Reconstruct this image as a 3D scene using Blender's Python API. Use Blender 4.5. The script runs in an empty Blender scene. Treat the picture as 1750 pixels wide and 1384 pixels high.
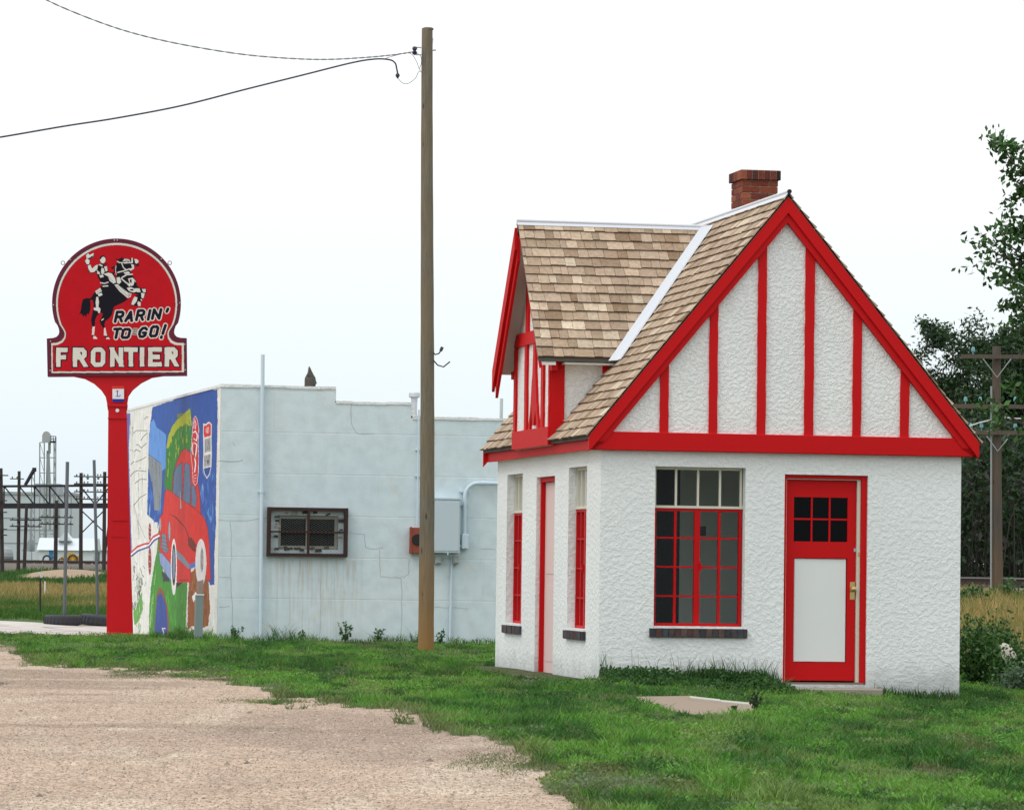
import bpy, math, random
import numpy as np
from mathutils import Vector, Matrix
from mathutils.geometry import tessellate_polygon

random.seed(7)
RNG = np.random.default_rng(11)
SC = bpy.context.scene
COL = SC.collection

# ------------------------------------------------------------------ survey of the place (metres)
EYE, PITCH, ROLL, FOC = 1.1718, .039, .0136, 7000.0      # eye height, tilt, roll, focal length in picture units
TH, HX, HY, W, L = .1845, .9233, 42.058, 3.842, 5.8855   # cottage: heading, front left corner, width, depth

def ray(px, py):
    dx, dy = px - 875, py - 692
    cr, sr = math.cos(ROLL), math.sin(ROLL)
    x = cr * dx + sr * dy; y = -sr * dx + cr * dy
    c, s = math.cos(PITCH), math.sin(PITCH)
    rt, up = x / FOC, -y / FOC
    return np.array([rt, c - s * up, s + c * up])

def P(px, py, Y):
    d = ray(px, py); p = d * (Y / d[1]); p[2] += EYE
    return p

def onplane(px, py, o, n):
    d = ray(px, py); q = np.array(o, float) - [0, 0, EYE]
    p = d * ((q @ n) / (d @ n)); p[2] += EYE
    return p

def Gd(px, py, z=0.0):
    d = ray(px, py); p = d * ((z - EYE) / d[2]); p[2] += EYE
    return p

UV = np.array([math.cos(TH), math.sin(TH), 0]); VV = np.array([-math.sin(TH), math.cos(TH), 0])
HO = np.array([HX, HY, 0.0])
M_HOUSE = Matrix.Translation((HX, HY, 0)) @ Matrix.Rotation(TH, 4, 'Z')

def G(px, py, v=0.0):
    p = onplane(px, py, HO + VV * v, VV) - HO
    return (float(p @ UV), float(p[2]))

def S(px, py, u=0.0):
    p = onplane(px, py, HO + UV * u, UV) - HO
    return (float(p @ VV), float(p[2]))

# ------------------------------------------------------------------ noise for the terrain and the planting
_NT = np.random.default_rng(3).random((256, 256))
def vnoise(x, y, s=1.0, seed=0):
    x = np.asarray(x, float) * s + seed * 17.3; y = np.asarray(y, float) * s + seed * 9.7
    xi = np.floor(x).astype(int); yi = np.floor(y).astype(int)
    fx = x - xi; fy = y - yi
    fx = fx * fx * (3 - 2 * fx); fy = fy * fy * (3 - 2 * fy)
    a = _NT[xi % 256, yi % 256]; b = _NT[(xi + 1) % 256, yi % 256]
    c = _NT[xi % 256, (yi + 1) % 256]; d = _NT[(xi + 1) % 256, (yi + 1) % 256]
    return (a * (1 - fx) + b * fx) * (1 - fy) + (c * (1 - fx) + d * fx) * fy
def fbm(x, y, s=1.0, seed=0, o=4):
    t = 0; a = .5; n = 0
    for i in range(o):
        t = t + a * vnoise(x, y, s * 2 ** i, seed + i * 5); n += a; a *= .5
    return t / n

def sstep(a, b, x):
    t = np.clip((np.asarray(x, float) - a) / (b - a), 0, 1)
    return t * t * (3 - 2 * t)

MOUND = P(122, 985, 218)
def gz(X, Y):
    X = np.asarray(X, float); Y = np.asarray(Y, float)
    z = -np.clip(.048 * np.maximum(X - .92, 0), 0, .3) * sstep(24, 38, Y) * (1 - sstep(50, 75, Y))
    z = z - .10 * np.exp(-((X - 0) / 2.4) ** 2 - ((Y - 55) / 5) ** 2)
    z = z - .16 * np.exp(-((X + 6.5) / 2.5) ** 2 - ((Y - 74) / 6) ** 2)
    rt = sstep(-4, 3, X)
    zl = .84 * sstep(259, 268, Y) - .24 * sstep(277, 290, Y)
    zl = zl + .62 * np.exp(-((X - MOUND[0]) / 3.2) ** 2 - ((Y - 218) / 9) ** 2)
    zr = .41 * sstep(60, 90, Y) + .38 * sstep(91, 95, Y) - .35 * sstep(100, 106, Y)
    z = z + zl * (1 - rt) + zr * rt
    return z + .02 * (fbm(X, Y, .7, 2) - .5) * sstep(14, 20, Y)

# ------------------------------------------------------------------ objects
def tag(o, label=None, cat=None, group=None, kind=None):
    if label: o['label'] = label
    if cat: o['category'] = cat
    if group: o['group'] = group
    if kind: o['kind'] = kind
    return o

def empty(name, M):
    o = bpy.data.objects.new(name, None); COL.objects.link(o)
    o.empty_display_size = .3
    o.matrix_world = M if isinstance(M, Matrix) else Matrix.Translation(Vector([float(a) for a in M]))
    return o

class MB:
    """collects faces; build() links them as one mesh object"""
    def __init__(s): s.v = []; s.f = []; s.m = []; s.c = []; s.p = []; s.k = 0
    def cut(s): s.k += 1; return s             # the next faces belong to another piece
    def face(s, pts, c=(.5, .5, .5), m=0):
        n = len(s.v); s.v += [tuple(float(a) for a in p) for p in pts]
        s.f.append(tuple(range(n, n + len(pts)))); s.m.append(m); s.c.append(c); s.p.append(s.k)
    def hexa(s, p, c=(.5, .5, .5), m=0):       # 8 points: bottom ring 0-3, top ring 4-7
        for q in ((0, 3, 2, 1), (4, 5, 6, 7), (0, 1, 5, 4), (1, 2, 6, 5), (2, 3, 7, 6), (3, 0, 4, 7)):
            s.face([p[i] for i in q], c, m)
    def box(s, x0, x1, y0, y1, z0, z1, c=(.5, .5, .5), m=0):
        s.hexa([(x0, y0, z0), (x1, y0, z0), (x1, y1, z0), (x0, y1, z0), (x0, y0, z1), (x1, y0, z1), (x1, y1, z1), (x0, y1, z1)], c, m)
    def bbox(s, x0, x1, y0, y1, z0, z1, b=.006, c=(.5, .5, .5), m=0):   # a box with eased front edges (towards -y)
        s.box(x0, x1, y0 + b, y1, z0, z1, c, m)
        i = b
        a = [(x0, y0 + b, z0), (x1, y0 + b, z0), (x1, y0 + b, z1), (x0, y0 + b, z1)]
        f = [(x0 + i, y0, z0 + i), (x1 - i, y0, z0 + i), (x1 - i, y0, z1 - i), (x0 + i, y0, z1 - i)]
        s.face(f, c, m)
        for k in range(4): s.face([a[k], a[(k + 1) % 4], f[(k + 1) % 4], f[k]], c, m)
    def poly(s, pts, to3, c=(.5, .5, .5), m=0):
        q = [Vector((a, b, 0)) for a, b in pts]
        for t in tessellate_polygon([q]):
            tri = [pts[i] for i in t]
            s.face([to3(*p) for p in tri], c, m)
    def prism(s, pts, f0, f1, c=(.5, .5, .5), m=0, back=True):   # f0 / f1: (a, b) -> 3D for the front and back face
        s.poly(pts, f0, c, m)
        if back: s.poly(pts, f1, c, m)
        n = len(pts)
        for i in range(n):
            a, b = pts[i], pts[(i + 1) % n]
            s.face([f0(*a), f0(*b), f1(*b), f1(*a)], c, m)
    def tube(s, pts, r, n=8, c=(.5, .5, .5), m=0, cap=True):
        pts = [Vector([float(a) for a in p]) for p in pts]
        rs = r if isinstance(r, (list, tuple)) else [r] * len(pts)
        rings = []
        ref = Vector((0, 0, 1))
        for i, p in enumerate(pts):
            d = (pts[min(i + 1, len(pts) - 1)] - pts[max(i - 1, 0)]).normalized()
            if abs(d.dot(ref)) > .98: ref = Vector((1, 0, 0)) if abs(d.x) < .9 else Vector((0, 1, 0))
            a = d.cross(ref).normalized(); b = d.cross(a).normalized()
            ref = -b if abs(d.dot(b)) < .9 else ref
            ref = b.cross(d) if False else ref
            rings.append([p + (a * math.cos(2 * math.pi * k / n) + b * math.sin(2 * math.pi * k / n)) * rs[i] for k in range(n)])
        for i in range(len(pts) - 1):
            best = min(range(n), key=lambda o: sum((rings[i][k] - rings[i + 1][(k + o) % n]).length for k in range(n)))
            R2 = [rings[i + 1][(k + best) % n] for k in range(n)]; rings[i + 1] = R2
            for k in range(n):
                s.face([rings[i][k], rings[i][(k + 1) % n], R2[(k + 1) % n], R2[k]], c, m)
        if cap:
            s.face(rings[0][::-1], c, m); s.face(rings[-1], c, m)
    def lathe(s, prof, o=(0, 0, 0), n=24, c=(.5, .5, .5), m=0):     # prof: (radius, z)
        for (r0, z0), (r1, z1) in zip(prof, prof[1:]):
            for k in range(n):
                a0, a1 = 2 * math.pi * k / n, 2 * math.pi * (k + 1) / n
                q = [(r0, a0, z0), (r0, a1, z0), (r1, a1, z1), (r1, a0, z1)]
                pt = [(o[0] + r * math.cos(a), o[1] + r * math.sin(a), o[2] + z) for r, a, z in q]
                if r0 < 1e-6: pt = pt[1:]
                elif r1 < 1e-6: pt = pt[:3]
                s.face(pt, c, m)
    def each(s, name, mats, parent=None, M=None, smooth=False):    # every piece a mesh of its own
        out = []
        for k in sorted(set(s.p)):
            b = MB()
            for f, m, c, p in zip(s.f, s.m, s.c, s.p):
                if p == k: b.face([s.v[i] for i in f], c, m)
            out.append(b.build(name, mats, parent, M, smooth))
        return out
    def build(s, name, mats, parent=None, M=None, smooth=False):
        me = bpy.data.meshes.new(name)
        me.from_pydata(s.v, [], s.f)
        mats = mats if isinstance(mats, (list, tuple)) else [mats]
        for x in mats: me.materials.append(x)
        if len(mats) > 1: me.polygons.foreach_set('material_index', s.m)
        at = me.color_attributes.new('Col', 'FLOAT_COLOR', 'CORNER')
        d = np.array([list(c)[:3] + [1] for f, c in zip(s.f, s.c) for _ in f], np.float32)
        at.data.foreach_set('color', d.ravel())
        if smooth:
            me.shade_smooth()
        o = bpy.data.objects.new(name, me); COL.objects.link(o)
        if parent is not None: o.parent = parent
        if M is not None: o.matrix_world = M
        return o

def mesh_np(name, v, quads, tris, col, mat, parent=None, smooth=False):
    me = bpy.data.meshes.new(name)
    v = np.asarray(v, np.float32)
    nq = 0 if quads is None else len(quads); nt = 0 if tris is None else len(tris)
    li = []
    if nq: li.append(np.asarray(quads, np.int32).ravel())
    if nt: li.append(np.asarray(tris, np.int32).ravel())
    li = np.concatenate(li)
    me.vertices.add(len(v)); me.vertices.foreach_set('co', v.ravel())
    me.loops.add(len(li)); me.loops.foreach_set('vertex_index', li)
    st = np.concatenate([np.arange(nq) * 4, nq * 4 + np.arange(nt) * 3]).astype(np.int32)
    me.polygons.add(nq + nt); me.polygons.foreach_set('loop_start', st)
    if smooth: me.polygons.foreach_set('use_smooth', np.ones(nq + nt, bool))
    at = me.color_attributes.new('Col', 'FLOAT_COLOR', 'POINT')
    c4 = np.ones((len(v), 4), np.float32); c4[:, :3] = col
    at.data.foreach_set('color', c4.ravel())
    me.update(calc_edges=True); me.validate()
    me.materials.append(mat)
    o = bpy.data.objects.new(name, me); COL.objects.link(o)
    if parent is not None: o.parent = parent
    return o

# ------------------------------------------------------------------ materials
def srgb(r, g, b):
    f = lambda c: (c / 255 / 12.92) if c / 255 <= .04045 else ((c / 255 + .055) / 1.055) ** 2.4
    return (f(r), f(g), f(b))

class NT:
    def __init__(s, name):
        s.m = bpy.data.materials.new(name); s.m.use_nodes = True
        s.t = s.m.node_tree; s.b = s.t.nodes['Principled BSDF']; s.out = s.t.nodes['Material Output']
        s.tc = s.t.nodes.new('ShaderNodeTexCoord')
    def n(s, typ, ins=None, **kw):
        x = s.t.nodes.new('ShaderNode' + typ)
        for k, v in kw.items(): setattr(x, k, v)
        for k, v in (ins or {}).items():
            i = x.inputs[k]
            if hasattr(v, 'links') or isinstance(v, bpy.types.NodeSocket): s.t.links.new(v, i)
            else:
                if isinstance(v, tuple) and len(v) == 3 and i.type == 'RGBA': v = (*v, 1)
                i.default_value = v
        return x
    def lk(s, a, b): s.t.links.new(a, b)
    def coord(s, scale=(1, 1, 1), rot=(0, 0, 0)):
        return s.n('Mapping', {'Vector': s.tc.outputs['Object'], 'Scale': scale, 'Rotation': rot}).outputs[0]
    def noise(s, scale, detail=3, vec=None, rough=.55, dist=0):
        return s.n('TexNoise', {'Vector': vec or s.tc.outputs['Object'], 'Scale': scale, 'Detail': detail, 'Roughness': rough, 'Distortion': dist}).outputs['Fac']
    def ramp(s, fac, stops, interp='LINEAR'):
        r = s.n('ValToRGB', {'Fac': fac}); e = r.color_ramp; e.interpolation = interp
        while len(e.elements) < len(stops): e.elements.new(.5)
        for el, (p, c) in zip(e.elements, stops):
            el.position = p; el.color = (*c, 1) if isinstance(c, tuple) else (c, c, c, 1)
        return r.outputs[0]
    def mix(s, fac, a, b, mode='MIX'):
        x = s.n('Mix', {}, data_type='RGBA', blend_type=mode)
        for i, v in ((0, fac), (6, a), (7, b)):
            if isinstance(v, bpy.types.NodeSocket): s.lk(v, x.inputs[i])
            else: x.inputs[i].default_value = (*v, 1) if isinstance(v, tuple) else v
        return x.outputs[2]
    def bump(s, h, strength=.5, dist=.02, normal=None):
        ins = {'Height': h, 'Strength': strength, 'Distance': dist}
        if normal: ins['Normal'] = normal
        return s.n('Bump', ins).outputs[0]
    def fin(s, color=None, rough=.8, normal=None, metal=0, spec=.5):
        b = s.b
        if color is not None:
            if isinstance(color, bpy.types.NodeSocket): s.lk(color, b.inputs['Base Color'])
            else: b.inputs['Base Color'].default_value = (*color, 1)
        if isinstance(rough, bpy.types.NodeSocket): s.lk(rough, b.inputs['Roughness'])
        else: b.inputs['Roughness'].default_value = rough
        b.inputs['Metallic'].default_value = metal
        b.inputs['Specular IOR Level'].default_value = spec
        if normal: s.lk(normal, b.inputs['Normal'])
        return s.m

def proj(p):        # where a point falls in the picture
    x, y, z = p[..., 0], p[..., 1], p[..., 2] - EYE
    c, s = math.cos(PITCH), math.sin(PITCH)
    fw = c * y + s * z; up = -s * y + c * z
    X, Y = FOC * x / fw, -FOC * up / fw
    return 875 + math.cos(ROLL) * X - math.sin(ROLL) * Y, 692 + math.sin(ROLL) * X + math.cos(ROLL) * Y

class Canvas:
    """a painted flat surface: a fine mesh whose points take the colour of the last shape brushed over them"""
    def __init__(s, X, Y, ground):
        s.X, s.Y = X, Y; s.c = np.empty(X.shape + (3,)); s.c[:] = ground
    def _win(s, x0, x1, y0, y1):
        m = (s.X >= x0) & (s.X <= x1) & (s.Y >= y0) & (s.Y <= y1)
        r = np.where(m.any(1))[0]; q = np.where(m.any(0))[0]
        if not len(r): return None
        return slice(r[0], r[-1] + 1), slice(q[0], q[-1] + 1)
    def poly(s, pts, c, clip=None):
        xs, ys = [p[0] for p in pts], [p[1] for p in pts]
        w = s._win(min(xs), max(xs), min(ys), max(ys))
        if w is None: return
        X, Y = s.X[w], s.Y[w]; m = np.zeros(X.shape, bool); n = len(pts)
        for i in range(n):
            (x0, y0), (x1, y1) = pts[i], pts[(i + 1) % n]
            if y0 == y1: continue
            m ^= ((y0 > Y) != (y1 > Y)) & (X < (x1 - x0) * (Y - y0) / (y1 - y0) + x0)
        if clip: m &= (Y >= clip[0]) & (Y <= clip[1])
        s.c[w][m] = c
    def stroke(s, pts, wd, c, closed=False):
        ws = wd if isinstance(wd, (list, tuple)) else [wd] * len(pts)
        P_ = list(pts) + ([pts[0]] if closed else []); ws = list(ws) + ([ws[0]] if closed else [])
        for (a, b), w0, w1 in zip(zip(P_, P_[1:]), ws, ws[1:]):
            r = max(w0, w1) / 2
            w = s._win(min(a[0], b[0]) - r, max(a[0], b[0]) + r, min(a[1], b[1]) - r, max(a[1], b[1]) + r)
            if w is None: continue
            X, Y = s.X[w], s.Y[w]; dx, dy = b[0] - a[0], b[1] - a[1]
            t = np.clip(((X - a[0]) * dx + (Y - a[1]) * dy) / (dx * dx + dy * dy + 1e-9), 0, 1)
            d = np.hypot(X - a[0] - t * dx, Y - a[1] - t * dy)
            s.c[w][d < (w0 + (w1 - w0) * t) / 2] = c

def paint(name, c, rough=.5, var=.12, scale=6, bump=.15, bs=40, bd=.003, spec=.4):
    t = NT(name)
    n = t.noise(scale, 4)
    d = tuple(x * (1 - var) for x in c); l = tuple(min(1, x * (1 + var)) for x in c)
    n2 = t.noise(scale * 7, 2)
    col = t.mix(n2, t.mix(n, d, l), t.mix(n, l, d))
    return t.fin(col, rough, t.bump(t.noise(bs, 3), bump, bd), spec=spec)

def attr(name, rough=.8, var=.25, scale=12, bump=0, bs=40, bd=.003, spec=.3, metal=0):
    t = NT(name)
    a = t.n('Attribute', attribute_name='Col').outputs['Color']
    n = t.ramp(t.noise(scale, 4), [(.25, 1 - var), (.75, 1 + var * .6)])
    col = t.mix(1.0, a, n, 'MULTIPLY')
    return t.fin(col, rough, t.bump(t.noise(bs, 3), bump, bd) if bump else None, metal, spec)

def foliage(name, rough=.55, trans=.25):
    t = NT(name)
    a = t.n('Attribute', attribute_name='Col').outputs['Color']
    t.fin(a, rough, spec=.25)
    tr = t.n('BsdfTranslucent', {'Color': t.mix(1.0, a, (1.0, 1.15, .6), 'MULTIPLY')})
    mx = t.n('MixShader', {0: trans, 1: t.b.outputs[0], 2: tr.outputs[0]})
    t.lk(mx.outputs[0], t.out.inputs[0])
    return t.m

def stucco(name, c, scale, strength, dist, rough=.75):
    t = NT(name)
    co = t.coord((1, 1, 1.1))
    a = t.ramp(t.noise(scale, 4, co, .6, .15), [(.44, 0.0), (.60, 1.0)])
    b = t.noise(scale * 3.2, 3, co)
    h = t.mix(.30, a, b)
    soil = t.ramp(t.noise(.9, 5), [(.35, .93), (.7, 1.0)])
    spk = t.ramp(b, [(.3, .93), (.55, 1.0)])
    col = t.mix(1.0, t.mix(1.0, c, soil, 'MULTIPLY'), spk, 'MULTIPLY')
    # dirt that has splashed up on the lowest hand's breadth of the wall
    z = t.n('SeparateXYZ', {'Vector': t.tc.outputs['Object']}).outputs[2]
    zz = t.n('Math', {0: z, 1: t.n('Math', {0: t.noise(5, 4), 1: .35}, operation='MULTIPLY').outputs[0]}, operation='SUBTRACT').outputs[0]
    d = t.ramp(t.n('MapRange', {'Value': zz, 'From Min': -.25, 'From Max': .05}).outputs[0], [(0, .62), (1, 1.0)])
    col = t.mix(1.0, col, d, 'MULTIPLY')
    return t.fin(col, rough, t.bump(h, strength, dist), spec=.35)

def glassy(name, tint=(.55, .6, .58), rough=.02, ior=1.5):
    t = NT(name)
    fr = t.n('Fresnel', {'IOR': ior}).outputs[0]
    tr = t.n('BsdfTransparent', {'Color': tint}); gl = t.n('BsdfGlossy', {'Color': (.9, .9, .9), 'Roughness': rough})
    mx = t.n('MixShader', {0: fr, 1: tr.outputs[0], 2: gl.outputs[0]})
    t.lk(mx.outputs[0], t.out.inputs[0])
    return t.m

def wood_pole(name, c1, c2, c3, foot=0.0):
    t = NT(name)
    g = t.noise(9, 5, t.coord((6, 6, .35)), .6, .4)
    big = t.noise(1.3, 3, t.coord((1, 1, .6)))
    fine = t.noise(30, 3, t.coord((8, 8, .5)))
    col = t.mix(t.ramp(g, [(.3, 0.0), (.7, 1.0)]), c1, c2)
    col = t.mix(t.ramp(big, [(.45, 0.0), (.75, .75)]), col, c3)
    z = t.n('SeparateXYZ', {'Vector': t.tc.outputs['Object']}).outputs[2]
    low = t.n('MapRange', {'Value': t.n('Math', {0: z, 1: t.noise(2, 3)}, operation='SUBTRACT').outputs[0], 'From Min': -.4, 'From Max': 1.2, 'To Min': foot, 'To Max': 0.0}).outputs[0]
    col = t.mix(low, col, srgb(150, 112, 62))
    knots = t.ramp(t.n('TexVoronoi', {'Vector': t.coord((4, 4, 1.2)), 'Scale': 1.6}).outputs['Distance'], [(.05, .35), (.11, 1.0)])
    col = t.mix(1.0, col, knots, 'MULTIPLY')
    return t.fin(col, .9, t.bump(fine, .6, .008), spec=.2)
# ------------------------------------------------------------------ camera, sky, sun
cd = bpy.data.cameras.new('camera'); cam = bpy.data.objects.new('camera', cd); COL.objects.link(cam)
cd.sensor_width = 36; cd.lens = 36 * FOC / 1750; cd.clip_start = .5; cd.clip_end = 20000
c_, s_ = math.cos(PITCH), math.sin(PITCH); cr_, sr_ = math.cos(ROLL), math.sin(ROLL)
Rv, Uw, Fw = Vector((1, 0, 0)), Vector((0, -s_, c_)), Vector((0, c_, s_))
ix = Rv * cr_ + Uw * sr_; iy = Rv * -sr_ + Uw * cr_
cam.matrix_world = Matrix(((ix.x, iy.x, -Fw.x, 0), (ix.y, iy.y, -Fw.y, 0), (ix.z, iy.z, -Fw.z, EYE), (0, 0, 0, 1)))
SC.camera = cam

SUN_EL, SUN_AZ = math.radians(52), math.radians(-125)     # azimuth from +Y, clockwise: behind the left shoulder
w = bpy.data.worlds.new('World'); SC.world = w; w.use_nodes = True
wt = w.node_tree; bg = wt.nodes['Background']
sky = wt.nodes.new('ShaderNodeTexSky'); sky.sky_type = 'NISHITA'; sky.sun_disc = False
sky.sun_elevation = SUN_EL; sky.sun_rotation = SUN_AZ; sky.dust_density = 3
tc = wt.nodes.new('ShaderNodeTexCoord'); sx = wt.nodes.new('ShaderNodeSeparateXYZ'); wt.links.new(tc.outputs['Generated'], sx.inputs[0])
rp = wt.nodes.new('ShaderNodeValToRGB'); wt.links.new(sx.outputs[2], rp.inputs[0])
e = rp.color_ramp
for _ in range(3): e.elements.new(.5)
for el, (p, c) in zip(e.elements, [(0, (7.3, 8.4, 9.1)), (.035, (8.2, 9.1, 9.5)), (.10, (9.7, 9.95, 10.0)), (.45, (11.4, 11.7, 11.8)), (1, (14.5, 15, 15.2))]):
    el.position = p; el.color = (*c, 1)
mx = wt.nodes.new('ShaderNodeMix'); mx.data_type = 'RGBA'; mx.inputs[0].default_value = .90   # cloud cover
wt.links.new(sky.outputs[0], mx.inputs[6]); wt.links.new(rp.outputs[0], mx.inputs[7])
wt.links.new(mx.outputs[2], bg.inputs[0]); bg.inputs[1].default_value = .115
sd = bpy.data.lights.new('sun', 'SUN'); sd.energy = 1.0; sd.angle = math.radians(24); sd.color = (1, .97, .92)
so = bpy.data.objects.new('sun', sd); COL.objects.link(so)
sdir = Vector((math.sin(SUN_AZ) * math.cos(SUN_EL), math.cos(SUN_AZ) * math.cos(SUN_EL), math.sin(SUN_EL)))
so.matrix_world = Matrix.Translation((-30, -30, 60)) @ sdir.to_track_quat('Z', 'Y').to_matrix().to_4x4()
SC.view_settings.view_transform = 'Standard'; SC.view_settings.look = 'None'
SC.view_settings.exposure = 0; SC.view_settings.gamma = 1
SC.render.engine = 'CYCLES'; SC.cycles.use_denoising = True
SC.cycles.max_bounces = 8; SC.cycles.transparent_max_bounces = 12

# ------------------------------------------------------------------ the ground
LB = [(-400, 1050), (-140, 1085), (-60, 1096), (5, 1108), (22, 1112), (40, 1128), (75, 1133), (170, 1133), (240, 1141), (350, 1158), (400, 1170), (450, 1183), (520, 1197), (600, 1210),
      (660, 1216), (720, 1228), (760, 1246), (800, 1266), (840, 1284), (880, 1302), (915, 1326), (950, 1350), (1000, 1378), (1060, 1404), (1200, 1450)]
_lb = np.array([Gd(x, y)[:2] for x, y in LB]); LBR = _lb[:, 0] / _lb[:, 1]; LBZ = _lb[:, 1]
def lawn_depth(X, Y):        # > 0 inside the lawn (metres of depth behind its gravel edge)
    r = X / Y
    zb = np.interp(r, LBR, LBZ)
    wob = (fbm(X, Y * .22, 1.1, 4, 5) - .5) * .27 * zb + (fbm(X, Y * .25, 5, 9, 3) - .5) * .20 * zb
    return Y - zb + wob
SLAB = [Gd(x, y, -.08)[:2] for x, y in ((1085, 1206), (1180, 1199), (1288, 1208), (1296, 1222), (1270, 1236), (1180, 1236), (1110, 1222))]
def inpoly(X, Y, poly):
    ins = np.zeros(np.shape(X), bool); n = len(poly)
    for i in range(n):
        x0, y0 = poly[i][:2]; x1, y1 = poly[(i + 1) % n][:2]
        cnd = ((y0 > Y) != (y1 > Y)) & (X < (x1 - x0) * (Y - y0) / (y1 - y0 + 1e-12) + x0)
        ins ^= cnd
    return ins
def hloc(X, Y):
    dx, dy = X - HX, Y - HY
    return dx * UV[0] + dy * UV[1], dx * VV[0] + dy * VV[1]
BO = P(371, 1092, 61.0); BO[2] = 0.0
def bloc(X, Y):
    dx, dy = X - BO[0], Y - BO[1]
    return dx * UV[0] + dy * UV[1], dx * VV[0] + dy * VV[1]
def lawn_mask(X, Y):
    u, v = hloc(X, Y); a, b = bloc(X, Y)
    m = lawn_depth(X, Y) > 0
    m &= ~((u > -.02) & (u < W + .02) & (v > -.02) & (v < L + .02))
    m &= ~((a > -.02) & (b > -.02))
    m &= ~inpoly(X, Y, SLAB)
    m &= ~((u > -.62) & (u <= 0) & (v > .3) & (v < L))
    m &= ~((v > -.36) & (v <= 0) & (u > 1.9) & (u < 2.95))
    back = np.where(X / Y < -.09, 63.5 + (fbm(X, Y, .8, 8) - .5) * 5, np.where(X / Y < .1, 80, 55))
    m &= Y < back
    return m

def C(*a): return np.array(a, float)
GR1, GR2, GR3 = C(*srgb(196, 172, 156)), C(*srgb(172, 150, 138)), C(*srgb(214, 196, 180))
SOIL = C(*srgb(92, 84, 58)); LAWN = C(.045, .085, .022)
DRY = C(*srgb(160, 140, 100)); MEAD = C(.075, .13, .03); SAND = C(*srgb(172, 150, 126)); ASPH = C(*srgb(178, 170, 165))
def lerp(a, b, t): return a + (b - a) * np.asarray(t)[..., None]
TRACKS = [(-60, 1262, 420, 1246, .45, .76), (160, 1199, 300, 1199, .28, .62), (-40, 1330, 330, 1262, .30, 1.16), (60, 1384, 620, 1275, .32, 1.15), (250, 1390, 760, 1300, .30, 1.12), (420, 1280, 900, 1384, .30, 1.14), (-60, 1190, 380, 1176, .4, 1.10), (-60, 1380, 420, 1340, .5, .86), (500, 1330, 900, 1340, .6, .90), (60, 1188, 125, 1187, .2, .70)]
def gcolor(X, Y):
    n1 = fbm(X * .35, Y * .12, 1.0, 1, 5); n2 = fbm(X, Y * .25, 2.2, 6, 4)
    c = lerp(GR1, GR2, sstep(.5, .68, n1)); c = lerp(c, GR3, sstep(.55, .75, n2) * .6)
    streak = sstep(.60, .70, fbm(X * .25 + Y * .04, Y * .55, 1.0, 12, 4)) * (Y < 60)
    c = lerp(c, C(*srgb(140, 122, 108)), streak * .55)
    oil = sstep(.74, .78, fbm(X * .5, Y * .22, 1.3, 21, 3)) * (Y > 26) * (Y < 44)
    c = lerp(c, C(*srgb(80, 74, 72)), oil * .8)
    for (xa, ya, xb, yb, wd, f) in TRACKS:      # wheel tracks pressed pale, damp stains dark
        a, b_ = Gd(xa, ya)[:2], Gd(xb, yb)[:2]; dx, dy = b_ - a
        t = np.clip(((X - a[0]) * dx + (Y - a[1]) * dy) / (dx * dx + dy * dy), 0, 1)
        dd = np.hypot(X - a[0] - t * dx + (fbm(X, Y * .3, .9, 15) - .5) * .5, Y - a[1] - t * dy + (fbm(X, Y * .3, .7, 16) - .5) * 1.2)
        c = c * (1 + (f - 1) * (np.exp(-(dd / wd) ** 2) * (.55 + .45 * fbm(X, Y * .4, 3, 19)))[..., None])
    d = lawn_depth(X, Y)
    lawn = sstep(-.3, .8, d) * (Y < 63)
    lc = lerp(SOIL, LAWN, sstep(.3, .55, fbm(X, Y * .5, 3, 14)))
    c = lerp(c, lc, lawn * .92)
    # left: driveway, meadow, path, embankment
    left = 1 - sstep(-3, 2, X)
    dn = fbm(X, Y, .3, 31) * 4
    mead = lerp(MEAD, DRY, sstep(92, 135, Y + (fbm(X * .4, Y * .08, 1, 17) - .5) * 60))
    mead = lerp(mead, MEAD * .9, sstep(165, 172, Y))
    c = lerp(c, mead, left * sstep(77.5, 79, Y + dn))
    mound = np.exp(-((X - MOUND[0]) / 1.9) ** 2 - ((Y - 214) / 10) ** 2)
    c = lerp(c, SAND, left * sstep(.3, .45, mound + (fbm(X, Y * .2, 1, 5) - .5) * .3))
    pth = sstep(164, 167, Y + dn) * (1 - sstep(176, 179, Y + dn))
    c = lerp(c, SAND * 1.05, left * pth)
    bal = C(*srgb(120, 112, 106))
    c = lerp(c, bal, left * sstep(262, 265, Y) * (1 - sstep(280, 285, Y)))
    right = sstep(1, 4, X)
    c = lerp(c, lerp(MEAD, DRY, sstep(52, 62, Y + (fbm(X, Y, .6, 23) - .5) * 8)), right * sstep(48, 52, Y))
    c = lerp(c, bal, right * sstep(91, 92.5, Y) * (1 - sstep(103, 105, Y)))
    c = lerp(c, C(.03, .045, .018), right * sstep(103, 106, Y))
    c = c * np.where((lawn[..., None] < .5) & (Y < 63)[..., None], C(.775, .78, .735), .8)
    far = sstep(300, 420, Y)
    c = lerp(c, C(.13, .16, .08), far)
    return c
rr = np.concatenate([-np.geomspace(1.6, .19, 14), np.linspace(-.17, .17, 300), np.geomspace(.19, 1.6, 14)])
zz = np.concatenate([[1, 4, 8, 12], np.geomspace(15, 130, 420), np.linspace(132, 300, 110), np.geomspace(310, 6000, 30)])
RR, ZZ = np.meshgrid(rr, zz); GX = RR * ZZ; GZ = gz(GX, ZZ)
nr = len(rr); ii = np.arange(len(zz) - 1)[:, None] * nr + np.arange(nr - 1)[None]
ii = ii.ravel(); quads = np.stack([ii, ii + 1, ii + nr + 1, ii + nr], 1)
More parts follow.
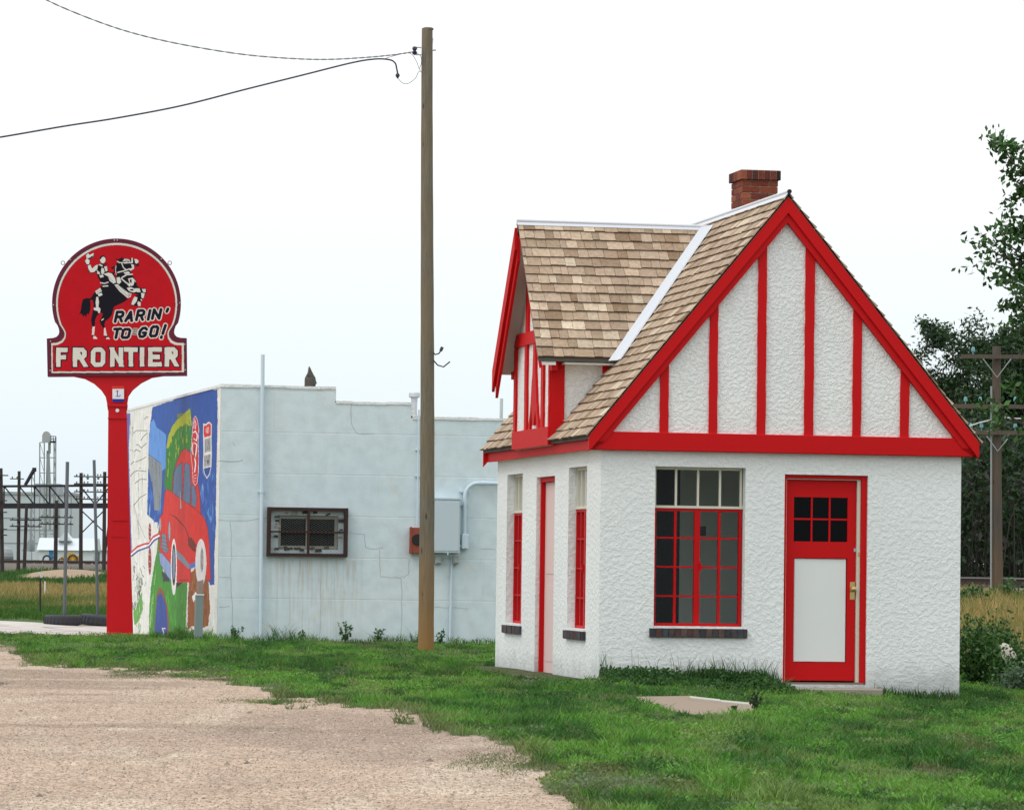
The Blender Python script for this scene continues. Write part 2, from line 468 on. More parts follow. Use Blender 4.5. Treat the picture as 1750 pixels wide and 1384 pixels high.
def ground_mat():
    t = NT('ground_surface')
    a = t.n('Attribute', attribute_name='Col').outputs['Color']
    v = t.n('TexVoronoi', {'Vector': t.coord((1, .35, 1)), 'Scale': 55.0})
    g = t.ramp(t.n('SeparateXYZ', {'Vector': v.outputs['Color']}).outputs[0], [(0, .62), (.5, 1.0), (1, 1.25)])
    n = t.ramp(t.noise(3.0, 5), [(.3, .88), (.7, 1.1)])
    col = t.mix(1.0, t.mix(1.0, a, g, 'MULTIPLY'), n, 'MULTIPLY')
    return t.fin(col, .95, t.bump(t.noise(60, 3), .5, .01), spec=.15)
tag(mesh_np('ground', np.stack([GX, ZZ, GZ], -1).reshape(-1, 3), quads, None, gcolor(GX, ZZ).reshape(-1, 3), ground_mat(), smooth=True), kind='structure')

def sheet(name, pts, lift, mat, nx=40, ny=40):      # quad patch following the ground; pts = 4 plan corners
    a = np.linspace(0, 1, nx); b = np.linspace(0, 1, ny); A, B = np.meshgrid(a, b)
    p = [np.array(q[:2], float) for q in pts]
    XY = ((1 - A) * (1 - B))[..., None] * p[0] + (A * (1 - B))[..., None] * p[1] + (A * B)[..., None] * p[2] + ((1 - A) * B)[..., None] * p[3]
    X, Y = XY[..., 0], XY[..., 1]
    i = (np.arange(ny - 1)[:, None] * nx + np.arange(nx - 1)[None]).ravel()
    q = np.stack([i, i + 1, i + nx + 1, i + nx], 1)
    o = mesh_np(name, np.stack([X, Y, gz(X, Y) + lift], -1).reshape(-1, 3), q, None, np.full((nx * ny, 3), .4), mat, smooth=True)
    return o
def drive_mat():
    t = NT('old_concrete')
    n = t.noise(.8, 6); n2 = t.noise(14, 4)
    col = t.mix(t.ramp(n, [(.35, 0.0), (.65, 1.0)]), srgb(186, 176, 170), srgb(206, 199, 194))
    col = t.mix(t.ramp(n2, [(.55, 0.0), (.75, .5)]), col, srgb(150, 142, 134))
    cr = t.ramp(t.n('TexVoronoi', {'Vector': t.mix(.2, t.coord((.5, .5, .5)), t.n('TexNoise', {'Scale': 2.0}).outputs['Color']), 'Scale': 1.2}, feature='DISTANCE_TO_EDGE').outputs['Distance'], [(.006, .35), (.02, 1.0)])
    return t.fin(t.mix(1.0, col, cr, 'MULTIPLY'), .95, t.bump(n2, .3, .01), spec=.2)
M_DRIVE = drive_mat()
tag(sheet('driveway', [(-14, 63.4), (-6.3, 63.4), (-6.6, 77.6), (-16, 77.6)], .006, M_DRIVE), kind='structure')

# ------------------------------------------------------------------ grass, gravel, meadow
def blades(X, Y, h, wd, lean, col, z=None):
    n = len(X); z = gz(X, Y) if z is None else z
    a = RNG.random(n) * 2 * np.pi; la = RNG.random(n) * 2 * np.pi
    px, py = np.cos(a) * wd, np.sin(a) * wd
    lx, ly = np.cos(la) * lean * h, np.sin(la) * lean * h
    b = np.stack([X, Y, z - .004], -1)
    o = lambda fx, fl, fz: b + np.stack([px * fx + lx * fl, py * fx + ly * fl, h * fz], -1)
    v = np.stack([o(-.5, 0, 0), o(.5, 0, 0), o(.42, .35, .6), o(-.42, .35, .6), o(0, 1, 1)], 1).reshape(-1, 3)
    i = np.arange(n) * 5
    q = np.stack([i, i + 1, i + 2, i + 3], 1); t = np.stack([i + 3, i + 2, i + 4], 1)
    return v, q, t, np.repeat(col, 5, 0)
def join(parts):
    V, Q, T, K = [], [], [], []; o = 0
    for v, q, t, c in parts:
        V.append(v); K.append(c)
        if q is not None: Q.append(q + o)
        if t is not None: T.append(t + o)
        o += len(v)
    return np.concatenate(V), (np.concatenate(Q) if Q else None), (np.concatenate(T) if T else None), np.concatenate(K)
def leafquads(P0, size, col, up=.5, aspect=.45):
    n = len(P0)
    d = RNG.normal(size=(n, 3)); d[:, 2] += up; d /= np.linalg.norm(d, axis=1)[:, None]
    s = np.cross(d, RNG.normal(size=(n, 3))); s /= np.linalg.norm(s, axis=1)[:, None]
    sz = (size * RNG.uniform(.7, 1.3, n))[:, None] if np.isscalar(size) else size[:, None]
    v = np.stack([P0, P0 + d * sz * .5 + s * sz * aspect, P0 + d * sz, P0 + d * sz * .5 - s * sz * aspect], 1).reshape(-1, 3)
    i = np.arange(n) * 4
    return v, np.stack([i, i + 1, i + 2, i + 3], 1), None, np.repeat(col, 4, 0)

def wedge(n, y0, y1, r0, r1, p=1.0):     # plan points between two depths, even over the width of view
    u = RNG.random(n); Y = (y0 ** p + u * (y1 ** p - y0 ** p)) ** (1 / p)
    R = RNG.uniform(r0, r1, n)
    return R * Y, Y
M_GRASS = foliage('grass_blades', .6, .3)
PAL = np.array([[.052, .155, .026], [.082, .220, .034], [.13, .285, .048], [.032, .098, .022], [.19, .27, .085], [.05, .115, .045]])
def lawn_cols(X, Y, n):
    f = fbm(X, Y * .22, 1.1, 40, 4); g = fbm(X, Y * .3, 4, 44, 3)
    c = PAL[1] * np.ones((n, 3))
    c = lerp(c, PAL[0], sstep(.46, .58, f)); c = lerp(c, PAL[2], sstep(.5, .62, 1 - f))
    c = lerp(c, PAL[3], sstep(.52, .62, g) * .85)
    c = lerp(c, PAL[4], sstep(.62, .7, fbm(X, Y * .3, 2.3, 50, 3)) * .6)
    c = lerp(c, C(.16, .15, .06), (RNG.random(n) < .06) * .8)
    bare = sstep(.66, .74, fbm(X, Y * .4, 1.9, 57, 4)); c = lerp(c, C(.15, .15, .07), bare * .6)
    edge = 1 - sstep(0, 2.5, lawn_depth(X, Y) + (fbm(X, Y, 1.5, 77) - .5) * 2)
    c = lerp(c, C(.17, .17, .085), edge * .7)
    return c * RNG.uniform(.7, 1.3, (n, 1))
parts = []
X, Y = wedge(640000, 17.5, 64, -.16, .16, 1.0)
k = lawn_mask(X, Y); X, Y = X[k], Y[k]
dens = .35 + .65 * sstep(0, 1.6, lawn_depth(X, Y))
k = RNG.random(len(X)) < dens; X, Y = X[k], Y[k]
hh = (.016 + .034 * sstep(.35, .7, fbm(X, Y * .5, 1.7, 60, 4)) + .045 * sstep(.56, .75, fbm(X, Y * .4, 4, 61, 3))) * RNG.uniform(.6, 1.35, len(X))
u, v = hloc(X, Y); a, b = bloc(X, Y)
near_wall = ((v < 0) & (v > -.35) & (u > -.1) & (u < W)) | ((b < 0) & (b > -.5) & (a > -1)) | ((a < 0) & (a > -.4) & (b > -.3))
bare_ = sstep(.66, .74, fbm(X, Y * .4, 1.9, 57, 4)); hh = hh * (1 - .5 * bare_)
hh = np.where(near_wall, hh * (1.3 + 3.2 * fbm(X, Y, 2.2, 66, 3) ** 1.3), hh)
parts.append(blades(X, Y, hh, RNG.uniform(.005, .011, len(X)), RNG.uniform(.3, 1.3, len(X)), lawn_cols(X, Y, len(X))))
# clover and other broad little leaves
X, Y = wedge(420000, 17.5, 63, -.16, .16, 1.0)
k = lawn_mask(X, Y) & (fbm(X, Y * .4, 1.3, 70, 4) > .43); X, Y = X[k], Y[k]; n = len(X)
hz = .012 + .05 * sstep(.45, .65, fbm(X, Y * .4, 3.0, 71, 3))
z = gz(X, Y) + RNG.random(n) * hz
lc = lawn_cols(X, Y, n) * 1.05; sil = sstep(.66, .70, fbm(X, Y * .35, 1.6, 90, 3))
lc = lerp(lc, C(.17, .22, .14), sil * .7)
parts.append(leafquads(np.stack([X, Y, z], -1), .021, lc, up=.25, aspect=.4))
# thin, dusty grass creeping out over the gravel
X, Y = wedge(620000, 18, 60, -.16, .06, 1.0)
d = lawn_depth(X, Y)
f1 = fbm(X * .55, Y * .16, 1.5, 80, 4)
k = (d < .6) & (d > -8) & (f1 + RNG.normal(size=len(X)) * .03 > .515 + .022 * np.maximum(-d, 0)); X, Y = X[k], Y[k]; n = len(X)
parts.append(blades(X, Y, RNG.uniform(.004, .022, n), RNG.uniform(.003, .007, n), RNG.uniform(.6, 2.0, n), lerp(lawn_cols(X, Y, n), C(.17, .185, .12), RNG.uniform(.3, .85, n))))
tag(mesh_np('lawn_grass', *join(parts)[:4], M_GRASS), 'short weedy green lawn grass between the gravel and the buildings', 'grass', kind='stuff')

# little stones of the gravel lot
n = 260000
X, Y = wedge(n, 17.5, 62, -.17, .06, 1.0)
k = (lawn_depth(X, Y) < .5); X, Y = X[k], Y[k]; n = len(X)
sz = .003 + .007 * RNG.random(n) ** 3
sz = np.where(RNG.random(n) < .0015, RNG.uniform(.014, .03, n), sz)
PEB = np.array([srgb(206, 182, 166), srgb(188, 164, 150), srgb(222, 206, 192), srgb(168, 148, 136), srgb(140, 124, 116), srgb(108, 98, 94), srgb(198, 160, 140), srgb(74, 68, 68)])
base = gcolor(X, Y)
pc = lerp(PEB[RNG.choice(8, n, p=[.24, .20, .18, .15, .10, .05, .06, .02])], base, np.full(n, .40)) * RNG.uniform(.78, 1.2, (n, 1)) * C(.775, .785, .745)
oc = np.array([[1, 0, 0], [0, 1, 0], [-1, 0, 0], [0, -1, 0], [0, 0, .75], [0, 0, -.5]], float)
rot = RNG.random(n) * 6.28; cs, sn = np.cos(rot)[:, None], np.sin(rot)[:, None]
st = RNG.uniform(.7, 1.4, (n, 1))
V = np.stack([oc[None, :, 0] * cs * st - oc[None, :, 1] * sn, oc[None, :, 0] * sn * st + oc[None, :, 1] * cs, np.broadcast_to(oc[None, :, 2], (n, 6))], -1) * sz[:, None, None]
V += np.stack([X, Y, gz(X, Y) + .001], -1)[:, None]
T = np.array([[0, 1, 4], [1, 2, 4], [2, 3, 4], [3, 0, 4]])
tag(mesh_np('gravel', V.reshape(-1, 3), None, (np.arange(n)[:, None, None] * 6 + T[None]).reshape(-1, 3), np.repeat(pc, 6, 0), attr('pebbles', .9, .1, 30)),
    'loose pinkish tan gravel stones on the open lot', 'gravel', kind='stuff')

def meadow(name, n, y0, y1, r0, r1, hfun, cfun, wd, label, msk=None):
    X, Y = wedge(n, y0, y1, r0, r1, 1.0)
    if msk is not None: k = msk(X, Y); X, Y = X[k], Y[k]
    n = len(X)
    h = hfun(X, Y) * RNG.uniform(.5, 1.3, n)
    tag(mesh_np(name, *blades(X, Y, h, wd * RNG.uniform(.6, 1.4, n), RNG.uniform(.1, .6, n), cfun(X, Y, n) * RNG.uniform(.75, 1.25, (n, 1))), M_GRASS), label, 'grass', kind='stuff')
def lmc(X, Y, n):
    t = sstep(88, 122, Y + (fbm(X * .5, Y * .1, 1, 17) - .5) * 50)
    c = lerp(np.array([.05, .12, .02]), np.array(srgb(160, 138, 98)), t * .9)
    return lerp(c, C(.08, .14, .03), (RNG.random(n) < .25) * .7)
meadow('meadow_grass', 60000, 78.5, 166, -.17, -.06, lambda X, Y: .10 + .28 * sstep(88, 120, Y) * fbm(X, Y * .3, .8, 3), lmc, .025,
       'tall golden and green meadow grass beyond the driveway on the left', lambda X, Y: Y > 78.5 + fbm(X, Y, .5, 2) * 2.2)
meadow('embankment_grass', 36000, 179, 262, -.15, -.05, lambda X, Y: .16 + .25 * fbm(X, Y * .3, .4, 3), lambda X, Y, n: lerp(np.array([.03, .085, .018]), np.array([.06, .13, .03]), fbm(X, Y * .2, .5, 5)), .05,
       'green grass between the far path and the railway bank', lambda X, Y: np.exp(-((X - MOUND[0]) / 1.9) ** 2 - ((Y - 214) / 10) ** 2) + .35 * (fbm(X, Y * .3, .5, 9) - .5) < .33)
meadow('dry_meadow_grass', 46000, 55, 91, .085, .16, lambda X, Y: .18 + .42 * fbm(X, Y * .5, .8, 13), lambda X, Y, n: lerp(np.array(srgb(164, 142, 98)), np.array([.09, .15, .035]), np.clip((RNG.random(n) < .25) + sstep(.55, .7, fbm(X, Y * .3, .9, 33)) * .8, 0, 1) * .8), .02,
       'tall dry golden grass between the cottage and the railway on the right')
# taller grass that has escaped the mower along the front wall of the cottage
n = 3600
uu = np.concatenate([RNG.uniform(.1, .62, 700), RNG.normal(1.35, .36, n - 1300), RNG.uniform(2.9, 3.8, 600)]); vv = -RNG.uniform(.03, .32, n)
k = (uu > .02) & (uu < 3.8) & ~((uu > 1.88) & (uu < 2.9)); uu, vv = uu[k], vv[k]; n = len(uu)
X = HX + uu * UV[0] + vv * VV[0]; Y = HY + uu * UV[1] + vv * VV[1]
hh = np.where((uu > .8) & (uu < 1.85), RNG.uniform(.06, .24, n), RNG.uniform(.04, .13, n)) * np.where(RNG.random(n) < .08, 1.6, 1)
su = np.concatenate([RNG.normal(.04, .06, 26), RNG.uniform(.3, .75, 14), RNG.normal(1.3, .3, 40), RNG.uniform(1.5, 1.9, 12)]); sv = -RNG.uniform(.05, .34, len(su))
SX, SY = HX + su * UV[0] + sv * VV[0], HY + su * UV[1] + sv * VV[1]
stalk = blades(SX, SY, RNG.uniform(.18, .40, len(su)), np.full(len(su), .006), RNG.uniform(.1, .4, len(su)), np.tile(np.array([[.06, .11, .04]]), (len(su), 1)))
bu = RNG.uniform(.0, 1.9, 7500); bv = -RNG.uniform(.05, .75, 7500) ** 1.0; bh = (.05 + .30 * fbm(bu, bv, 3.0, 91, 3) ** 1.3) * np.clip(1.15 + bv * 1.1, .2, 1)
BX, BY = HX + bu * UV[0] + bv * VV[0], HY + bu * UV[1] + bv * VV[1]
bk = ~inpoly(BX, BY, SLAB); BX, BY, bh = BX[bk], BY[bk], bh[bk]
broad = leafquads(np.stack([BX, BY, gz(BX, BY) + bh * RNG.random(len(BX)) ** .6], -1), .034, lerp(np.array([.03, .085, .024]), np.array([.075, .17, .045]), RNG.random(len(BX)) * (.3 + fbm(BX, BY, 4, 93, 2))), up=.3, aspect=.36)
_tall = lambda *a: join([blades(*a), stalk, broad])
tag(mesh_np('tall_wall_grass', *_tall(X, Y, hh, RNG.uniform(.006, .012, n), RNG.uniform(.1, .55, n), lerp(np.array([.022, .07, .016]), np.array([.05, .13, .03]), RNG.random(n)) * 1.0), M_GRASS),
    'uncut dark grass tufts along the foot of the front cottage wall', 'grass', kind='stuff')
# ------------------------------------------------------------------ the cottage station
M_ST = stucco('white_stucco', (.80, .825, .82), 19, .36, .024)
M_STG = stucco('white_dash_stucco', (.83, .835, .82), 25, .48, .030)
M_RED = paint('red_paint', (.52, .005, .007), .6, .2, 2.2, .25, 60, .003, .15)
M_REDW = paint('red_steel_paint', (.47, .004, .006), .55, .10, 9, spec=.15)
M_CREAM = paint('cream_paint', (.62, .60, .50), .5, .1, 9)
M_PINK = paint('pink_paint', (.68, .50, .48), .5, .08, 4)
M_PANEL = paint('white_panel_paint', (.70, .725, .71), .5, .04, 2)
M_DARKW = paint('dark_weathered_board', srgb(92, 88, 84), .9, .2, 12)
M_SOFF = paint('grey_soffit_board', srgb(222, 222, 216), .8, .1, 6)
M_GALV = paint('bright_galvanised_metal', (.58, .60, .64), .45, .12, 14, .1)
M_BRICKD = attr('dark_sill_brick', .9, .35, 22, .5, 60, .006)
M_IN = paint('interior_grey', (.44, .48, .45), .9, .2, 1.5)
M_GLASS = glassy('window_glass', (.80, .86, .83), .02, 1.26)
M_GLASSD = glassy('dark_glass', (.06, .07, .07), .02, 1.2)
M_BRASS = paint('brass', (.55, .40, .16), .3, .2, 30); M_BRASS.node_tree.nodes['Principled BSDF'].inputs['Metallic'].default_value = .9
M_STEEL = paint('grey_steel', (.35, .35, .36), .4, .2, 30)
M_BLACK = paint('flat_black', (.02, .02, .02), .9)  # plain matt black shared by end cap, meter socket, curtain and pane backings
M_CONC = paint('weathered_step_concrete', srgb(146, 138, 128), .95, .3, 5, .6, 60, .006)
M_SHING = attr('cedar_shingle', .85, .28, 26, .7, 70, .004, .2)

cot = tag(empty('filling_station', M_HOUSE), 'small white stucco cottage station with red half timbering and cedar shingle roof', 'building')

def wall_grid(mb, xs, zs, holes, front, back, t3, m=0, rev=True):
    """flat wall with openings; t3(x, depth, z) -> 3D. holes: (x0, x1, z0, z1)"""
    X = sorted(set(xs + [h[i] for h in holes for i in (0, 1)])); Z = sorted(set(zs + [h[i] for h in holes for i in (2, 3)]))
    for x0, x1 in zip(X, X[1:]):
        for z0, z1 in zip(Z, Z[1:]):
            xm, zm = (x0 + x1) / 2, (z0 + z1) / 2
            if any(h[0] < xm < h[1] and h[2] < zm < h[3] for h in holes): continue
            mb.face([t3(x0, front, z0), t3(x1, front, z0), t3(x1, front, z1), t3(x0, front, z1)], m=m)
            mb.face([t3(x0, back, z0), t3(x0, back, z1), t3(x1, back, z1), t3(x1, back, z0)], m=1)
    for x0, x1, z0, z1 in holes:
        for a, b in (((x0, z0), (x1, z0)), ((x1, z0), (x1, z1)), ((x1, z1), (x0, z1)), ((x0, z1), (x0, z0))):
            mb.face([t3(a[0], front, a[1]), t3(b[0], front, b[1]), t3(b[0], back, b[1]), t3(a[0], back, a[1])], m=m)

ZT = 2.44                       # top of the masonry
T = .20
FW = (.572, 1.528, .555, 2.206)     # front window opening
FD = (1.945, 2.838, -.02, 2.148)    # front door opening
SWN = (.715, 1.67, .50, 2.215); SDR = (2.43, 3.475, -.06, 2.146); SWF = (4.30, 5.26, .495, 2.208)
mb = MB()
wall_grid(mb, [0, W], [-.45, ZT], [FW, FD], 0, T, lambda x, d, z: (x, d, z))
wall_grid(mb, [0, L], [-.45, ZT], [SWN, SDR, SWF], 0, T, lambda x, d, z: (d, x, z))
wall_grid(mb, [0, L], [-.45, ZT], [], 0, -T, lambda x, d, z: (W + d, x, z))
wall_grid(mb, [0, W], [-.45, ZT], [], 0, -T, lambda x, d, z: (x, L + d, z))
mb.build('wall', [M_ST, M_IN], cot)
mb = MB(); mb.box(T + .004, W - T - .004, T + .004, L - T - .004, -.12, -.03); mb.build('floor', M_IN, cot)
mb = MB(); mb.box(T + .004, W - T - .004, T + .004, L - T - .004, 2.36, 2.42); mb.build('ceiling', M_SOFF, cot)
mb = MB(); mb.box(2.35, 2.45, 1.2, L - T - .01, -.03, 2.36); mb.build('partition', M_IN, cot)
mb = MB(); mb.box(1.30, 2.345, 2.05, 2.11, -.03, 2.355); mb.build('partition', M_PANEL, cot)  # pale cross wall, added so the right window panes look lighter

# gable front: stucco panel, timber frame, barge boards, tie beam
zr, KR = 5.02, 1.21
ZE, OV = 2.493, .17                          # eave height and overhang of the main roof deck
UC = W / 2
KR = (zr - ZE) / (UC + OV)
zroof = lambda u: ZE + KR * (min(u, W - u) + OV)
vf = lambda d: (lambda a, b: (a, d, b))
mb = MB()
gp = [(0.0, 2.44), (W, 2.44), (W, zroof(0) - .02), (UC, zr - .06), (0, zroof(0) - .02)]
mb.prism(gp, vf(-.035), vf(.10)); mb.build('gable_panel', M_STG, cot)
mb = MB()
gp = [(0.0, 2.44), (W, 2.44), (W, zroof(0) - .02), (UC, zr - .06), (0, zroof(0) - .02)]
mb.prism(gp, vf(L + .035), vf(L - .1)); mb.build('gable_panel', M_STG, cot)
def jit(pts, d, amp=.006, step=.07):      # hand painted edge: a little wobble along each side
    out = []
    n = len(pts)
    for i in range(n):
        a, b = pts[i], pts[(i + 1) % n]
        l = math.hypot(b[0] - a[0], b[1] - a[1]); k = max(1, int(l / step))
        for j in range(k):
            t = j / k; w_ = 0 if j == 0 else random.uniform(-amp, amp)
            nx, ny = -(b[1] - a[1]) / (l + 1e-9), (b[0] - a[0]) / (l + 1e-9)
            out.append((a[0] + (b[0] - a[0]) * t + nx * w_, a[1] + (b[1] - a[1]) * t + ny * w_))
    return out
tf = MB(); V1 = -.062
k = 0
for x0, x1 in ((1128, 1142), (1211.5, 1225.5), (1293.6, 1308), (1374.5, 1390), (1457, 1471.5), (1539, 1553.5)):
    u0, u1 = G(x0, 740, V1)[0], G(x1, 740, V1)[0]
    q = [(u0, 2.52), (u1, 2.52), (u1, zroof(u1) - .24), (u0, zroof(u0) - .24)]
    tf.cut().prism(jit(q, V1, .0035, .11), vf(V1), vf(-.02), back=False); k += 1
tf.each('timber_stud', M_RED, cot)
mb = MB(); mb.bbox(-.105, W + .105, -.088, .0, 2.362, 2.553, .006); mb.build('tie_beam', M_RED, cot)
def rake(mb, off0, off1, v0, v1, zf):         # one barge board pair: strip between two vertical offsets under the roof line
    for sgn in (-1, 1):
        uf = UC + sgn * (UC + .155)
        q = [(UC, zr - off0), (uf, zroof(-.155) - off0), (uf, max(zf, zroof(-.155) - off1)), (UC + sgn * (UC + .155 - max(0, (zf - (zroof(-.155) - off1)) / KR)), zf) if zf > zroof(-.155) - off1 else (uf, zroof(-.155) - off1), (UC, zr - off1)]
        mb.cut().prism(q, vf(v0), vf(v1))
mb = MB(); rake(mb, .005, .17, -.125, -.09, 2.36); mb.each('barge_board', M_RED, cot)
mb = MB(); rake(mb, .165, .27, -.098, -.04, 2.45); mb.each('barge_board', M_RED, cot)
mb = MB()
for sgn in (-1, 1):
    uf = UC + sgn * (UC + .155)
    q = [(UC, zr), (uf, zroof(-.155)), (uf, zroof(-.155) - .2), (UC, zr - .2)]
    mb.cut().prism(q, vf(L + .125), vf(L + .08))
mb.each('barge_board', M_RED, cot)

# eaves
for sgn, nm in ((0, 'fascia'), (1, 'fascia')):
    mb = MB()
    if sgn == 0: mb.box(-.108, -.078, -.08, L + .09, 2.368, 2.478)
    else: mb.box(W + .078, W + .108, -.08, L + .09, 2.368, 2.478)
    mb.build('fascia', M_RED, cot)
    mb = MB()
    if sgn == 0: mb.box(-.078, 0, -.03, L + .08, 2.375, 2.40)
    else: mb.box(W, W + .078, -.03, L + .08, 2.375, 2.40)
    mb.build('soffit', M_SOFF, cot)

def shingles(mb, O3, A, Sd, N, s_max, exp, lim, lift=.014, seed=0, thick=.022, drop=0):
    rng = random.Random(seed)
    O3, A, Sd, N = Vector(O3), Vector(A), Vector(Sd), Vector(N)
    pt = lambda a, s, h: O3 + A * a + Sd * s + N * h
    base = [srgb(172, 151, 130), srgb(162, 141, 119), srgb(182, 161, 139), srgb(152, 130, 109), srgb(194, 176, 154), srgb(140, 117, 94), srgb(204, 187, 164)]
    wt_ = [.28, .22, .2, .12, .09, .05, .04]
    r = 0; s = 0.0
    while s < s_max - .02:
        e = min(exp, s_max - s)
        for (l0, r0), (l1, r1) in zip(lim(s), lim(min(s + exp, s_max))):
            a = min(l0, l1) - rng.uniform(0, .1)
            stop = max(r0, r1)
            while a < stop:
                wd = rng.choice([.075, .10, .115, .13, .15, .17, .2]) * rng.uniform(.9, 1.1)
                b = a + wd - .004
                xa0, xb0 = max(a, l0), min(b, r0); xa1, xb1 = max(a, l1), min(b, r1)
                if xb0 - xa0 > .004 or xb1 - xa1 > .004:
                    xb0 = max(xa0, xb0); xb1 = max(xa1, xb1)
                    if xa0 > r0: xa0 = xb0 = r0
                    if xa1 > r1: xa1 = xb1 = r1
                    c = rng.choices(base, wt_)[0]; f = rng.uniform(.86, 1.1); c = tuple(x * f for x in c)
                    js = rng.uniform(-.006, .006); th = thick * rng.uniform(.75, 1.15)
                    s0 = s + js; s1 = s + e * 1.02; h0 = lift + th; h1 = lift + .003
                    p = [pt(xa0, s0, lift), pt(xb0, s0, lift), pt(xb0, s0, h0), pt(xa0, s0, h0), pt(xa1, s1, h1), pt(xb1, s1, h1)]
                    mb.face([p[3], p[2], p[5], p[4]], c)
                    butt_shade = tuple(x * .42 for x in c)  # weathered butt ends, darkened further to paint the shadow line under each course
                    mb.face([p[0], p[1], p[2], p[3]], butt_shade)
                    mb.face([pt(xa0, s0, lift), p[3], p[4]], c); mb.face([p[2], pt(xb0, s0, lift), p[5]], c)
                a += wd
        s += exp; r += 1

CP, SP = 1 / math.hypot(1, KR), KR / math.hypot(1, KR)
VF, VB = -.135, L + .135
# dormer measures
VC, ZDR, UD, UDF = 2.955, 4.90, -.35, -.15
DE = 3.385; DHW = (ZDR - DE) / KR           # eave height and half span of its roof
DW = 1.045                                   # half width of its face
smax = (UC + OV) / CP
def lim_main(s):
    z = ZE + s * SP
    if z < DE: h = DW + .01
    else: h = max(0.0, (ZDR + .035 - z) / KR)
    return [(VF, VC - h), (VC + h, VB)]
mb = MB()
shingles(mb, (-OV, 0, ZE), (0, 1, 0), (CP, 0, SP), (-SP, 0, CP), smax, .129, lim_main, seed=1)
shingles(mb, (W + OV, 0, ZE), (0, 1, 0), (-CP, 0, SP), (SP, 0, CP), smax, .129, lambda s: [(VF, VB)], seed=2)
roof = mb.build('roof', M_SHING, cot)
mb = MB()          # decking under the shingles
for sg in (0, 1):
    X_ = lambda u: u if sg == 0 else W - u
    a = (-OV + .02, ZE + .02 * KR); q = [a, (UC, zr), (UC, zr - .05), (a[0], a[1] - .045)]
    mb.prism([(X_(x), z) for x, z in q], vf(VF + .012), vf(VB - .012))
mb.build('roof_deck', M_DARKW, roof)
mb = MB()          # ridge cap of bent metal with a rolled bead
for sg in (-1, 1):
    mb.hexa([(UC, VF - .01, zr + .040), (UC + sg * .045, VF - .01, zr + .040 - .045 * KR), (UC + sg * .045, VB, zr + .040 - .045 * KR), (UC, VB, zr + .040),
             (UC, VF - .01, zr + .048), (UC + sg * .048, VF - .01, zr + .046 - .046 * KR), (UC + sg * .048, VB, zr + .046 - .046 * KR), (UC, VB, zr + .048)])
mb.tube([(UC, VF - .012, zr + .05), (UC, VB, zr + .05)], .018, 10)
mb.build('ridge_cap', M_GALV, roof, smooth=False)
mb = MB(); mb.tube([(UC, VF - .03, zr + .048), (UC, VF - .012, zr + .048)], .024, 10); mb.build('ridge_end_cap', M_BLACK, roof)

# valley flashing on the main slope beside the dormer
for sg in (-1, 1):
    mb = MB(); pts = []
    for z in (DE - .03, (DE + ZDR) / 2, ZDR + .03):
        h = max(0, (ZDR + .03 - z) / KR); u = (z - ZE) / KR - OV
        pts.append((u, VC + sg * h, z))
    n = Vector((-SP, 0, CP))
    for p, q in zip(pts, pts[1:]):
        p, q = Vector(p), Vector(q); o = Vector((0, sg * .15, 0)); i = Vector((0, -sg * .02, 0))
        a0, a1, b0, b1 = p + i, p + o, q + i, q + o
        mb.hexa([a0 + n * .034, a1 + n * .034, b1 + n * .034, b0 + n * .034, a0 + n * .040, a1 + n * .040, b1 + n * .040, b0 + n * .040])
        nd = Vector((0, sg * SP, CP)); k0, k1 = Vector((-.135, 0, 0)), Vector((.02, 0, 0))
        mb.hexa([p + k0 + nd * .012, p + k1 + nd * .03, q + k1 + nd * .03, q + k0 + nd * .012, p + k0 + nd * .018, p + k1 + nd * .036, q + k1 + nd * .036, q + k0 + nd * .018])
        mb.tube([p + nd * .05 + k1, q + nd * .05 + k1], .014, 6)
    mb.build('valley_flashing', M_GALV, roof)

# dormer
dorm = MB()
uin = lambda z: (z - ZE) / KR - OV           # where the main slope reaches this height
dp = [(VC - DW, 2.46), (VC + DW, 2.46), (VC + DW, DE - .02 + (DHW - DW) * KR), (VC, ZDR - .05), (VC - DW, DE - .02 + (DHW - DW) * KR)]
uf_ = lambda d: (lambda a, b: (d, a, b))
dorm.prism(dp, uf_(UDF), uf_(UDF + .08))
for sg in (-1, 1):       # cheek walls run back into the main slope
    v = VC + sg * DW; v2 = v - sg * .08; zt = DE - .02 + (DHW - DW) * KR
    for vv_ in (v, v2): dorm.face([(UDF + .0805, vv_, 2.46), (UDF + .0805, vv_, zt), (uin(zt) + .05, vv_, zt), (uin(2.46) + .03, vv_, 2.46)])
    dorm.face([(UDF + .0805, v, zt), (UDF + .0805, v2, zt), (uin(zt), v2, zt), (uin(zt), v, zt)])
dormer = dorm.build('dormer', M_STG, cot)
dt = MB(); UT = UDF - .028
def dpoly(px, amp=.008):
    dt.cut().prism(jit([S(x, y, UT) for x, y in px], 0, amp, .06), uf_(UT), uf_(UDF + .005), back=False)
zs = lambda v: DE - .02 + (DHW - abs(v - VC)) * KR - .02
def stud(v0, v1, z0, z1=None):
    a, b = (zs(v0), zs(v1)) if z1 is None else (z1, z1)
    dt.cut().prism(jit([(v0, z0), (v1, z0), (v1, b), (v0, a)], 0, .009, .08), uf_(UT), uf_(UDF + .005), back=False)
dt.cut().prism([(VC - DW - .004, 2.462), (VC + DW + .004, 2.462), (VC + DW + .004, 2.66), (VC - DW - .004, 2.66)], uf_(UT - .012), uf_(UDF), back=False)      # bottom board
dt.cut().prism([(VC - DW + .01, 3.60), (VC + DW - .01, 3.60), (VC + .86, 3.74), (VC - .86, 3.74)], uf_(UT - .010), uf_(UDF), back=False)      # collar beam
zc = lambda zb: S(zb, 700, UT)[0]
stud(VC + DW - .11, VC + DW - .004, 2.65); stud(VC - DW + .004, VC - DW + .07, 2.65)
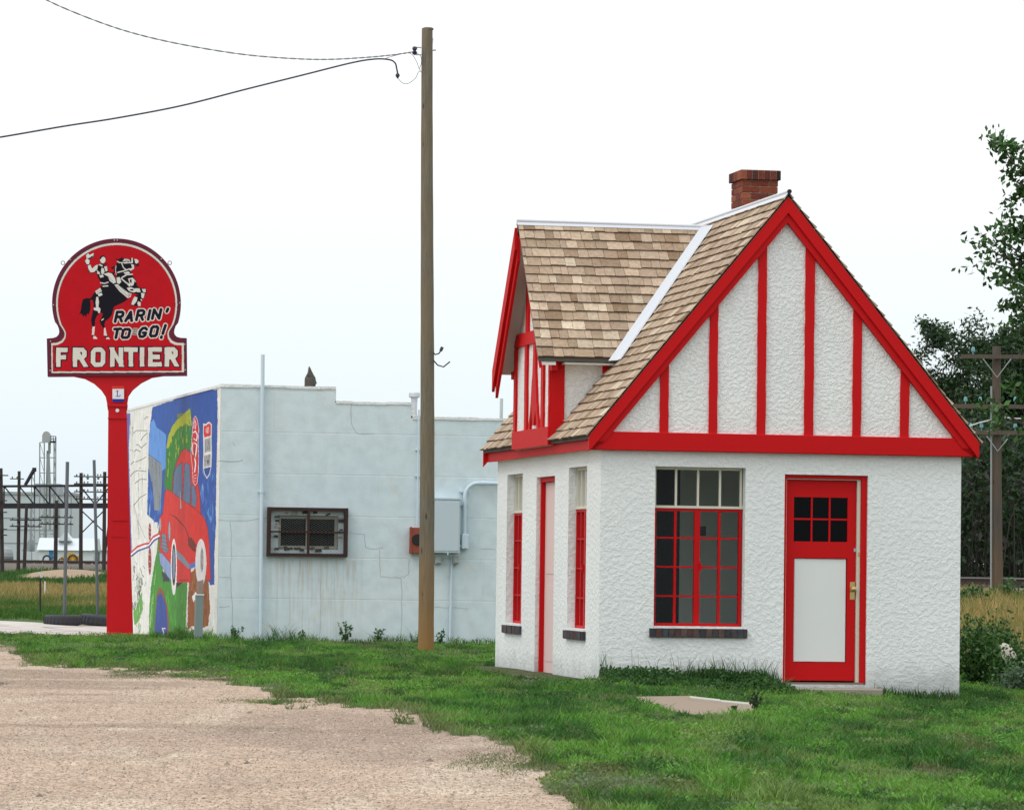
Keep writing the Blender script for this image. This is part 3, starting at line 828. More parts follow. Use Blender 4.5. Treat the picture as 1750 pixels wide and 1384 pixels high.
s1 = zc(820 + 445 * .1734); stud(s1 - .065, s1 + .065, 2.65, 3.62); stud(s1 - .10, s1 + .04, 3.72)
s2 = zc(820 + 527 * .1734)
dt.cut().prism(jit([(s2 - .30, 2.65), (s2 - .19, 2.65), (s2 - .12, 2.86), (s2 - .02, 2.70), (s2 + .06, 2.70), (s2 + .12, 2.92), (s2 + .22, 2.65), (s2 + .30, 2.65), (s2 + .17, 2.95), (s2 + .08, 3.30), (s2 + .055, 3.62), (s2 - .055, 3.62), (s2 - .08, 3.30), (s2 - .17, 2.95)], 0, .008, .06), uf_(UT), uf_(UDF), back=False)
s3 = zc(820 + 607 * .1734); stud(s3 - .065, s3 + .065, 2.65, 3.62)
dt.each('timber_stud', M_RED, dormer)
mb = MB()
v = VC - DW
mb.box(UDF - .012, UDF + .135, v - .022, v + .004, 2.46, DE + .03); mb.build('corner_board', M_RED, dormer)
mb = MB(); mb.box(.40, .47, VC - DW - .03, VC - DW, 3.15, DE + .02); mb.build('corner_board', M_RED, dormer)
mb = MB()
nD = lambda sg: (0, sg * SP, CP)
for sg in (-1, 1):
    def limd(s, sg=sg):
        z = DE + s * SP
        return [(UD, max(UD + .1, uin(z) - .115))]
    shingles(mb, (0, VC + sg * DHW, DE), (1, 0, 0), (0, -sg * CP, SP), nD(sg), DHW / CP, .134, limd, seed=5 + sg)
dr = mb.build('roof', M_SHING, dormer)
mb = MB()
for sg in (-1, 1):      # decking; stops at the main slope
    e0 = (VC + sg * DHW, DE); e1 = (VC, ZDR)
    for d0, d1 in ((0.0, -.035),):
        q = [(e0[0], e0[1]), (e1[0], e1[1]), (e1[0], e1[1] + d1), (e0[0], e0[1] + d1)]
        f0 = lambda a, b: (UD + .006, a, b); f1 = lambda a, b: (uin(b) + .06, a, b)
        mb.prism(q, f0, f1)
mb.build('roof_deck', M_DARKW, dormer)
mb = MB()
for sg in (-1, 1):
    mb.hexa([(UD - .01, VC, ZDR + .038), (UD - .01, VC + sg * .034, ZDR + .038 - .034 * KR), (uin(ZDR) + .02, VC + sg * .034, ZDR + .038 - .034 * KR), (uin(ZDR) + .02, VC, ZDR + .038),
             (UD - .01, VC, ZDR + .046), (UD - .01, VC + sg * .037, ZDR + .044 - .035 * KR), (uin(ZDR) + .02, VC + sg * .037, ZDR + .044 - .035 * KR), (uin(ZDR) + .02, VC, ZDR + .046)])
mb.tube([(UD - .012, VC, ZDR + .052), (uin(ZDR) + .05, VC, ZDR + .046)], .016, 10)
mb.build('ridge_cap', M_GALV, dormer)
mb = MB()
for sg in (-1, 1):
    ve = VC + sg * (DHW + .02)
    mb.cut()
    if sg > 0: mb.prism([(VC, ZDR - .03), (ve, DE - .03), (ve, DE - .27), (VC, ZDR - .27)], uf_(UD - .034), uf_(UD - .002))
    else: mb.prism([(VC, ZDR - .06), (ve + .03, DE - .05), (ve + .03, DE - .11), (VC, ZDR - .13)], uf_(UD + .02), uf_(UD + .05))
    if sg > 0:
        mb.cut()
        ve -= .05
        mb.prism([(VC, ZDR - .12), (ve, DE - .06), (ve, DE - .34), (VC, ZDR - .40)], uf_(UD - .001), uf_(UD + .03))
mb.each('barge_board', M_RED, dormer)
mb = MB()
for sg in (-1, 1):      # soffit boards between barge board and face
    q = [(VC + sg * .1, ZDR - .1 * KR - .055), (VC + sg * (DHW - .01), DE - .055 + .01), (VC + sg * (DHW - .01), DE - .075), (VC + sg * .1, ZDR - .1 * KR - .075)]
    mb.prism(q, uf_(UD + .04), uf_(UDF))
    mb.box(UDF + .1, uin(DE) , min(VC + sg * DW, VC + sg * (DHW - .02)), max(VC + sg * DW, VC + sg * (DHW - .02)), DE - .062, DE - .042)
mb.build('soffit', M_SOFF, dormer)
mb = MB(); mb.box(UDF - .03, UDF + .03, VC - DHW + .06, VC - DW - .03, DE - .13, DE - .04)
mb.cut().box(UDF - .03, UDF + .03, VC + DW + .03, VC + DHW - .06, DE - .13, DE - .04); mb.each('bracket', M_RED, dormer)

# chimney
def brick_mesh(mb, x0, x1, y0, y1, z0, z1, h, lcol, seed, soldier=False):
    rng = random.Random(seed); g = .008
    z = z0; row = 0
    mb.box(x0 + .012, x1 - .012, y0 + .012, y1 - .012, z0, z1 - .004, (.42, .36, .27))
    while z < z1 - .01:
        zt = min(z + h, z1)
        for axis in (0, 1):
            a0, a1 = (x0, x1) if axis == 0 else (y0, y1)
            bl = .068 if soldier else .205
            a = a0 - (0 if row % 2 == 0 or soldier else bl / 2)
            while a < a1 - .01:
                b = min(a + bl - g, a1); aa = max(a, a0)
                if b - aa > .015:
                    c = rng.choice(lcol); f = rng.uniform(.8, 1.15); c = tuple(x * f for x in c)
                    if axis == 0:
                        mb.bbox(aa, b, y0, y0 + .03, z, zt - g, .004, c); mb.box(aa, b, y1 - .03, y1, z, zt - g, c)
                    else:
                        lo, hi = max(aa, y0 + .031), min(b, y1 - .031)
                        if hi - lo > .01:
                            mb.box(x0, x0 + .03, lo, hi, z, zt - g, c); mb.box(x1 - .03, x1, lo, hi, z, zt - g, c)
                a += bl
        z += h; row += 1
M_BRICK = attr('red_brick', .9, .3, 30, .5, 90, .005)
RB = [srgb(134, 68, 48), srgb(124, 60, 44), srgb(114, 54, 42), srgb(140, 78, 56), srgb(104, 50, 42)]
RBD = RB + [srgb(60, 36, 32), srgb(80, 44, 38)]
mb = MB(); brick_mesh(mb, 2.125, 2.53, 2.72, 3.24, 4.6, 5.46, .072, RB, 4); chim = mb.build('chimney', M_BRICK, cot)
mb = MB(); brick_mesh(mb, 2.10, 2.555, 2.695, 3.265, 5.461, 5.572, .111, RBD, 9, True); mb.build('chimney_cap', M_BRICK, chim)
mb = MB(); mb.box(2.105, 2.55, 2.70, 3.26, 4.62, 5.10); mb.build('chimney_flashing', M_GALV, chim)

# windows
def bars_x(mb, x0, x1, y0, y1, z0, z1): mb.box(x0, x1, y0, y1, z0, z1)
def casement(opening, t3, depth, sill_out, rev=False):
    x0, x1, z0, z1 = opening; x0 += .012; x1 -= .012
    zt = z0 + (z1 - z0) * .745                     # rail under the transom lights
    def bx(mb, a0, a1, d0, d1, b0, b1):
        p = [t3(a, d, b) for b in (b0, b1) for a, d in ((a0, d0), (a1, d0), (a1, d1), (a0, d1))]
        mb.hexa(p)
    D = depth; fr = MB(); xm = (x0 + x1) / 2 - .005
    bx(fr, x0, x1, D, D + .04, z0 + .012, z0 + .042); bx(fr, x0, x1, D - .001, D + .04, zt - .034, zt - .006)
    for a0, a1 in ((x0, x0 + .026), (xm - .030, xm + .030), (x1 - .030, x1)): bx(fr, a0, a1, D - .002, D + .042, z0 + .013, zt - .007)
    for k in (1, 2, 3):
        z = z0 + .02 + (zt - z0 - .03) * k / 4
        bx(fr, x0 + .02, x1 - .02, D + .004, D + .034, z - .009, z + .009)
    for a, b in ((x0, xm), (xm, x1)):
        m_ = (a + b) / 2; bx(fr, m_ - .013, m_ + .013, D + .003, D + .035, z0 + .02, zt - .02)
    bx(fr, xm + .03, xm + .05, D - .02, D, (z0 + zt) / 2 - .03, (z0 + zt) / 2 + .05)   # latch
    wn = fr.build('window', M_REDW, cot)
    tr = MB()
    bx(tr, x0 - .01, x1 + .01, D - .012, D + .05, zt - .004, zt + .022); bx(tr, x0, x1, D, D + .04, z1 - .028, z1 - .002)
    for k in range(5):
        a = x0 + (x1 - x0) * k / 4; a = min(max(a, x0 + .011), x1 - .011); bx(tr, a - .011, a + .011, D + .002, D + .038, zt + .02, z1 - .02)
    tr.build('transom_frame', M_CREAM, wn)
    gl = MB(); gl.face([t3(x0, D + .02, z0 + .02), t3(x1, D + .02, z0 + .02), t3(x1, D + .02, z1 - .01), t3(x0, D + .02, z1 - .01)]); gl.build('pane', M_GLASS, wn)
    sl = MB(); rng = random.Random(int(x0 * 1000)); a = opening[0] - .045; e = opening[1] + .035; k = 0
    cols = [srgb(74, 66, 68), srgb(84, 60, 58), srgb(70, 72, 80), srgb(92, 74, 70), srgb(60, 60, 66)]
    while a < e - .02:
        b = min(a + .066, e); c = rng.choice(cols); jy = rng.uniform(-.004, .004)
        p = [t3(a_, d_, b_) for b_ in (z0 - .098, z0 - .012) for a_, d_ in ((a, -sill_out + jy), (b - .006, -sill_out + jy), (b - .006, .1), (a, .1))]
        sl.hexa(p, c); a += .066
    p = [t3(a_, d_, b_) for b_ in (z0 - .104, z0 - .016) for a_, d_ in ((opening[0] - .043, -sill_out + .010), (e - .004, -sill_out + .010), (e - .004, .1), (opening[0] - .043, .1))]
    sl.hexa(p, (.16, .155, .15))
    sl.build('sill', M_BRICKD, wn)
    ch = MB()
    p = [t3(a_, d_, b_) for b_ in (z0 - .011, z0 + .011) for a_, d_ in ((x0, -.012), (x1, -.012), (x1, D + .05), (x0, D + .05))]; ch.hexa(p)
    ch.build('sill_mortar', M_ST, wn)
    return wn
f3 = lambda x, d, z: (x, d, z); s3_ = lambda x, d, z: (d, x, z)
casement(FW, f3, .105, .035); casement(SWN, s3_, .085, .04); casement(SWF, s3_, .085, .04)

mb = MB(); mb.box(.78, 1.02, .8, .84, .2, 2.3); mb.build('interior_curtain', M_BLACK, cot)
mb = MB(); mb.box(1.10, 1.17, .24, .30, 1.50, 1.60); mb.build('wall_switch_box', M_BLACK, cot)
# front door
x0, x1, z0, z1 = FD
mb = MB(); D = .03
for a0, a1 in ((x0 + .003, x0 + .028), (x1 - .060, x1 - .003)): mb.box(a0, a1, D, T - .02, .0, z1 - .003)
mb.box(x0 + .029, x1 - .061, D + .001, T - .02, z1 - .038, z1 - .003)
dfr = mb.build('door_frame', M_RED, cot)
mb = MB()
mb.box(x0 + .030, x0 + .037, D + .025, T - .04, .002, z1 - .045); mb.box(x1 - .098, x1 - .063, D + .03, T - .04, .002, z1 - .041); mb.box(x0 + .031, x1 - .099, D + .026, T - .04, z1 - .050, z1 - .041)
mb.build('door_stop', M_CREAM, dfr)
lx0, lx1, lz0, lz1 = x0 + .040, x1 - .102, .018, z1 - .054
def gd(px, py): return G(px, py, .09)
pw = [G(1357, 849, .09), G(1448, 926, .09)]; pp = [G(1357, 953, .09), G(1446, 1132, .09)]
gx0, gx1, gz0, gz1 = pw[0][0], pw[1][0], pw[1][1], pw[0][1]
qx0, qx1, qz0, qz1 = pp[0][0], pp[1][0], pp[1][1], pp[0][1]
mb = MB(); DL = .088
wall_grid(mb, [lx0, lx1], [lz0, lz1], [(gx0, gx1, gz0, gz1), (qx0, qx1, qz0, qz1)], DL, DL + .045, f3)
for x_ in (lx0, lx1): mb.face([(x_, DL, lz0), (x_, DL, lz1), (x_, DL + .045, lz1), (x_, DL + .045, lz0)])
mb.face([(lx0, DL, lz1), (lx1, DL, lz1), (lx1, DL + .045, lz1), (lx0, DL + .045, lz1)])
for k in (1, 2): a = gx0 + (gx1 - gx0) * k / 3; mb.box(a - .009, a + .009, DL + .004, DL + .036, gz0, gz1)
a = (gz0 + gz1) / 2 + .003; mb.box(gx0, gx1, DL + .006, DL + .034, a - .009, a + .009)
door = mb.build('door', [M_RED, M_RED], cot)
mb = MB(); mb.face([(gx0, DL + .02, gz0), (gx1, DL + .02, gz0), (gx1, DL + .02, gz1), (gx0, DL + .02, gz1)]); mb.build('pane', M_GLASSD, door)
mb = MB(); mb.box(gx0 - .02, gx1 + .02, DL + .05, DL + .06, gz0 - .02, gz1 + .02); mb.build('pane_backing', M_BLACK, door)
mb = MB(); mb.bbox(qx0 + .006, qx1 - .008, DL + .014, DL + .04, qz0 + .006, qz1 - .006, .004); mb.build('panel', M_PANEL, door)
mb = MB(); hx, hz = G(1457, 1008, .08)
mb.bbox(hx - .026, hx + .026, DL - .005, DL, hz - .10, hz + .085, .002); kb = []
for i in range(9): kb.append((.026 * math.sin(math.pi * i / 8) + .002, -.03 - .03 * (i / 8)))
M2 = Matrix.Translation((hx, DL - .005, hz + .01)) @ Matrix.Rotation(math.pi / 2, 4, 'X')
t = MB(); t.lathe([(.012, 0), (.012, .025), (.024, .032), (.03, .045), (.026, .058), (.012, .065), (0, .066)], n=14)
for f, c in zip(t.f, t.c): mb.face([tuple(M2 @ Vector(t.v[i])) for i in f], c)
mb.build('handle', M_BRASS, door)
mb = MB(); hx2, hz2 = G(1464, 940, .08)
mb.bbox(hx2 - .03, hx2 + .035, DL - .012, DL - .001, hz2 - .018, hz2 + .018, .002); mb.build('hasp', M_STEEL, door)
mb = MB(); mb.bbox(hx2 + .005, hx2 + .037, DL - .032, DL - .012, hz2 - .065, hz2 - .025, .003)
mb.tube([(hx2 + .010, DL - .022, hz2 - .027), (hx2 + .010, DL - .022, hz2 - .005), (hx2 + .021, DL - .022, hz2 + .006), (hx2 + .032, DL - .022, hz2 - .005), (hx2 + .032, DL - .022, hz2 - .027)], .004, 6)
mb.build('padlock', M_BRASS, door)
mb = MB(); mb.box(x0 + .02, x1 - .02, .02, T - .01, -.045, -.001); mb.build('threshold', paint('worn_wood', srgb(120, 104, 90), .9, .3, 20), door)

# side door (seen edge on): deep pale reveal, red frame, pale pink leaf
x0, x1, z0, z1 = SDR
mb = MB()
for a0, a1 in ((x0 + .003, x0 + .05), (x1 - .05, x1 - .003)): mb.box(.045, .12, a0, a1, -.05, z1 - .003)
mb.box(.046, .12, x0 + .051, x1 - .051, z1 - .055, z1 - .003)
mb.build('door_frame', M_RED, cot)
mb = MB(); mb.box(.095, .135, x0 + .052, x1 - .052, -.045, z1 - .058)
for b0, b1 in ((.12, .95), (1.08, 1.95)): mb.box(.089, .095, x0 + .16, x1 - .16, b0, b1)
mb.build('door', M_PINK, cot)

# slabs
mb = MB(); mb.bbox(-.60, -.004, .35, L - .25, -.30, -.045, .01); tag(mb.build('concrete_walk', M_CONC, None, M_HOUSE), 'narrow concrete walk slab along the side wall of the cottage', 'walkway')
mb = MB(); mb.bbox(1.915, 2.93, -.33, -.004, -.30, -.052, .012); tag(mb.build('doorstep', M_CONC, None, M_HOUSE), 'low concrete step in front of the red front door', 'step')
# ------------------------------------------------------------------ the pale blue block building
M_B = Matrix.Translation((BO[0], BO[1], 0)) @ Matrix.Rotation(TH, 4, 'Z')
def B(px, py, b=0.0):
    p = onplane(px, py, BO + VV * b, VV) - BO
    return (float(p @ UV), float(p[2]))
def MU(px, py, a=0.0):
    p = onplane(px, py, BO + UV * a, UV) - BO
    return (float(p @ VV), float(p[2]))
def blue_wall():
    t = NT('pale_blue_block_paint')
    c = srgb(204, 220, 226)
    n1 = t.noise(.7, 5); n2 = t.noise(5, 5); n3 = t.noise(26, 3)
    col = t.mix(t.ramp(n1, [(.35, 0.0), (.7, 1.0)]), c, srgb(212, 223, 226))
    # cream under-paint showing through along the block joints and in rubbed patches
    br = t.n('TexBrick', {'Vector': t.n('Mapping', {'Vector': t.n('Vector', {}) .outputs[0] if False else t.tc.outputs['Object'], 'Rotation': (math.pi / 2, 0, 0)}).outputs[0],
                          'Color1': (1, 1, 1), 'Color2': (1, 1, 1), 'Mortar': (0, 0, 0), 'Scale': 1.0, 'Mortar Size': .012, 'Mortar Smooth': .6, 'Brick Width': 1.6, 'Row Height': .62}, offset=.5)
    jm = t.mix(1.0, t.ramp(br.outputs['Color'], [(.2, 1.0), (.9, 0.0)]), t.ramp(t.noise(1.6, 4), [(.48, 0.0), (.68, .6)]), 'MULTIPLY')
    patch = t.ramp(t.noise(2.2, 6, t.coord((1, 1, .7)), .65), [(.60, 0.0), (.70, .55)])
    col = t.mix(jm, col, srgb(214, 210, 196))
    col = t.mix(patch, col, srgb(212, 214, 204))
    dirt = t.ramp(n2, [(.3, .88), (.6, 1.0)])
    col = t.mix(1.0, col, dirt, 'MULTIPLY')
    # rust and lime streaks running down from the barred window
    xyz = t.n('SeparateXYZ', {'Vector': t.tc.outputs['Object']}).outputs
    mr = lambda v, a, b, c_, d: t.n('MapRange', {'Value': v, 'From Min': a, 'From Max': b, 'To Min': c_, 'To Max': d}, interpolation_type='SMOOTHSTEP').outputs[0]
    x0, zt = B(470, 953); x1 = B(612, 953)[0]
    mx_ = t.n('Math', {0: mr(xyz[0], x0 - .25, x0 + .25, 0, 1), 1: mr(xyz[0], x1 - .2, x1 + .2, 1, 0)}, operation='MULTIPLY').outputs[0]
    mz = t.n('Math', {0: mr(xyz[2], zt - .04, zt, 1, 0), 1: mr(xyz[2], zt - 1.25, zt - .1, .35, 1)}, operation='MULTIPLY').outputs[0]
    mm = t.n('Math', {0: mx_, 1: mz}, operation='MULTIPLY').outputs[0]
    st = t.ramp(t.noise(7, 4, t.coord((3.0, 3, .18)), .6), [(.46, 0.0), (.64, 1.0)])
    st2 = t.ramp(t.noise(9, 3, t.coord((3.3, 3, .12)), .6), [(.56, 0.0), (.64, .9)])
    col = t.mix(t.n('Math', {0: mm, 1: t.n('Math', {0: st, 1: .55}, operation='MULTIPLY').outputs[0]}, operation='MULTIPLY').outputs[0], col, srgb(176, 162, 138))
    col = t.mix(t.n('Math', {0: mm, 1: st2}, operation='MULTIPLY').outputs[0], col, srgb(214, 214, 206))
    h = t.mix(.5, t.noise(30, 4), br.outputs['Color'])
    return t.fin(col, .7, t.bump(h, .35, .012), spec=.3)
M_BLUE = blue_wall()
M_BLUEP = paint('pale_blue_gloss_paint', srgb(196, 212, 222), .45, .06, 4)
M_WHITEW = attr('mural_paint', .7, .16, 3.2, .25, 35, .004)
M_COPE = stucco('white_coping', (.80, .81, .80), 14, .5, .02)
M_RUST = paint('rusty_steel', srgb(54, 36, 34), .85, .35, 8, .4)
M_REDBOX = paint('red_brown_box', srgb(140, 70, 52), .7, .25, 8)
M_TAR = paint('roofing_felt', (.09, .09, .09), .95, .2, 4)

blue = tag(empty('service_building', M_B), 'flat roofed pale blue block building with a car mural on its left wall', 'building')
zt1 = B(371, 659)[1]; a1 = B(573, 663)[0]; zt2 = B(573, 688)[1]; a2 = B(703, 690)[0]; zt3 = B(742, 715)[1]; A3 = B(1005, 720)[0]
mb_ = MU(203, 1085)[0]; zl = MU(218, 701)[1]
w0, w1 = B(476, 880, .0), B(578, 939, .0)
mb = MB()
hole = (w0[0], w1[0], w1[1], w0[1])
wall_grid(mb, [0, a2], [-.5, zt2], [hole], 0, .25, lambda x, d, z: (x, d, z))
wall_grid(mb, [0, a1], [zt2, zt1], [], 0, .25, lambda x, d, z: (x, d, z))
wall_grid(mb, [a2, A3], [-.5, zt3], [], 0, .25, lambda x, d, z: (x, d, z))
for a, z0_, z1_ in ((a1, zt2, zt1), (a2, zt3, zt2)): mb.face([(a, 0, z0_), (a, .25, z0_), (a, .25, z1_), (a, 0, z1_)])
mb.face([(A3, 0, -.5), (A3, mb_, -.5), (A3, mb_, zt3), (A3, 0, zt3)]); mb.face([(0, mb_, -.5), (A3, mb_, -.5), (A3, mb_, zt3), (0, mb_, zt3 + .4)])
mb.build('wall', [M_BLUE, M_BLUE], blue)
mb = MB()
mb.face([(.0, .251, zt3 - .25), (A3, .251, zt3 - .25), (A3, mb_, zt3 - .3), (.0, mb_, zt3 - .3)]); mb.build('roof', M_TAR, blue)
mb = MB(); rng = random.Random(5)
def cope(x0, x1, z):
    x = x0
    while x < x1 - 1e-6:
        e = min(x + rng.uniform(.25, .6), x1); mb.box(x, e, -.012 - rng.uniform(0, .004), .262, z - rng.uniform(.012, .022), z + .018 + rng.uniform(0, .01)); x = e
cope(-.012, a1 + .01, zt1); cope(a1 + .011, a2 + .02, zt2); cope(a2 + .021, A3, zt3)
for a, z0_, z1_ in ((a1 + .001, zt2 + .03, zt1 - .02), (a2 + .001, zt3 + .03, zt2 - .02)): mb.box(a, a + .012, -.008, .26, z0_, z1_)
ps = [(a2 + .0125, zt2 - .04), (a2 + .03, zt3 + .12), (a2 + .07, zt3 + .045), (a2 + .20, zt3 + .0282), (a2 + .0125, zt3 + .0282)]
mb.prism(ps, vf(-.01), vf(.25))
zm = lambda b: zt1 + (zl - zt1) * min(1, b / MU(218, 701)[0])
b = .27
while b < mb_:
    e = min(b + rng.uniform(.3, .8), mb_); mb.hexa([(-.014, b, zm(b) - .02), (.25, b, zm(b) - .02), (.25, e, zm(e) - .02), (-.014, e, zm(e) - .02), (-.014, b, zm(b) + .02), (.25, b, zm(b) + .02), (.25, e, zm(e) + .02), (-.014, e, zm(e) + .02)]); b = e
mb.build('coping', M_COPE, blue)

# painted side wall: ground coat and the picture on it, each colour a skin of paint over the last
def rib(pts, w, closed=False):
    """outline quads of a stroke of width w"""
    P2 = [Vector(p) for p in pts]; n = len(P2); L_, R_ = [], []
    for i in range(n):
        if closed: a, b = P2[i - 1], P2[(i + 1) % n]; d0 = (P2[i] - a); d1 = (b - P2[i])
        else:
            d0 = P2[i] - P2[i - 1] if i else P2[1] - P2[0]; d1 = P2[i + 1] - P2[i] if i < n - 1 else d0
        d0 = d0.normalized(); d1 = d1.normalized()
        t_ = (d0 + d1); t_ = t_.normalized() if t_.length > 1e-6 else d0
        nrm = Vector((-t_.y, t_.x)); k = 1 / max(.45, nrm.dot(Vector((-d0.y, d0.x))))
        ww = w[i] if isinstance(w, (list, tuple)) else w
        L_.append(P2[i] + nrm * ww * .5 * k); R_.append(P2[i] - nrm * ww * .5 * k)
    m = n if closed else n - 1
    return [[tuple(L_[i]), tuple(L_[(i + 1) % n]), tuple(R_[(i + 1) % n]), tuple(R_[i])] for i in range(m)]
pxs = np.arange(203.5, 371.6, .42); bs = np.array([MU(x, 900)[0] for x in pxs]); bs[-1] = 0.0
nz = 720; tz = np.linspace(0, 1, nz)
BB, TT = np.meshgrid(bs, tz); ZZm = -.5 + TT * (np.array([zm(b) for b in bs])[None] + .5)
WP = BO + UV * -.002 + VV * BB[..., None]; WP[..., 2] = ZZm
cv = Canvas(*proj(WP), srgb(222, 222, 216))
A = lambda pts: [(210 + x * .16618, 650 + y * .16618) for x, y in pts]
Bq = lambda pts: [(210 + x * .18066, 860 + y * .18066) for x, y in pts]
def ell(cx, cy, rx, ry, n=20): return [(cx + rx * math.cos(2 * math.pi * i / n), cy + ry * math.sin(2 * math.pi * i / n)) for i in range(n)]
def rough(pts, amp, step=2.5):
    out = []; n = len(pts); rng = random.Random(len(pts) * 7 + int(pts[0][0]))
    for i in range(n):
        a, b = pts[i], pts[(i + 1) % n]; l = math.hypot(b[0] - a[0], b[1] - a[1]); k = max(1, int(l / step))
        for j in range(k):
            t_ = j / k; f = 0 if j == 0 else 1
            out.append((a[0] + (b[0] - a[0]) * t_ + f * rng.uniform(-amp, amp) * .5, a[1] + (b[1] - a[1]) * t_ + f * rng.uniform(-amp, amp)))
    return out
def pp_(pts, c, amp=.25): cv.poly(rough(pts, amp) if amp else pts, c)
def ps_(pts, w, c, closed=False): cv.stroke(pts, max(w, .6) if not isinstance(w, list) else w, c, closed)
WHT, BLU, LBL, SKY = srgb(222, 222, 216), srgb(38, 82, 160), srgb(92, 144, 212), srgb(60, 112, 190)
GRN, YEL, GRS, RED_, DRD = srgb(44, 122, 36), srgb(164, 172, 22), srgb(62, 138, 40), srgb(206, 42, 34), srgb(110, 26, 24)
GRY, BGR, BLK, BRN = srgb(128, 136, 142), srgb(104, 122, 150), srgb(28, 24, 32), srgb(138, 82, 40)
pp_(A([(30, 345), (78, 338), (62, 700), (80, 1384)]) + Bq([(85, 440), (20, 600)]), srgb(104, 98, 168), .5)
pp_(A([(305, 272), (345, 262), (420, 236), (500, 214), (580, 168), (640, 142), (700, 132), (770, 118), (830, 108), (890, 96), (972, 92), (975, 400), (965, 800), (955, 1384)]) + Bq([(882, 170), (866, 500), (866, 768), (832, 775), (700, 560), (500, 200), (352, 180), (300, 175), (228, 100)]) + A([(250, 1384), (258, 1000), (266, 640), (280, 450)]), BLU, .8)
pp_(A([(288, 430), (318, 398), (345, 480), (400, 520), (445, 560), (440, 900), (395, 940), (370, 840), (270, 765), (266, 640)]), LBL, .6)
for k in range(46):      # brushed lighter blue
    x = random.uniform(780, 950); y = random.uniform(880, 1500); h = random.uniform(60, 200)
    if k > 30: x = random.uniform(255, 400); y = random.uniform(1100, 1500)
    ps_(A([(x, y), (x + random.uniform(-12, 12), y + h * .5), (x + random.uniform(-14, 14), y + h)]), [.5, random.uniform(1.2, 3.0), .4], random.choice([LBL, SKY, srgb(126, 166, 220), srgb(48, 98, 178)]))
pp_(A([(268, 760), (330, 805), (388, 856), (404, 900), (398, 1150), (375, 1340), (322, 1330), (308, 1100), (280, 970), (262, 900)]), GRY, .4)
for x, y0, y1 in ((300, 800, 900), (340, 830, 960), (372, 860, 990), (330, 1020, 1090), (300, 1040, 1080), (372, 1150, 1300)): ps_(A([(x, y0), (x + 4, y1)]), .5, srgb(70, 76, 92))
ps_(A([(268, 762), (330, 806), (390, 858)]), .7, BLK)
pp_(A([(448, 700), (460, 600), (500, 480), (560, 395), (640, 330), (702, 300), (708, 720), (620, 710), (560, 810), (522, 930), (510, 1150), (440, 1130), (424, 1060), (440, 900)]), GRN, .8)
pp_(A([(448, 700), (468, 565), (520, 452), (600, 362), (692, 292), (708, 470), (640, 450), (560, 500), (505, 590), (475, 690)]), YEL, 1.2)
pp_(A([(555, 350), (600, 330), (620, 360), (560, 390)]), srgb(112, 118, 70), .6)
for k in range(70):
    t_ = random.random(); x = 455 + 245 * t_; y = 700 - 400 * t_ ** .7 + random.uniform(0, 260)
    ps_(A([(x, y), (x + random.uniform(-6, 6), y + random.uniform(30, 90))]), random.uniform(.5, 1.3), random.choice([YEL, GRN, srgb(110, 150, 26), srgb(36, 104, 40), srgb(84, 140, 34)]))
pp_(Bq([(362, 100), (345, 180), (332, 300), (322, 450), (292, 600), (262, 800), (250, 1000), (246, 1262), (592, 1275), (602, 1000), (612, 750), (500, 745), (380, 640), (342, 480)]), GRS, .8)
for k in range(60):
    x = random.uniform(260, 590); y = random.uniform(820, 1200)
    ps_(Bq([(x, y), (x + random.uniform(-8, 8), y + random.uniform(30, 120))]), random.uniform(.6, 1.6), random.choice([GRS, srgb(76, 156, 50), srgb(52, 120, 36), srgb(90, 164, 60)]))
for k in range(16):
    y = random.uniform(520, 1240); x = 330 - (y - 450) * .10
    ps_(Bq([(x, y), (x - random.uniform(4, 18), y + random.uniform(40, 100))]), random.uniform(.6, 1.4), random.choice([srgb(150, 190, 120), srgb(116, 170, 90)]))
pp_(Bq([(640, 650), (690, 610), (790, 590), (806, 700), (826, 1000), (804, 1160), (740, 1182), (662, 1160), (612, 1190), (614, 900)]), BRN, 1.4)
for k in range(40):
    x = random.uniform(620, 815); y = random.uniform(640, 1140)
    ps_(Bq([(x, y), (x + random.uniform(-8, 8), y + random.uniform(30, 110))]), random.uniform(.5, 1.5), random.choice([srgb(160, 96, 44), srgb(112, 70, 38), srgb(176, 128, 70), srgb(90, 60, 34)]))
pp_(Bq([(322, 850), (345, 790), (375, 810), (412, 930), (434, 1080), (438, 1262), (292, 1258), (306, 1050)]), srgb(132, 78, 46), .4)
pp_(Bq([(326, 880), (345, 850), (368, 856), (402, 945), (420, 1080), (424, 1262), (297, 1258), (310, 1050)]), srgb(48, 74, 150), .4)
ps_(Bq([(372, 1180), (400, 1182)]), 1.6, WHT); ps_(Bq([(374, 1180), (384, 1215), (386, 1262)]), 1.4, WHT)
# the red car
car = A([(512, 1000), (530, 920), (560, 825), (600, 735), (640, 697), (690, 742), (740, 900), (790, 1150), (802, 1384)]) + Bq([(738, 92), (780, 160), (805, 250), (817, 400), (832, 728), (790, 722), (760, 560), (740, 360), (700, 420), (690, 560), (640, 620), (645, 742), (520, 752), (440, 560), (345, 462), (345, 140), (376, 90)]) + A([(408, 1384), (430, 1160), (450, 1116), (505, 1146)])
pp_(car, RED_, .2); ps_(car, .8, DRD, True)
pp_(Bq([(640, 400), (690, 430), (690, 470), (650, 430)]), DRD)
for pts in ([(524, 962), (540, 905), (562, 876), (612, 842), (608, 1150), (602, 1222), (556, 1190), (510, 1150)], [(634, 862), (650, 842), (690, 872), (700, 1060), (692, 1272), (650, 1256), (615, 1230)], [(704, 1072), (740, 1082), (762, 1200), (747, 1312), (704, 1278)]):
    pp_(A(pts), srgb(92, 112, 142), .1); ps_(A(pts), .55, BLK, True)
ps_(A([(590, 1140), (595, 1310)]), [.6, 2.0], srgb(170, 170, 176))
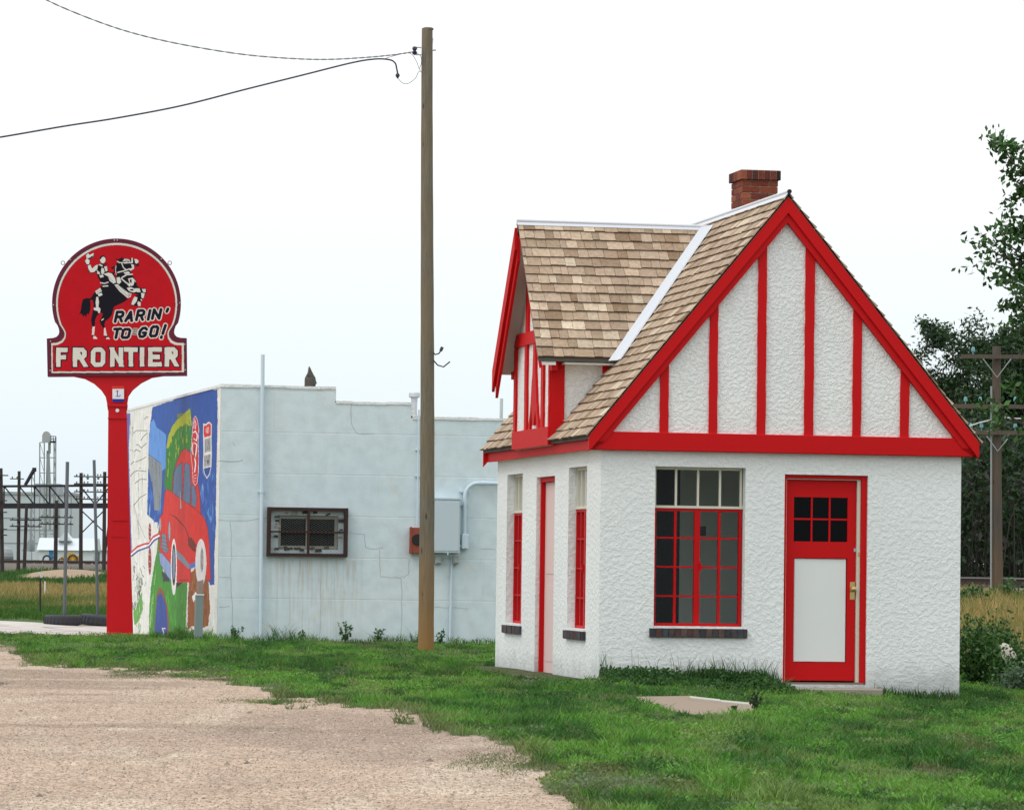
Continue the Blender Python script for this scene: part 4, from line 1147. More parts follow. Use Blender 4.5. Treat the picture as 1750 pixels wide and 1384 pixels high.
ps_(A([(610, 1225), (700, 1290), (800, 1370)]), .8, DRD)
ps_(Bq([(440, 100), (500, 130), (545, 182), (590, 230), (612, 290), (640, 390)]), [.6, 2.4, 2.6, 1.6, 1.6, 4], srgb(120, 30, 24))
pp_(Bq([(612, 330), (650, 320), (700, 400), (660, 450), (620, 400)]), srgb(116, 38, 28), .5)
pp_(Bq(ell(440, 262, 11, 98)), srgb(150, 156, 166), 0); ps_(Bq(ell(440, 262, 11, 98)), .45, DRD, True)
pp_(Bq(ell(352, 200, 9, 60)), srgb(150, 156, 166), 0)
pp_(Bq([(365, 280), (408, 294), (420, 400), (432, 450), (402, 472), (362, 430)]), srgb(112, 124, 140)); ps_(Bq([(365, 280), (408, 294), (420, 400), (432, 450), (402, 472), (362, 430)]), .5, DRD, True)
for y in (320, 355, 390, 425): ps_(Bq([(366, y), (420, y + 20)]), .4, BLK)
pp_(Bq([(365, 640), (432, 690), (442, 742), (400, 735), (385, 752)]), srgb(56, 52, 70))
pp_(Bq([(340, 470), (372, 470), (462, 582), (466, 740), (422, 692), (350, 570)]), srgb(132, 150, 190)); ps_(Bq([(340, 470), (372, 470), (462, 582), (466, 740), (422, 692), (350, 570)]), .5, BLK, True)
pp_(Bq([(505, 440), (562, 490), (640, 590), (620, 618), (510, 512)]), srgb(122, 136, 152)); pp_(Bq([(628, 582), (690, 545), (694, 600), (632, 622)]), srgb(84, 112, 184))
ps_(Bq([(540, 728), (620, 722)]), 1.6, srgb(130, 30, 26))
pp_(Bq([(500, 752), (560, 752), (502, 800)]), BLK)
pp_(Bq(ell(482, 600, 28, 268, 28)), srgb(232, 232, 230), 0); pp_(Bq(ell(482, 580, 19, 198, 28)), BLK, 0); pp_(Bq(ell(482, 572, 12, 150, 24)), srgb(120, 138, 158), 0)
pp_(Bq(ell(738, 560, 52, 225, 28)), srgb(214, 212, 210), .2); pp_(Bq(ell(748, 535, 15, 120, 24)), srgb(168, 166, 170), .2); ps_(Bq(ell(750, 530, 7, 96)), .6, BLK, True)
pp_(Bq([(695, 740), (762, 720), (760, 880), (700, 870)]), srgb(126, 112, 104), .6)
pp_(Bq([(655, 880), (690, 835), (700, 870), (752, 868), (755, 890), (690, 892), (668, 935)]), srgb(232, 232, 226), .6)
# route shield and the round sign painted beside the car
sh = [(828, 442), (850, 452), (872, 432), (892, 428), (914, 452), (910, 600), (914, 760), (908, 890), (892, 965), (864, 1012), (838, 962), (824, 900), (830, 720), (824, 540)]
pp_(A(sh), WHT, 0); ps_(A(sh), .5, srgb(180, 190, 210), True)
pp_(A([(834, 464), (852, 466), (872, 448), (890, 440), (906, 460), (904, 568), (838, 588), (830, 540)]), srgb(204, 44, 44), 0)
pp_(A([(832, 905), (904, 888), (888, 958), (864, 996), (842, 955)]), srgb(36, 70, 140), 0)
pp_(A([(840, 604), (904, 584), (904, 730), (840, 746)]), srgb(168, 170, 172), 0); pp_(A([(838, 772), (904, 754), (902, 876), (836, 894)]), srgb(168, 170, 172), 0)
for q in ([(848, 615), (848, 725)], [(848, 725), (858, 722)], [(866, 612), (866, 720)], [(876, 718), (876, 610), (890, 715), (892, 602)], [(842, 780), (842, 872)], [(842, 830), (854, 824)], [(856, 776), (854, 868)], [(864, 774), (868, 862), (874, 810), (880, 860), (886, 765)], [(894, 764), (892, 860)]): ps_(A(q), .55, srgb(48, 52, 62))
for q in ([(858, 490), (856, 530), (868, 540), (872, 482)], [(882, 482), (876, 495), (886, 520), (878, 540)]): ps_(A(q), .7, WHT)
sg_ = [(745, 366), (764, 400), (782, 500), (774, 640), (780, 800), (776, 950), (764, 1050), (742, 1078), (722, 1040), (716, 900), (700, 760), (704, 660), (716, 520), (724, 400)]
pp_(A(sg_), srgb(196, 46, 50), 0); ps_(A(sg_), .55, srgb(236, 230, 230), True)
for q, w_ in (([(738, 400), (752, 450), (744, 500)], 1.0), ([(732, 420), (730, 490)], .8), ([(724, 540), (745, 520), (766, 560), (758, 620), (730, 600)], 1.6), ([(720, 640), (712, 700), (722, 760)], 1.4), ([(735, 640), (760, 660), (752, 740), (740, 800), (748, 860), (738, 940)], 1.8), ([(730, 980), (756, 970)], .8), ([(732, 1010), (754, 1000)], .8), ([(734, 1035), (750, 1030)], .7)): ps_(A(q), w_, srgb(238, 234, 230))
ps_(A([(742, 690), (736, 760), (742, 800)]), 1.0, BLK)
# sketch lines and the flag band on the white end
for q in ([(110, 545), (128, 522), (150, 515), (250, 517)], [(225, 400), (238, 378), (260, 378)], [(185, 620), (200, 590), (250, 540)], [(135, 660), (160, 662), (190, 695), (240, 648)], [(78, 720), (102, 718)], [(112, 735), (140, 710), (180, 732)], [(82, 864), (115, 830)], [(130, 838), (190, 815), (242, 785)], [(78, 985), (110, 942), (160, 925), (242, 936)], [(125, 1060), (150, 1035), (182, 1015), (242, 1018)], [(115, 1282), (180, 1200), (240, 1168)], [(90, 485), (102, 495)], [(168, 898), (184, 900)]): ps_(A(q), 1.0, srgb(44, 42, 48))
for q in ([(100, 400), (98, 700)], [(80, 400), (82, 620)], [(125, 740), (120, 800)], [(200, 1000), (195, 1330)], [(160, 950), (165, 1330)], [(110, 1280), (125, 1384)]): ps_(A(q), .3, srgb(150, 148, 148))
for q in ([(104, 0), (128, 110), (150, 260)], [(140, 160), (212, 330)], [(150, 100), (152, 340)]): ps_(Bq(q), .35, srgb(120, 118, 120))
ps_(Bq([(82, 462), (140, 408), (200, 385), (250, 376), (288, 316), (342, 286)]), 3.2, srgb(196, 40, 44)); ps_(Bq([(82, 480), (140, 428), (205, 402), (250, 394), (292, 334), (342, 306)]), 3.0, srgb(232, 230, 228)); ps_(Bq([(84, 498), (140, 450), (210, 424), (246, 412), (296, 350), (342, 325)]), 2.6, srgb(44, 58, 140))
for cy, ry, rx in ((268, 82, 13), (545, 132, 15)):
    pp_(Bq(ell(255, cy, rx, ry)), srgb(146, 44, 50), .3)
    for k in (-.5, 0, .5): ps_(Bq([(250, cy + k * ry), (262, cy + k * ry + 10)]), .8, srgb(220, 210, 210))
for k in range(60):
    x = random.gauss(148, 24); y = random.uniform(540, 1000)
    ps_(Bq([(x, y), (x + random.uniform(-14, 14), y + random.uniform(20, 70))]), random.uniform(.4, 1.4), random.choice([srgb(96, 98, 100), srgb(140, 144, 142), srgb(60, 60, 66), srgb(150, 170, 120)]))
pp_(Bq([(102, 960), (120, 1010), (180, 830), (190, 1000), (152, 1110), (112, 1150), (100, 1060)]), srgb(96, 158, 70), 1.2)
for k in range(24):
    x = random.gauss(150, 26); y = random.uniform(820, 1200)
    ps_(Bq([(x, y), (x + random.uniform(-10, 10), y + random.uniform(20, 60))]), random.uniform(.5, 1.3), random.choice([srgb(92, 150, 60), srgb(60, 96, 44), srgb(170, 190, 140)]))
vs_ = .84 + .32 * fbm(cv.X * .9, cv.Y * .07, 1.0, 7, 4); cv.c *= vs_[..., None]; cv.c *= (.93 + .14 * fbm(cv.X * .35, cv.Y * .3, 1.0, 27, 4))[..., None]
nb = len(bs); im_ = (np.arange(nz - 1)[:, None] * nb + np.arange(nb - 1)[None]).ravel()
mesh_np('mural', np.stack([np.full(BB.shape, -.002), BB, ZZm], -1).reshape(-1, 3), np.stack([im_, im_ + 1, im_ + nb + 1, im_ + nb], 1), None, cv.c.reshape(-1, 3), M_WHITEW, blue)

# cracks in the front wall
ck = MB()
ckc = srgb(176, 174, 166)
for pts in ([(373, 788), (405, 789), (415, 786)], [(371, 888), (420, 890), (458, 884)], [(375, 985), (395, 987), (398, 1080)], [(394, 890), (396, 940), (393, 985)], [(600, 690), (601, 725), (612, 742), (640, 741)], [(596, 910), (612, 913), (622, 912), (625, 935), (640, 938), (655, 936)], [(649, 940), (650, 985), (685, 987), (690, 984)], [(686, 987), (687, 1040), (684, 1100)], [(700, 955), (698, 980), (690, 988)], [(742, 1037), (770, 1038), (800, 1040)], [(820, 937), (846, 939)], [(547, 988), (549, 1040), (545, 1095)], [(398, 755), (402, 762)], [(375, 1038), (392, 1036)]):
    q = []
    for a, b in zip(pts, pts[1:]):
        for j in range(4):
            t_ = j / 4; q.append((a[0] + (b[0] - a[0]) * t_ + random.uniform(-1, 1), a[1] + (b[1] - a[1]) * t_ + random.uniform(-1, 1)))
    q.append(pts[-1]); f = random.uniform(.8, 1.1); ck.cut()
    for r_ in rib(q, random.uniform(.5, .85)): ck.face([(lambda w_: (w_[0], -.003, w_[1]))(B(*p, -.003)) for p in r_], tuple(c * f for c in ckc))
ck.each('wall_crack', attr('crack', .95, .3), blue)

# barred window
fx0, fz1 = B(458, 866, -.11); fx1, fz0 = B(594, 952, -.11)
mb = MB(); F = .05
mb.box(fx0, fx0 + F, -.115, -.001, fz0, fz1); mb.box(fx1 - F, fx1, -.115, -.001, fz0, fz1)
mb.box(fx0 + F, fx1 - F, -.114, -.001, fz1 - F, fz1 - .001); mb.box(fx0 + F, fx1 - F, -.114, -.001, fz0 + .001, fz0 + F)
xm = (fx0 + fx1) / 2 + .01; zm_ = (fz0 + fz1) / 2
mb.box(xm - .018, xm + .018, -.113, -.08, fz0 + F, fz1 - F); mb.box(fx0 + F, fx1 - F, -.112, -.085, zm_ - .013, zm_ + .013)
gwin = mb.build('window', M_RUST, blue)
mb = MB(); sp = .036; x0, x1, z0, z1 = fx0 + F, fx1 - F, fz0 + F, fz1 - F; wd_ = .0019
kk = int((x1 - x0 + (z1 - z0)) / sp) + 2
for s_g in (-1, 1):
    for k in range(kk):       # expanded metal: two families of slanting strands
        c0 = x0 - (z1 - z0) / .6 + k * sp * 1.6 if s_g == 1 else x0 + k * sp * 1.6
        pts = []
        for z in (z0, z1):
            x = c0 + (z - z0) / .6 if s_g == 1 else c0 - (z - z0) / .6
            pts.append((x, z))
        (xa, za), (xb, zb) = pts
        def clip(xa, za, xb, zb):
            t0, t1 = 0, 1
            for lo, hi in ((x0, x1),):
                d = xb - xa
                ta, tb = sorted(((lo - xa) / d, (hi - xa) / d)); t0, t1 = max(t0, ta), min(t1, tb)
            return (xa + (xb - xa) * t0, za + (zb - za) * t0, xa + (xb - xa) * t1, za + (zb - za) * t1) if t1 > t0 else None
        r_ = clip(xa, za, xb, zb)
        if r_:
            d_ = -.075 - (.004 if s_g == 1 else 0)
            mb.hexa([(r_[0] - wd_, d_, r_[1]), (r_[0] + wd_, d_, r_[1]), (r_[0] + wd_, d_ + .003, r_[1]), (r_[0] - wd_, d_ + .003, r_[1]), (r_[2] - wd_, d_, r_[3]), (r_[2] + wd_, d_, r_[3]), (r_[2] + wd_, d_ + .003, r_[3]), (r_[2] - wd_, d_ + .003, r_[3])])
mb.build('security_mesh', paint('pale_mesh_metal', srgb(120, 126, 126), .6, .2, 10), gwin)
mb = MB(); ox0, ox1, oz0, oz1 = hole
for a0, a1_ in ((ox0 + .005, ox0 + .045), (ox1 - .05, ox1 - .005), ((ox0 + ox1) / 2 - .03, (ox0 + ox1) / 2 + .01)): mb.box(a0, a1_, .06, .11, oz0 + .005, oz1 - .005)
mb.box(ox0 + .045, ox1 - .05, .061, .109, oz1 - .05, oz1 - .006); mb.box(ox0 + .045, ox1 - .05, .061, .109, oz0 + .006, oz0 + .05)
mb.build('sash', paint('grimy_sash', srgb(158, 156, 142), .8, .35, 14), gwin)
mb = MB(); mb.face([(ox0, .09, oz0), (ox1, .09, oz0), (ox1, .09, oz1), (ox0, .09, oz1)]); mb.build('pane', M_GLASSD, gwin)
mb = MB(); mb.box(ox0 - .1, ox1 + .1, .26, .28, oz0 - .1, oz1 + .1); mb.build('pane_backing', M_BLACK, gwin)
mb = MB()      # broken render and lumber round the old opening
rng = random.Random(3)
for k in range(30):
    side = (0, 1, 2, 0, 3)[k % 5]
    if side == 0: x, z = rng.uniform(ox0 - .03, ox1), oz0 + rng.uniform(-.02, .03)
    elif side == 1: x, z = rng.uniform(ox0, ox1), oz1 + rng.uniform(0, .05)
    elif side == 2: x, z = ox0 - rng.uniform(0, .04), rng.uniform(oz0, oz1)
    else: x, z = ox1 + rng.uniform(0, .05), rng.uniform(oz0, oz1)
    s_ = rng.uniform(.015, .05); c = rng.choice([srgb(64, 58, 52), srgb(86, 76, 66), srgb(170, 168, 158), srgb(100, 92, 82), srgb(48, 44, 42), srgb(40, 38, 36)])
    mb.cut().hexa([(x - s_ + rng.uniform(-.01, .01), -.02 - rng.uniform(0, .015), z - s_ * .5), (x + s_, -.02, z - s_ * .4), (x + s_, .02, z - s_ * .4), (x - s_, .02, z - s_ * .5), (x - s_, -.015, z + s_ * .4), (x + s_ * .8, -.02, z + s_ * .5), (x + s_, .02, z + s_ * .5), (x - s_, .02, z + s_ * .4)], c)
mb.each('broken_edge', attr('rubble_edge', .95, .3), gwin)

# pipes, boxes and vents
def bt(px, py, b): a, z = B(px, py, b); return (a, b, z)
mb = MB(); q = [bt(449, 606, -.06), bt(447.5, 840, -.06), bt(445.5, 1097, -.06)]
mb.tube(q, .030, 12); mb.box(q[1][0] - .055, q[1][0] + .055, -.02, -.002, q[1][2] - .015, q[1][2] + .015)
mb.tube([(q[1][0], -.06, q[1][2] - .02), (q[1][0], -.06, q[1][2] + .02)], .036, 12)
mb.build('vent_pipe', M_BLUEP, blue)
mb = MB(); x0, z1 = B(741, 853, -.2); x1, z0 = B(786, 945, -.2)
mb.bbox(x0, x1, -.20, -.002, z0, z1, .008); mb.box(x0 - .012, x1 + .012, -.212, -.001, z1 + .0005, z1 + .022); mb.bbox(x0 + .02, x1 - .02, -.208, -.2005, z0 + .03, z1 - .03, .004)
mb.tube([((x0 + x1) / 2 + .02, -.215, z0 + .006), ((x0 + x1) / 2 + .02, -.215, z0 - .03)], .012, 8)
ep = mb.build('electrical_panel', paint('pale_grey_enamel', srgb(186, 200, 208), .45, .05, 5), blue)
for px in (749, 779):
    mb = MB(); x, z = B(px, 957, -.1); mb.bbox(x - .045, x + .045, -.12, -.02, z - .06, z + .06, .01)
    mb.bbox(x - .025, x + .04, -.135, -.121, z - .045, z - .01, .004); mb.build('outlet_box', paint('grey_outlet', srgb(150, 156, 154), .5, .15, 20), blue)
mb = MB(); x, _ = B(772, 960, -.04); mb.tube([(x, -.04, B(772, 950, -.04)[1]), (x - .01, -.04, -.2)], .020, 10); mb.build('conduit', M_BLUEP, blue)
mb = MB(); c0 = bt(850, 826, -.07); cz = c0[2]; xa = B(794, 900, -.07)[0]; zb = B(794, 915, -.07)[1]
arc = [(xa, -.07, zb)] + [(xa + .2 - .2 * math.cos(t_), -.07, cz - .2 + .2 * math.sin(t_)) for t_ in np.linspace(0, math.pi / 2, 9)] + [(B(1000, 826, -.07)[0], -.07, cz)]
mb.tube(arc, .030, 10); mb.bbox(xa - .05, xa + .055, -.14, -.02, zb - .20, zb + .02, .01)
mb.tube([(xa, -.07, zb - .16), (x1 + .001, -.07, zb - .16)], .026, 10)
for z in (zb + .45, zb + .65): mb.box(xa - .08, xa + .055, -.05, -.002, z, z + .025)
zz_ = [bt(822, 826, -.07)[0]]; mb.tube([(zz_[0], -.07, cz), (zz_[0] + .06, -.07, cz)], .038, 10)
mb.build('conduit', M_BLUEP, blue)
mb = MB(); x0, z1 = B(702, 901, -.12); x1, z0 = B(733, 946, -.12); mb.bbox(x0, x1, -.14, -.001, z0, z1, .008)
mb.box(x0 - .01, x0 + .015, -.15, -.141, z0 - .01, z1 + .01); mbx = mb.build('meter_box', M_REDBOX, blue)
mb = MB(); xc, zc_ = B(713.5, 922, -.14); mb.tube([(xc, -.145, zc_), (xc, -.16, zc_)], .085, 16); mb.build('meter_socket', M_BLACK, mbx)
mb = MB(); x, z = B(713, 897, -.05); mb.tube([(x, -.05, z), (x, -.05, B(713, 700, -.05)[1])], .014, 8)
for k in (815, 770): mb.box(x - .04, x + .04, -.03, -.002, B(713, k)[1], B(713, k)[1] + .015)
mb.build('conduit', M_BLUEP, blue)
# on the roof
mb = MB(); a, z = B(530, 657, 1.2); r_ = .085
mb.lathe([(r_ * 1.02, -.6), (r_ * 1.02, .07), (r_ * .97, .10), (r_ * .8, .13), (r_ * .4, .15), (0, .152)], (a, 1.2, z), 16)
fin = [B(x, y, 1.2) for x, y in ((523.5, 642), (526.5, 636), (528, 626.5), (531.5, 634), (537, 645), (540.5, 656), (534, 657), (530, 644))]
mb.prism(fin, lambda x, z_: (x, 1.2 - .05 - .03, z_), lambda x, z_: (x, 1.2 + .05, z_))
mb.build('roof_cowl', paint('dark_rusty_metal', srgb(84, 78, 72), .7, .3, 14), blue)
mb = MB(); a, z = B(708, 690, .5)
mb.lathe([(.045, -.2), (.045, .0), (.05, .01), (.05, .06), (.075, .065), (.085, .075), (.085, .13), (.075, .145), (0, .15)], (a, .5, z + .03), 14); mb.build('vent_cap', M_GALV, blue)
mb = MB(); a, z = B(857, 681, .8); mb.tube([(a, .8, z), (a, .8, zt3 - .3)], .025, 10); mb.build('vent_pipe', paint('pale_pipe', srgb(190, 196, 196), .6, .2, 9), blue)

# weeds along its foot
def weed(px, base_y, b, h, n, spread, label, seed, broad=.05):
    rng = np.random.default_rng(seed)
    a, _ = B(px, base_y, b); p = BO + UV * a + VV * b; p[2] = float(gz(p[0], p[1]))
    o = tag(empty('weed', p), label, 'weed', 'weeds along the foot of the pale blue wall')
    st = MB(); L_ = []
    for k in range(n):
        an = rng.random() * 6.28; ln = h * rng.uniform(.55, 1.0); s_ = spread * rng.uniform(.2, 1)
        pts = [(0, 0, -.03), (math.cos(an) * s_ * .35, math.sin(an) * s_ * .35, ln * .5), (math.cos(an) * s_, math.sin(an) * s_, ln)]
        st.tube(pts, [.006, .004, .002], 5, (.05, .10, .03))
        for j in range(int(9 * ln / .25) + 4):
            t_ = rng.uniform(.15, 1.0); q = np.array(pts[0]) * (1 - t_) ** 2 + 2 * t_ * (1 - t_) * np.array(pts[1]) + t_ * t_ * np.array(pts[2]); L_.append(q)
    st.build('stem', M_GRASS, o)
    L_ = np.array(L_); c = lerp(np.array([.03, .10, .025]), np.array([.075, .16, .045]), rng.random(len(L_)))
    mesh_np('foliage', *leafquads(L_, broad, c, up=.3, aspect=.3), M_GRASS, o)
weed(403, 1094, -.15, .22, 7, .14, 'low leafy weed left of the tall vent pipe at the blue wall', 1)
weed(515, 1099, -.14, .17, 4, .08, 'small thin weed below the barred window of the blue wall', 2)
weed(590, 1102, -.18, .34, 9, .16, 'tallest bushy weed against the blue wall right of the barred window', 3)
weed(646, 1105, -.15, .28, 5, .09, 'upright narrow weed left of the big pole at the blue wall', 4)
weed(752, 1110, -.3, .22, 6, .12, 'leafy weed just right of the big wooden pole foot', 5)

# grey marker post in front of the mural
pm = P(339, 1090, 60.4); pm[2] = float(gz(pm[0], pm[1]))
ped = tag(empty('utility_marker', Matrix.Translation(Vector([float(x) for x in pm])) @ Matrix.Rotation(TH, 4, 'Z')), 'narrow grey pedestal post standing in front of the mural', 'post')
hh_ = P(339, 1017, 60.4)[2] - pm[2]
mb = MB(); mb.hexa([(-.06, -.05, -.1), (.055, -.05, -.1), (.055, .06, -.1), (-.06, .06, -.1), (-.052, -.045, hh_), (.062, -.045, hh_), (.062, .055, hh_), (-.052, .055, hh_)]); mb.build('body', paint('grey_green_metal', srgb(122, 138, 136), .6, .12, 8), ped)
mb = MB(); mb.box(-.06, .07, -.052, .06, hh_ + .001, hh_ + .018); mb.build('cap', M_PANEL, ped)
# ------------------------------------------------------------------ the big sign on its red post
YS = 65.5
sb = P(205.5, 1085, YS); SGA = math.radians(4)
SU = np.array([math.cos(SGA), math.sin(SGA), 0]); SV = np.array([-math.sin(SGA), math.cos(SGA), 0])
sb[2] = float(gz(sb[0], sb[1]))
M_S = Matrix.Translation(Vector([float(x) for x in sb])) @ Matrix.Rotation(SGA, 4, 'Z')
def SG(px, py, d=0.0):
    p = onplane(px, py, sb + SV * d, SV) - sb
    return (float(p @ SU), float(p[2]))
M_SRED = paint('red_sign_enamel', (.50, .005, .010), .45, .10, 3, .1, 30, spec=.2)
M_SIGN = attr('sign_enamel', .5, .10, 5, 0, 40, .003, .12)
sign = tag(empty('pole_sign', M_S), 'tall red FRONTIER sign with a rearing horse and rider on a tapered post', 'sign')
def sq(x0, x1, y): return SG(x0, y), SG(x1, y)
mb = MB(); (a0, _), (a1, _) = sq(183, 228.5, 1085); (b0, zb), (b1, _) = sq(185.5, 216, 690)
mb.hexa([(a0, -.2, -.25), (a1, -.2, -.25), (a1, .2, -.25), (a0, .2, -.25), (b0, -.13, zb), (b1, -.13, zb), (b1, .13, zb), (b0, .13, zb)])
mb.build('post', M_SRED, sign)
mb = MB()
for y, x0, x1, t_ in ((693, 183.5, 218, .018), (715, 184.5, 217.5, .006)):
    (c0, z), (c1, _) = sq(x0, x1, y); mb.cut().box(c0, c1, -.155, .155, z - t_, z + t_)
(c0, z1), (c1, _) = sq(192, 218, 889); z0 = SG(200, 917)[1]
for z in (z0, z1): mb.cut().box(c0, c1, -.176, -.15, z - .006, z + .006)
mb.each('band', M_SRED, sign)
mb = MB(); c, z = SG(201, 702); mb.tube([(c, -.156, z), (c, -.15, z)], .03, 12, srgb(220, 220, 220)); mb.build('reflector', M_SIGN, sign)
Z1 = lambda pts: [(60 + x * .22405, 390 + y * .22405) for x, y in pts]
br = Z1([(100, 1130), (290, 1132), (380, 1150), (450, 1187), (505, 1237), (540, 1290), (552, 1350), (555, 1388)]) + Z1([(703, 1388), (704, 1330), (712, 1282), (745, 1235), (810, 1182), (890, 1142), (1000, 1125), (1158, 1124)])
mb = MB(); bp = [SG(x, y) for x, y in br]; mb.prism(bp, lambda a, z: (a, -.10, z), lambda a, z: (a, .10, z)); mb.build('bracket', M_SRED, sign)
def arc_(cx, cy, r, a0, a1, n): return [(cx + r * math.cos(math.radians(a0 + (a1 - a0) * i / n)), cy - r * math.sin(math.radians(a0 + (a1 - a0) * i / n))) for i in range(n + 1)]
out = [(98, 1133), (92, 845), (140, 841), (166, 832), (182, 815), (187, 795), (184, 772), (172, 742)] + arc_(622, 575, 490, 197, -17, 60) + [(1072, 742), (1062, 772), (1060, 795), (1066, 815), (1082, 832), (1110, 840), (1157, 842), (1160, 1126)]
inn1 = [(120, 1110), (118, 876), (168, 872), (200, 856), (218, 832), (222, 806), (216, 788), (206, 770), (194, 752)] + arc_(622, 575, 467, 200, -20, 60) + [(1050, 752), (1038, 770), (1028, 788), (1022, 806), (1028, 832), (1046, 856), (1076, 872), (1140, 876), (1142, 1104)]
inn2 = [(138, 1090), (136, 893), (172, 890), (212, 870), (234, 838), (238, 805), (233, 786), (224, 768), (214, 752)] + arc_(622, 578, 446, 201, -21, 60) + [(1030, 752), (1020, 768), (1011, 786), (1006, 805), (1010, 838), (1030, 870), (1066, 890), (1116, 893), (1116, 1086)]
toS = lambda pts, d=0: [SG(x, y, d) for x, y in Z1(pts)]
DK = srgb(70, 14, 40); SRD = (.47, .005, .012); SWH = srgb(214, 208, 196); NAV = srgb(22, 20, 40)
mb = MB(); mb.prism(toS(out), lambda a, z: (a, -.15, z), lambda a, z: (a, .15, z), srgb(96, 16, 44))
board = mb.build('sign_board', attr('dark_red_rim', .5, .2, 8), sign)
ga = np.arange(SG(80, 620)[0], SG(321, 620)[0], .0048); gzz = np.arange(SG(200, 646)[1], SG(200, 406)[1], .0048)
GA, GZ2 = np.meshgrid(ga, gzz); SP_ = sb + SU * GA[..., None] + SV * -.152; SP_[..., 2] = sb[2] + GZ2
_px, _py = proj(SP_); sc = Canvas((_px - 60) / .22405, (_py - 390) / .22405, NAV)
grow = lambda pts, k: [(622 + (x - 622) * k, 600 + (y - 600) * k) for x, y in pts]
sc.poly(inn1, (-1, -1, -1)); inside = sc.c[..., 0] < 0; sc.c[:] = NAV
sc.poly(grow(inn1, .990), SWH); sc.poly(grow(inn2, 1.006), NAV); sc.poly(inn2, SRD)
# rim studs and hanging rings
mb = MB()
for x, y in ((605, 93), (626, 93), (268, 240), (962, 235), (140, 585), (1104, 570), (115, 1085), (1145, 1080), (1142, 885), (118, 862)):
    a, z = SG(60 + x * .22405, 390 + y * .22405, -.15); mb.cut().tube([(a, -.152, z), (a, -.16, z)], .010, 8, srgb(190, 186, 190))
mb.each('stud', M_SIGN, board)
for x, y in ((212, 265), (1027, 265)):
    mb = MB(); a, z = SG(60 + x * .22405, 390 + y * .22405); mb.tube([(a + .03 * math.cos(t_), 0, z + .03 * math.sin(t_)) for t_ in np.linspace(0, 6.2832, 13)], .008, 6, cap=False); mb.build('lifting_ring', M_STEEL, board)
# lettering
GL = {'F': [[(0, 0), (0, 1), (.92, 1)], [(0, .5), (.72, .5)]], 'R': [[(0, 0), (0, 1), (.7, 1), (.9, .86), (.9, .62), (.7, .48), (0, .48)], [(.52, .48), (.92, 0)]],
      'O': [[(.18, 0), (.74, 0), (.92, .16), (.92, .84), (.74, 1), (.18, 1), (0, .84), (0, .16)]], 'N': [[(0, 0), (0, 1), (.92, 0), (.92, 1)]],
      'T': [[(.46, 0), (.46, 1)], [(0, 1), (.92, 1)]], 'I': [[(.46, 0), (.46, 1)]], 'E': [[(.92, 1), (0, 1), (0, 0), (.92, 0)], [(0, .5), (.74, .5)]],
      'A': [[(0, 0), (.5, 1), (.92, 0)], [(.22, .32), (.74, .32)]], 'G': [[(.9, .82), (.66, 1), (.3, .97), (.02, .66), (0, .34), (.22, .03), (.56, 0), (.84, .16), (.88, .44), (.5, .44)]],
      "'": [[(.5, 1.02), (.38, .74)]], '!': [[(.62, 1.0), (.46, .34)], [(.36, .08), (.35, .0)]], '-': [[(.1, .28), (.85, .28)], [(.1, .5), (.85, .5)], [(.1, .72), (.85, .72)]]}
def seg_rect(a, b, w, e):
    a, b = Vector(a), Vector(b); d = (b - a).normalized(); n = Vector((-d.y, d.x)) * w * .5; a = a - d * e; b = b + d * e
    return [tuple(a + n), tuple(b + n), tuple(b - n), tuple(a - n)]
fr = [('F', 160, 248), ('R', 287, 395), ('O', 425, 535), ('N', 572, 672), ('T', 678, 783), ('I', 796, 835), ('E', 862, 966), ('R', 988, 1090)]
for w_, c_s in ((50, NAV), (34, SWH)):
    g = (w_ - 34) / 2
    for ch, x0, x1 in fr:
        dy = -(x0 - 160) * .004; yb, yt = 1058 + dy, 911 + dy; h = 17; X0, X1 = x0 + h, x1 - h
        for st in GL[ch]:
            pts = [((X0 + u / .92 * (X1 - X0)) if ch != 'I' else (x0 + x1) / 2, yb - h + (yt - yb + 2 * h) * v) for u, v in st]
            if ch == 'O': pts = pts + [pts[0]]
            for p, q in zip(pts, pts[1:]):
                ax = abs(p[0] - q[0]) < 1 or abs(p[1] - q[1]) < 1
                if ax:
                    e = h + g if not (ch in 'OR' and len(pts) > 4) else h * .4 + g
                    if ch == 'R' and abs(p[1] - q[1]) < 1: e = h * .55 + g
                    if ch == 'R' and abs(p[0] - q[0]) < 1 and abs(p[0] - X0) < 1: e = h + g
                    sc.poly(seg_rect(p, q, w_, e), c_s)
                else:
                    k = .82 if ch == 'N' else .95
                    sc.poly(seg_rect(p, q, w_ * k, 60 if ch in 'N' or (ch == 'R' and len(pts) == 2) else h * .35), c_s, (yt - g, yb + g))
sl = [('R', 618, 672, 712, 640), ('A', 698, 748, 708, 640), ('R', 780, 832, 700, 630), ('I', 858, 884, 697, 628), ('N', 902, 958, 690, 622), ("'", 988, 1022, 690, 618),
      ('T', 600, 652, 836, 770), ('O', 668, 724, 836, 772), ('-', 745, 780, 824, 752), ('G', 798, 852, 830, 762), ('O', 884, 936, 824, 752), ('!', 955, 998, 836, 742)]
for w_, c_s in ((38, SWH), (23, NAV)):
    for ch, x0, x1, y0, y1 in sl:
        ww = w_ * .72 - (6 if c_s is NAV else 10) if ch == '-' else w_
        for st in GL[ch]:
            pts = []
            for u, v in st:
                x = x0 + u * (x1 - x0); y = y0 + (y1 - y0) * v
                pts.append((x + .22 * (y0 - y) - 8, y + (0 if ch == '-' else -.04 * (x - x0))))
            sc.stroke(pts, ww, c_s, ch == 'O')
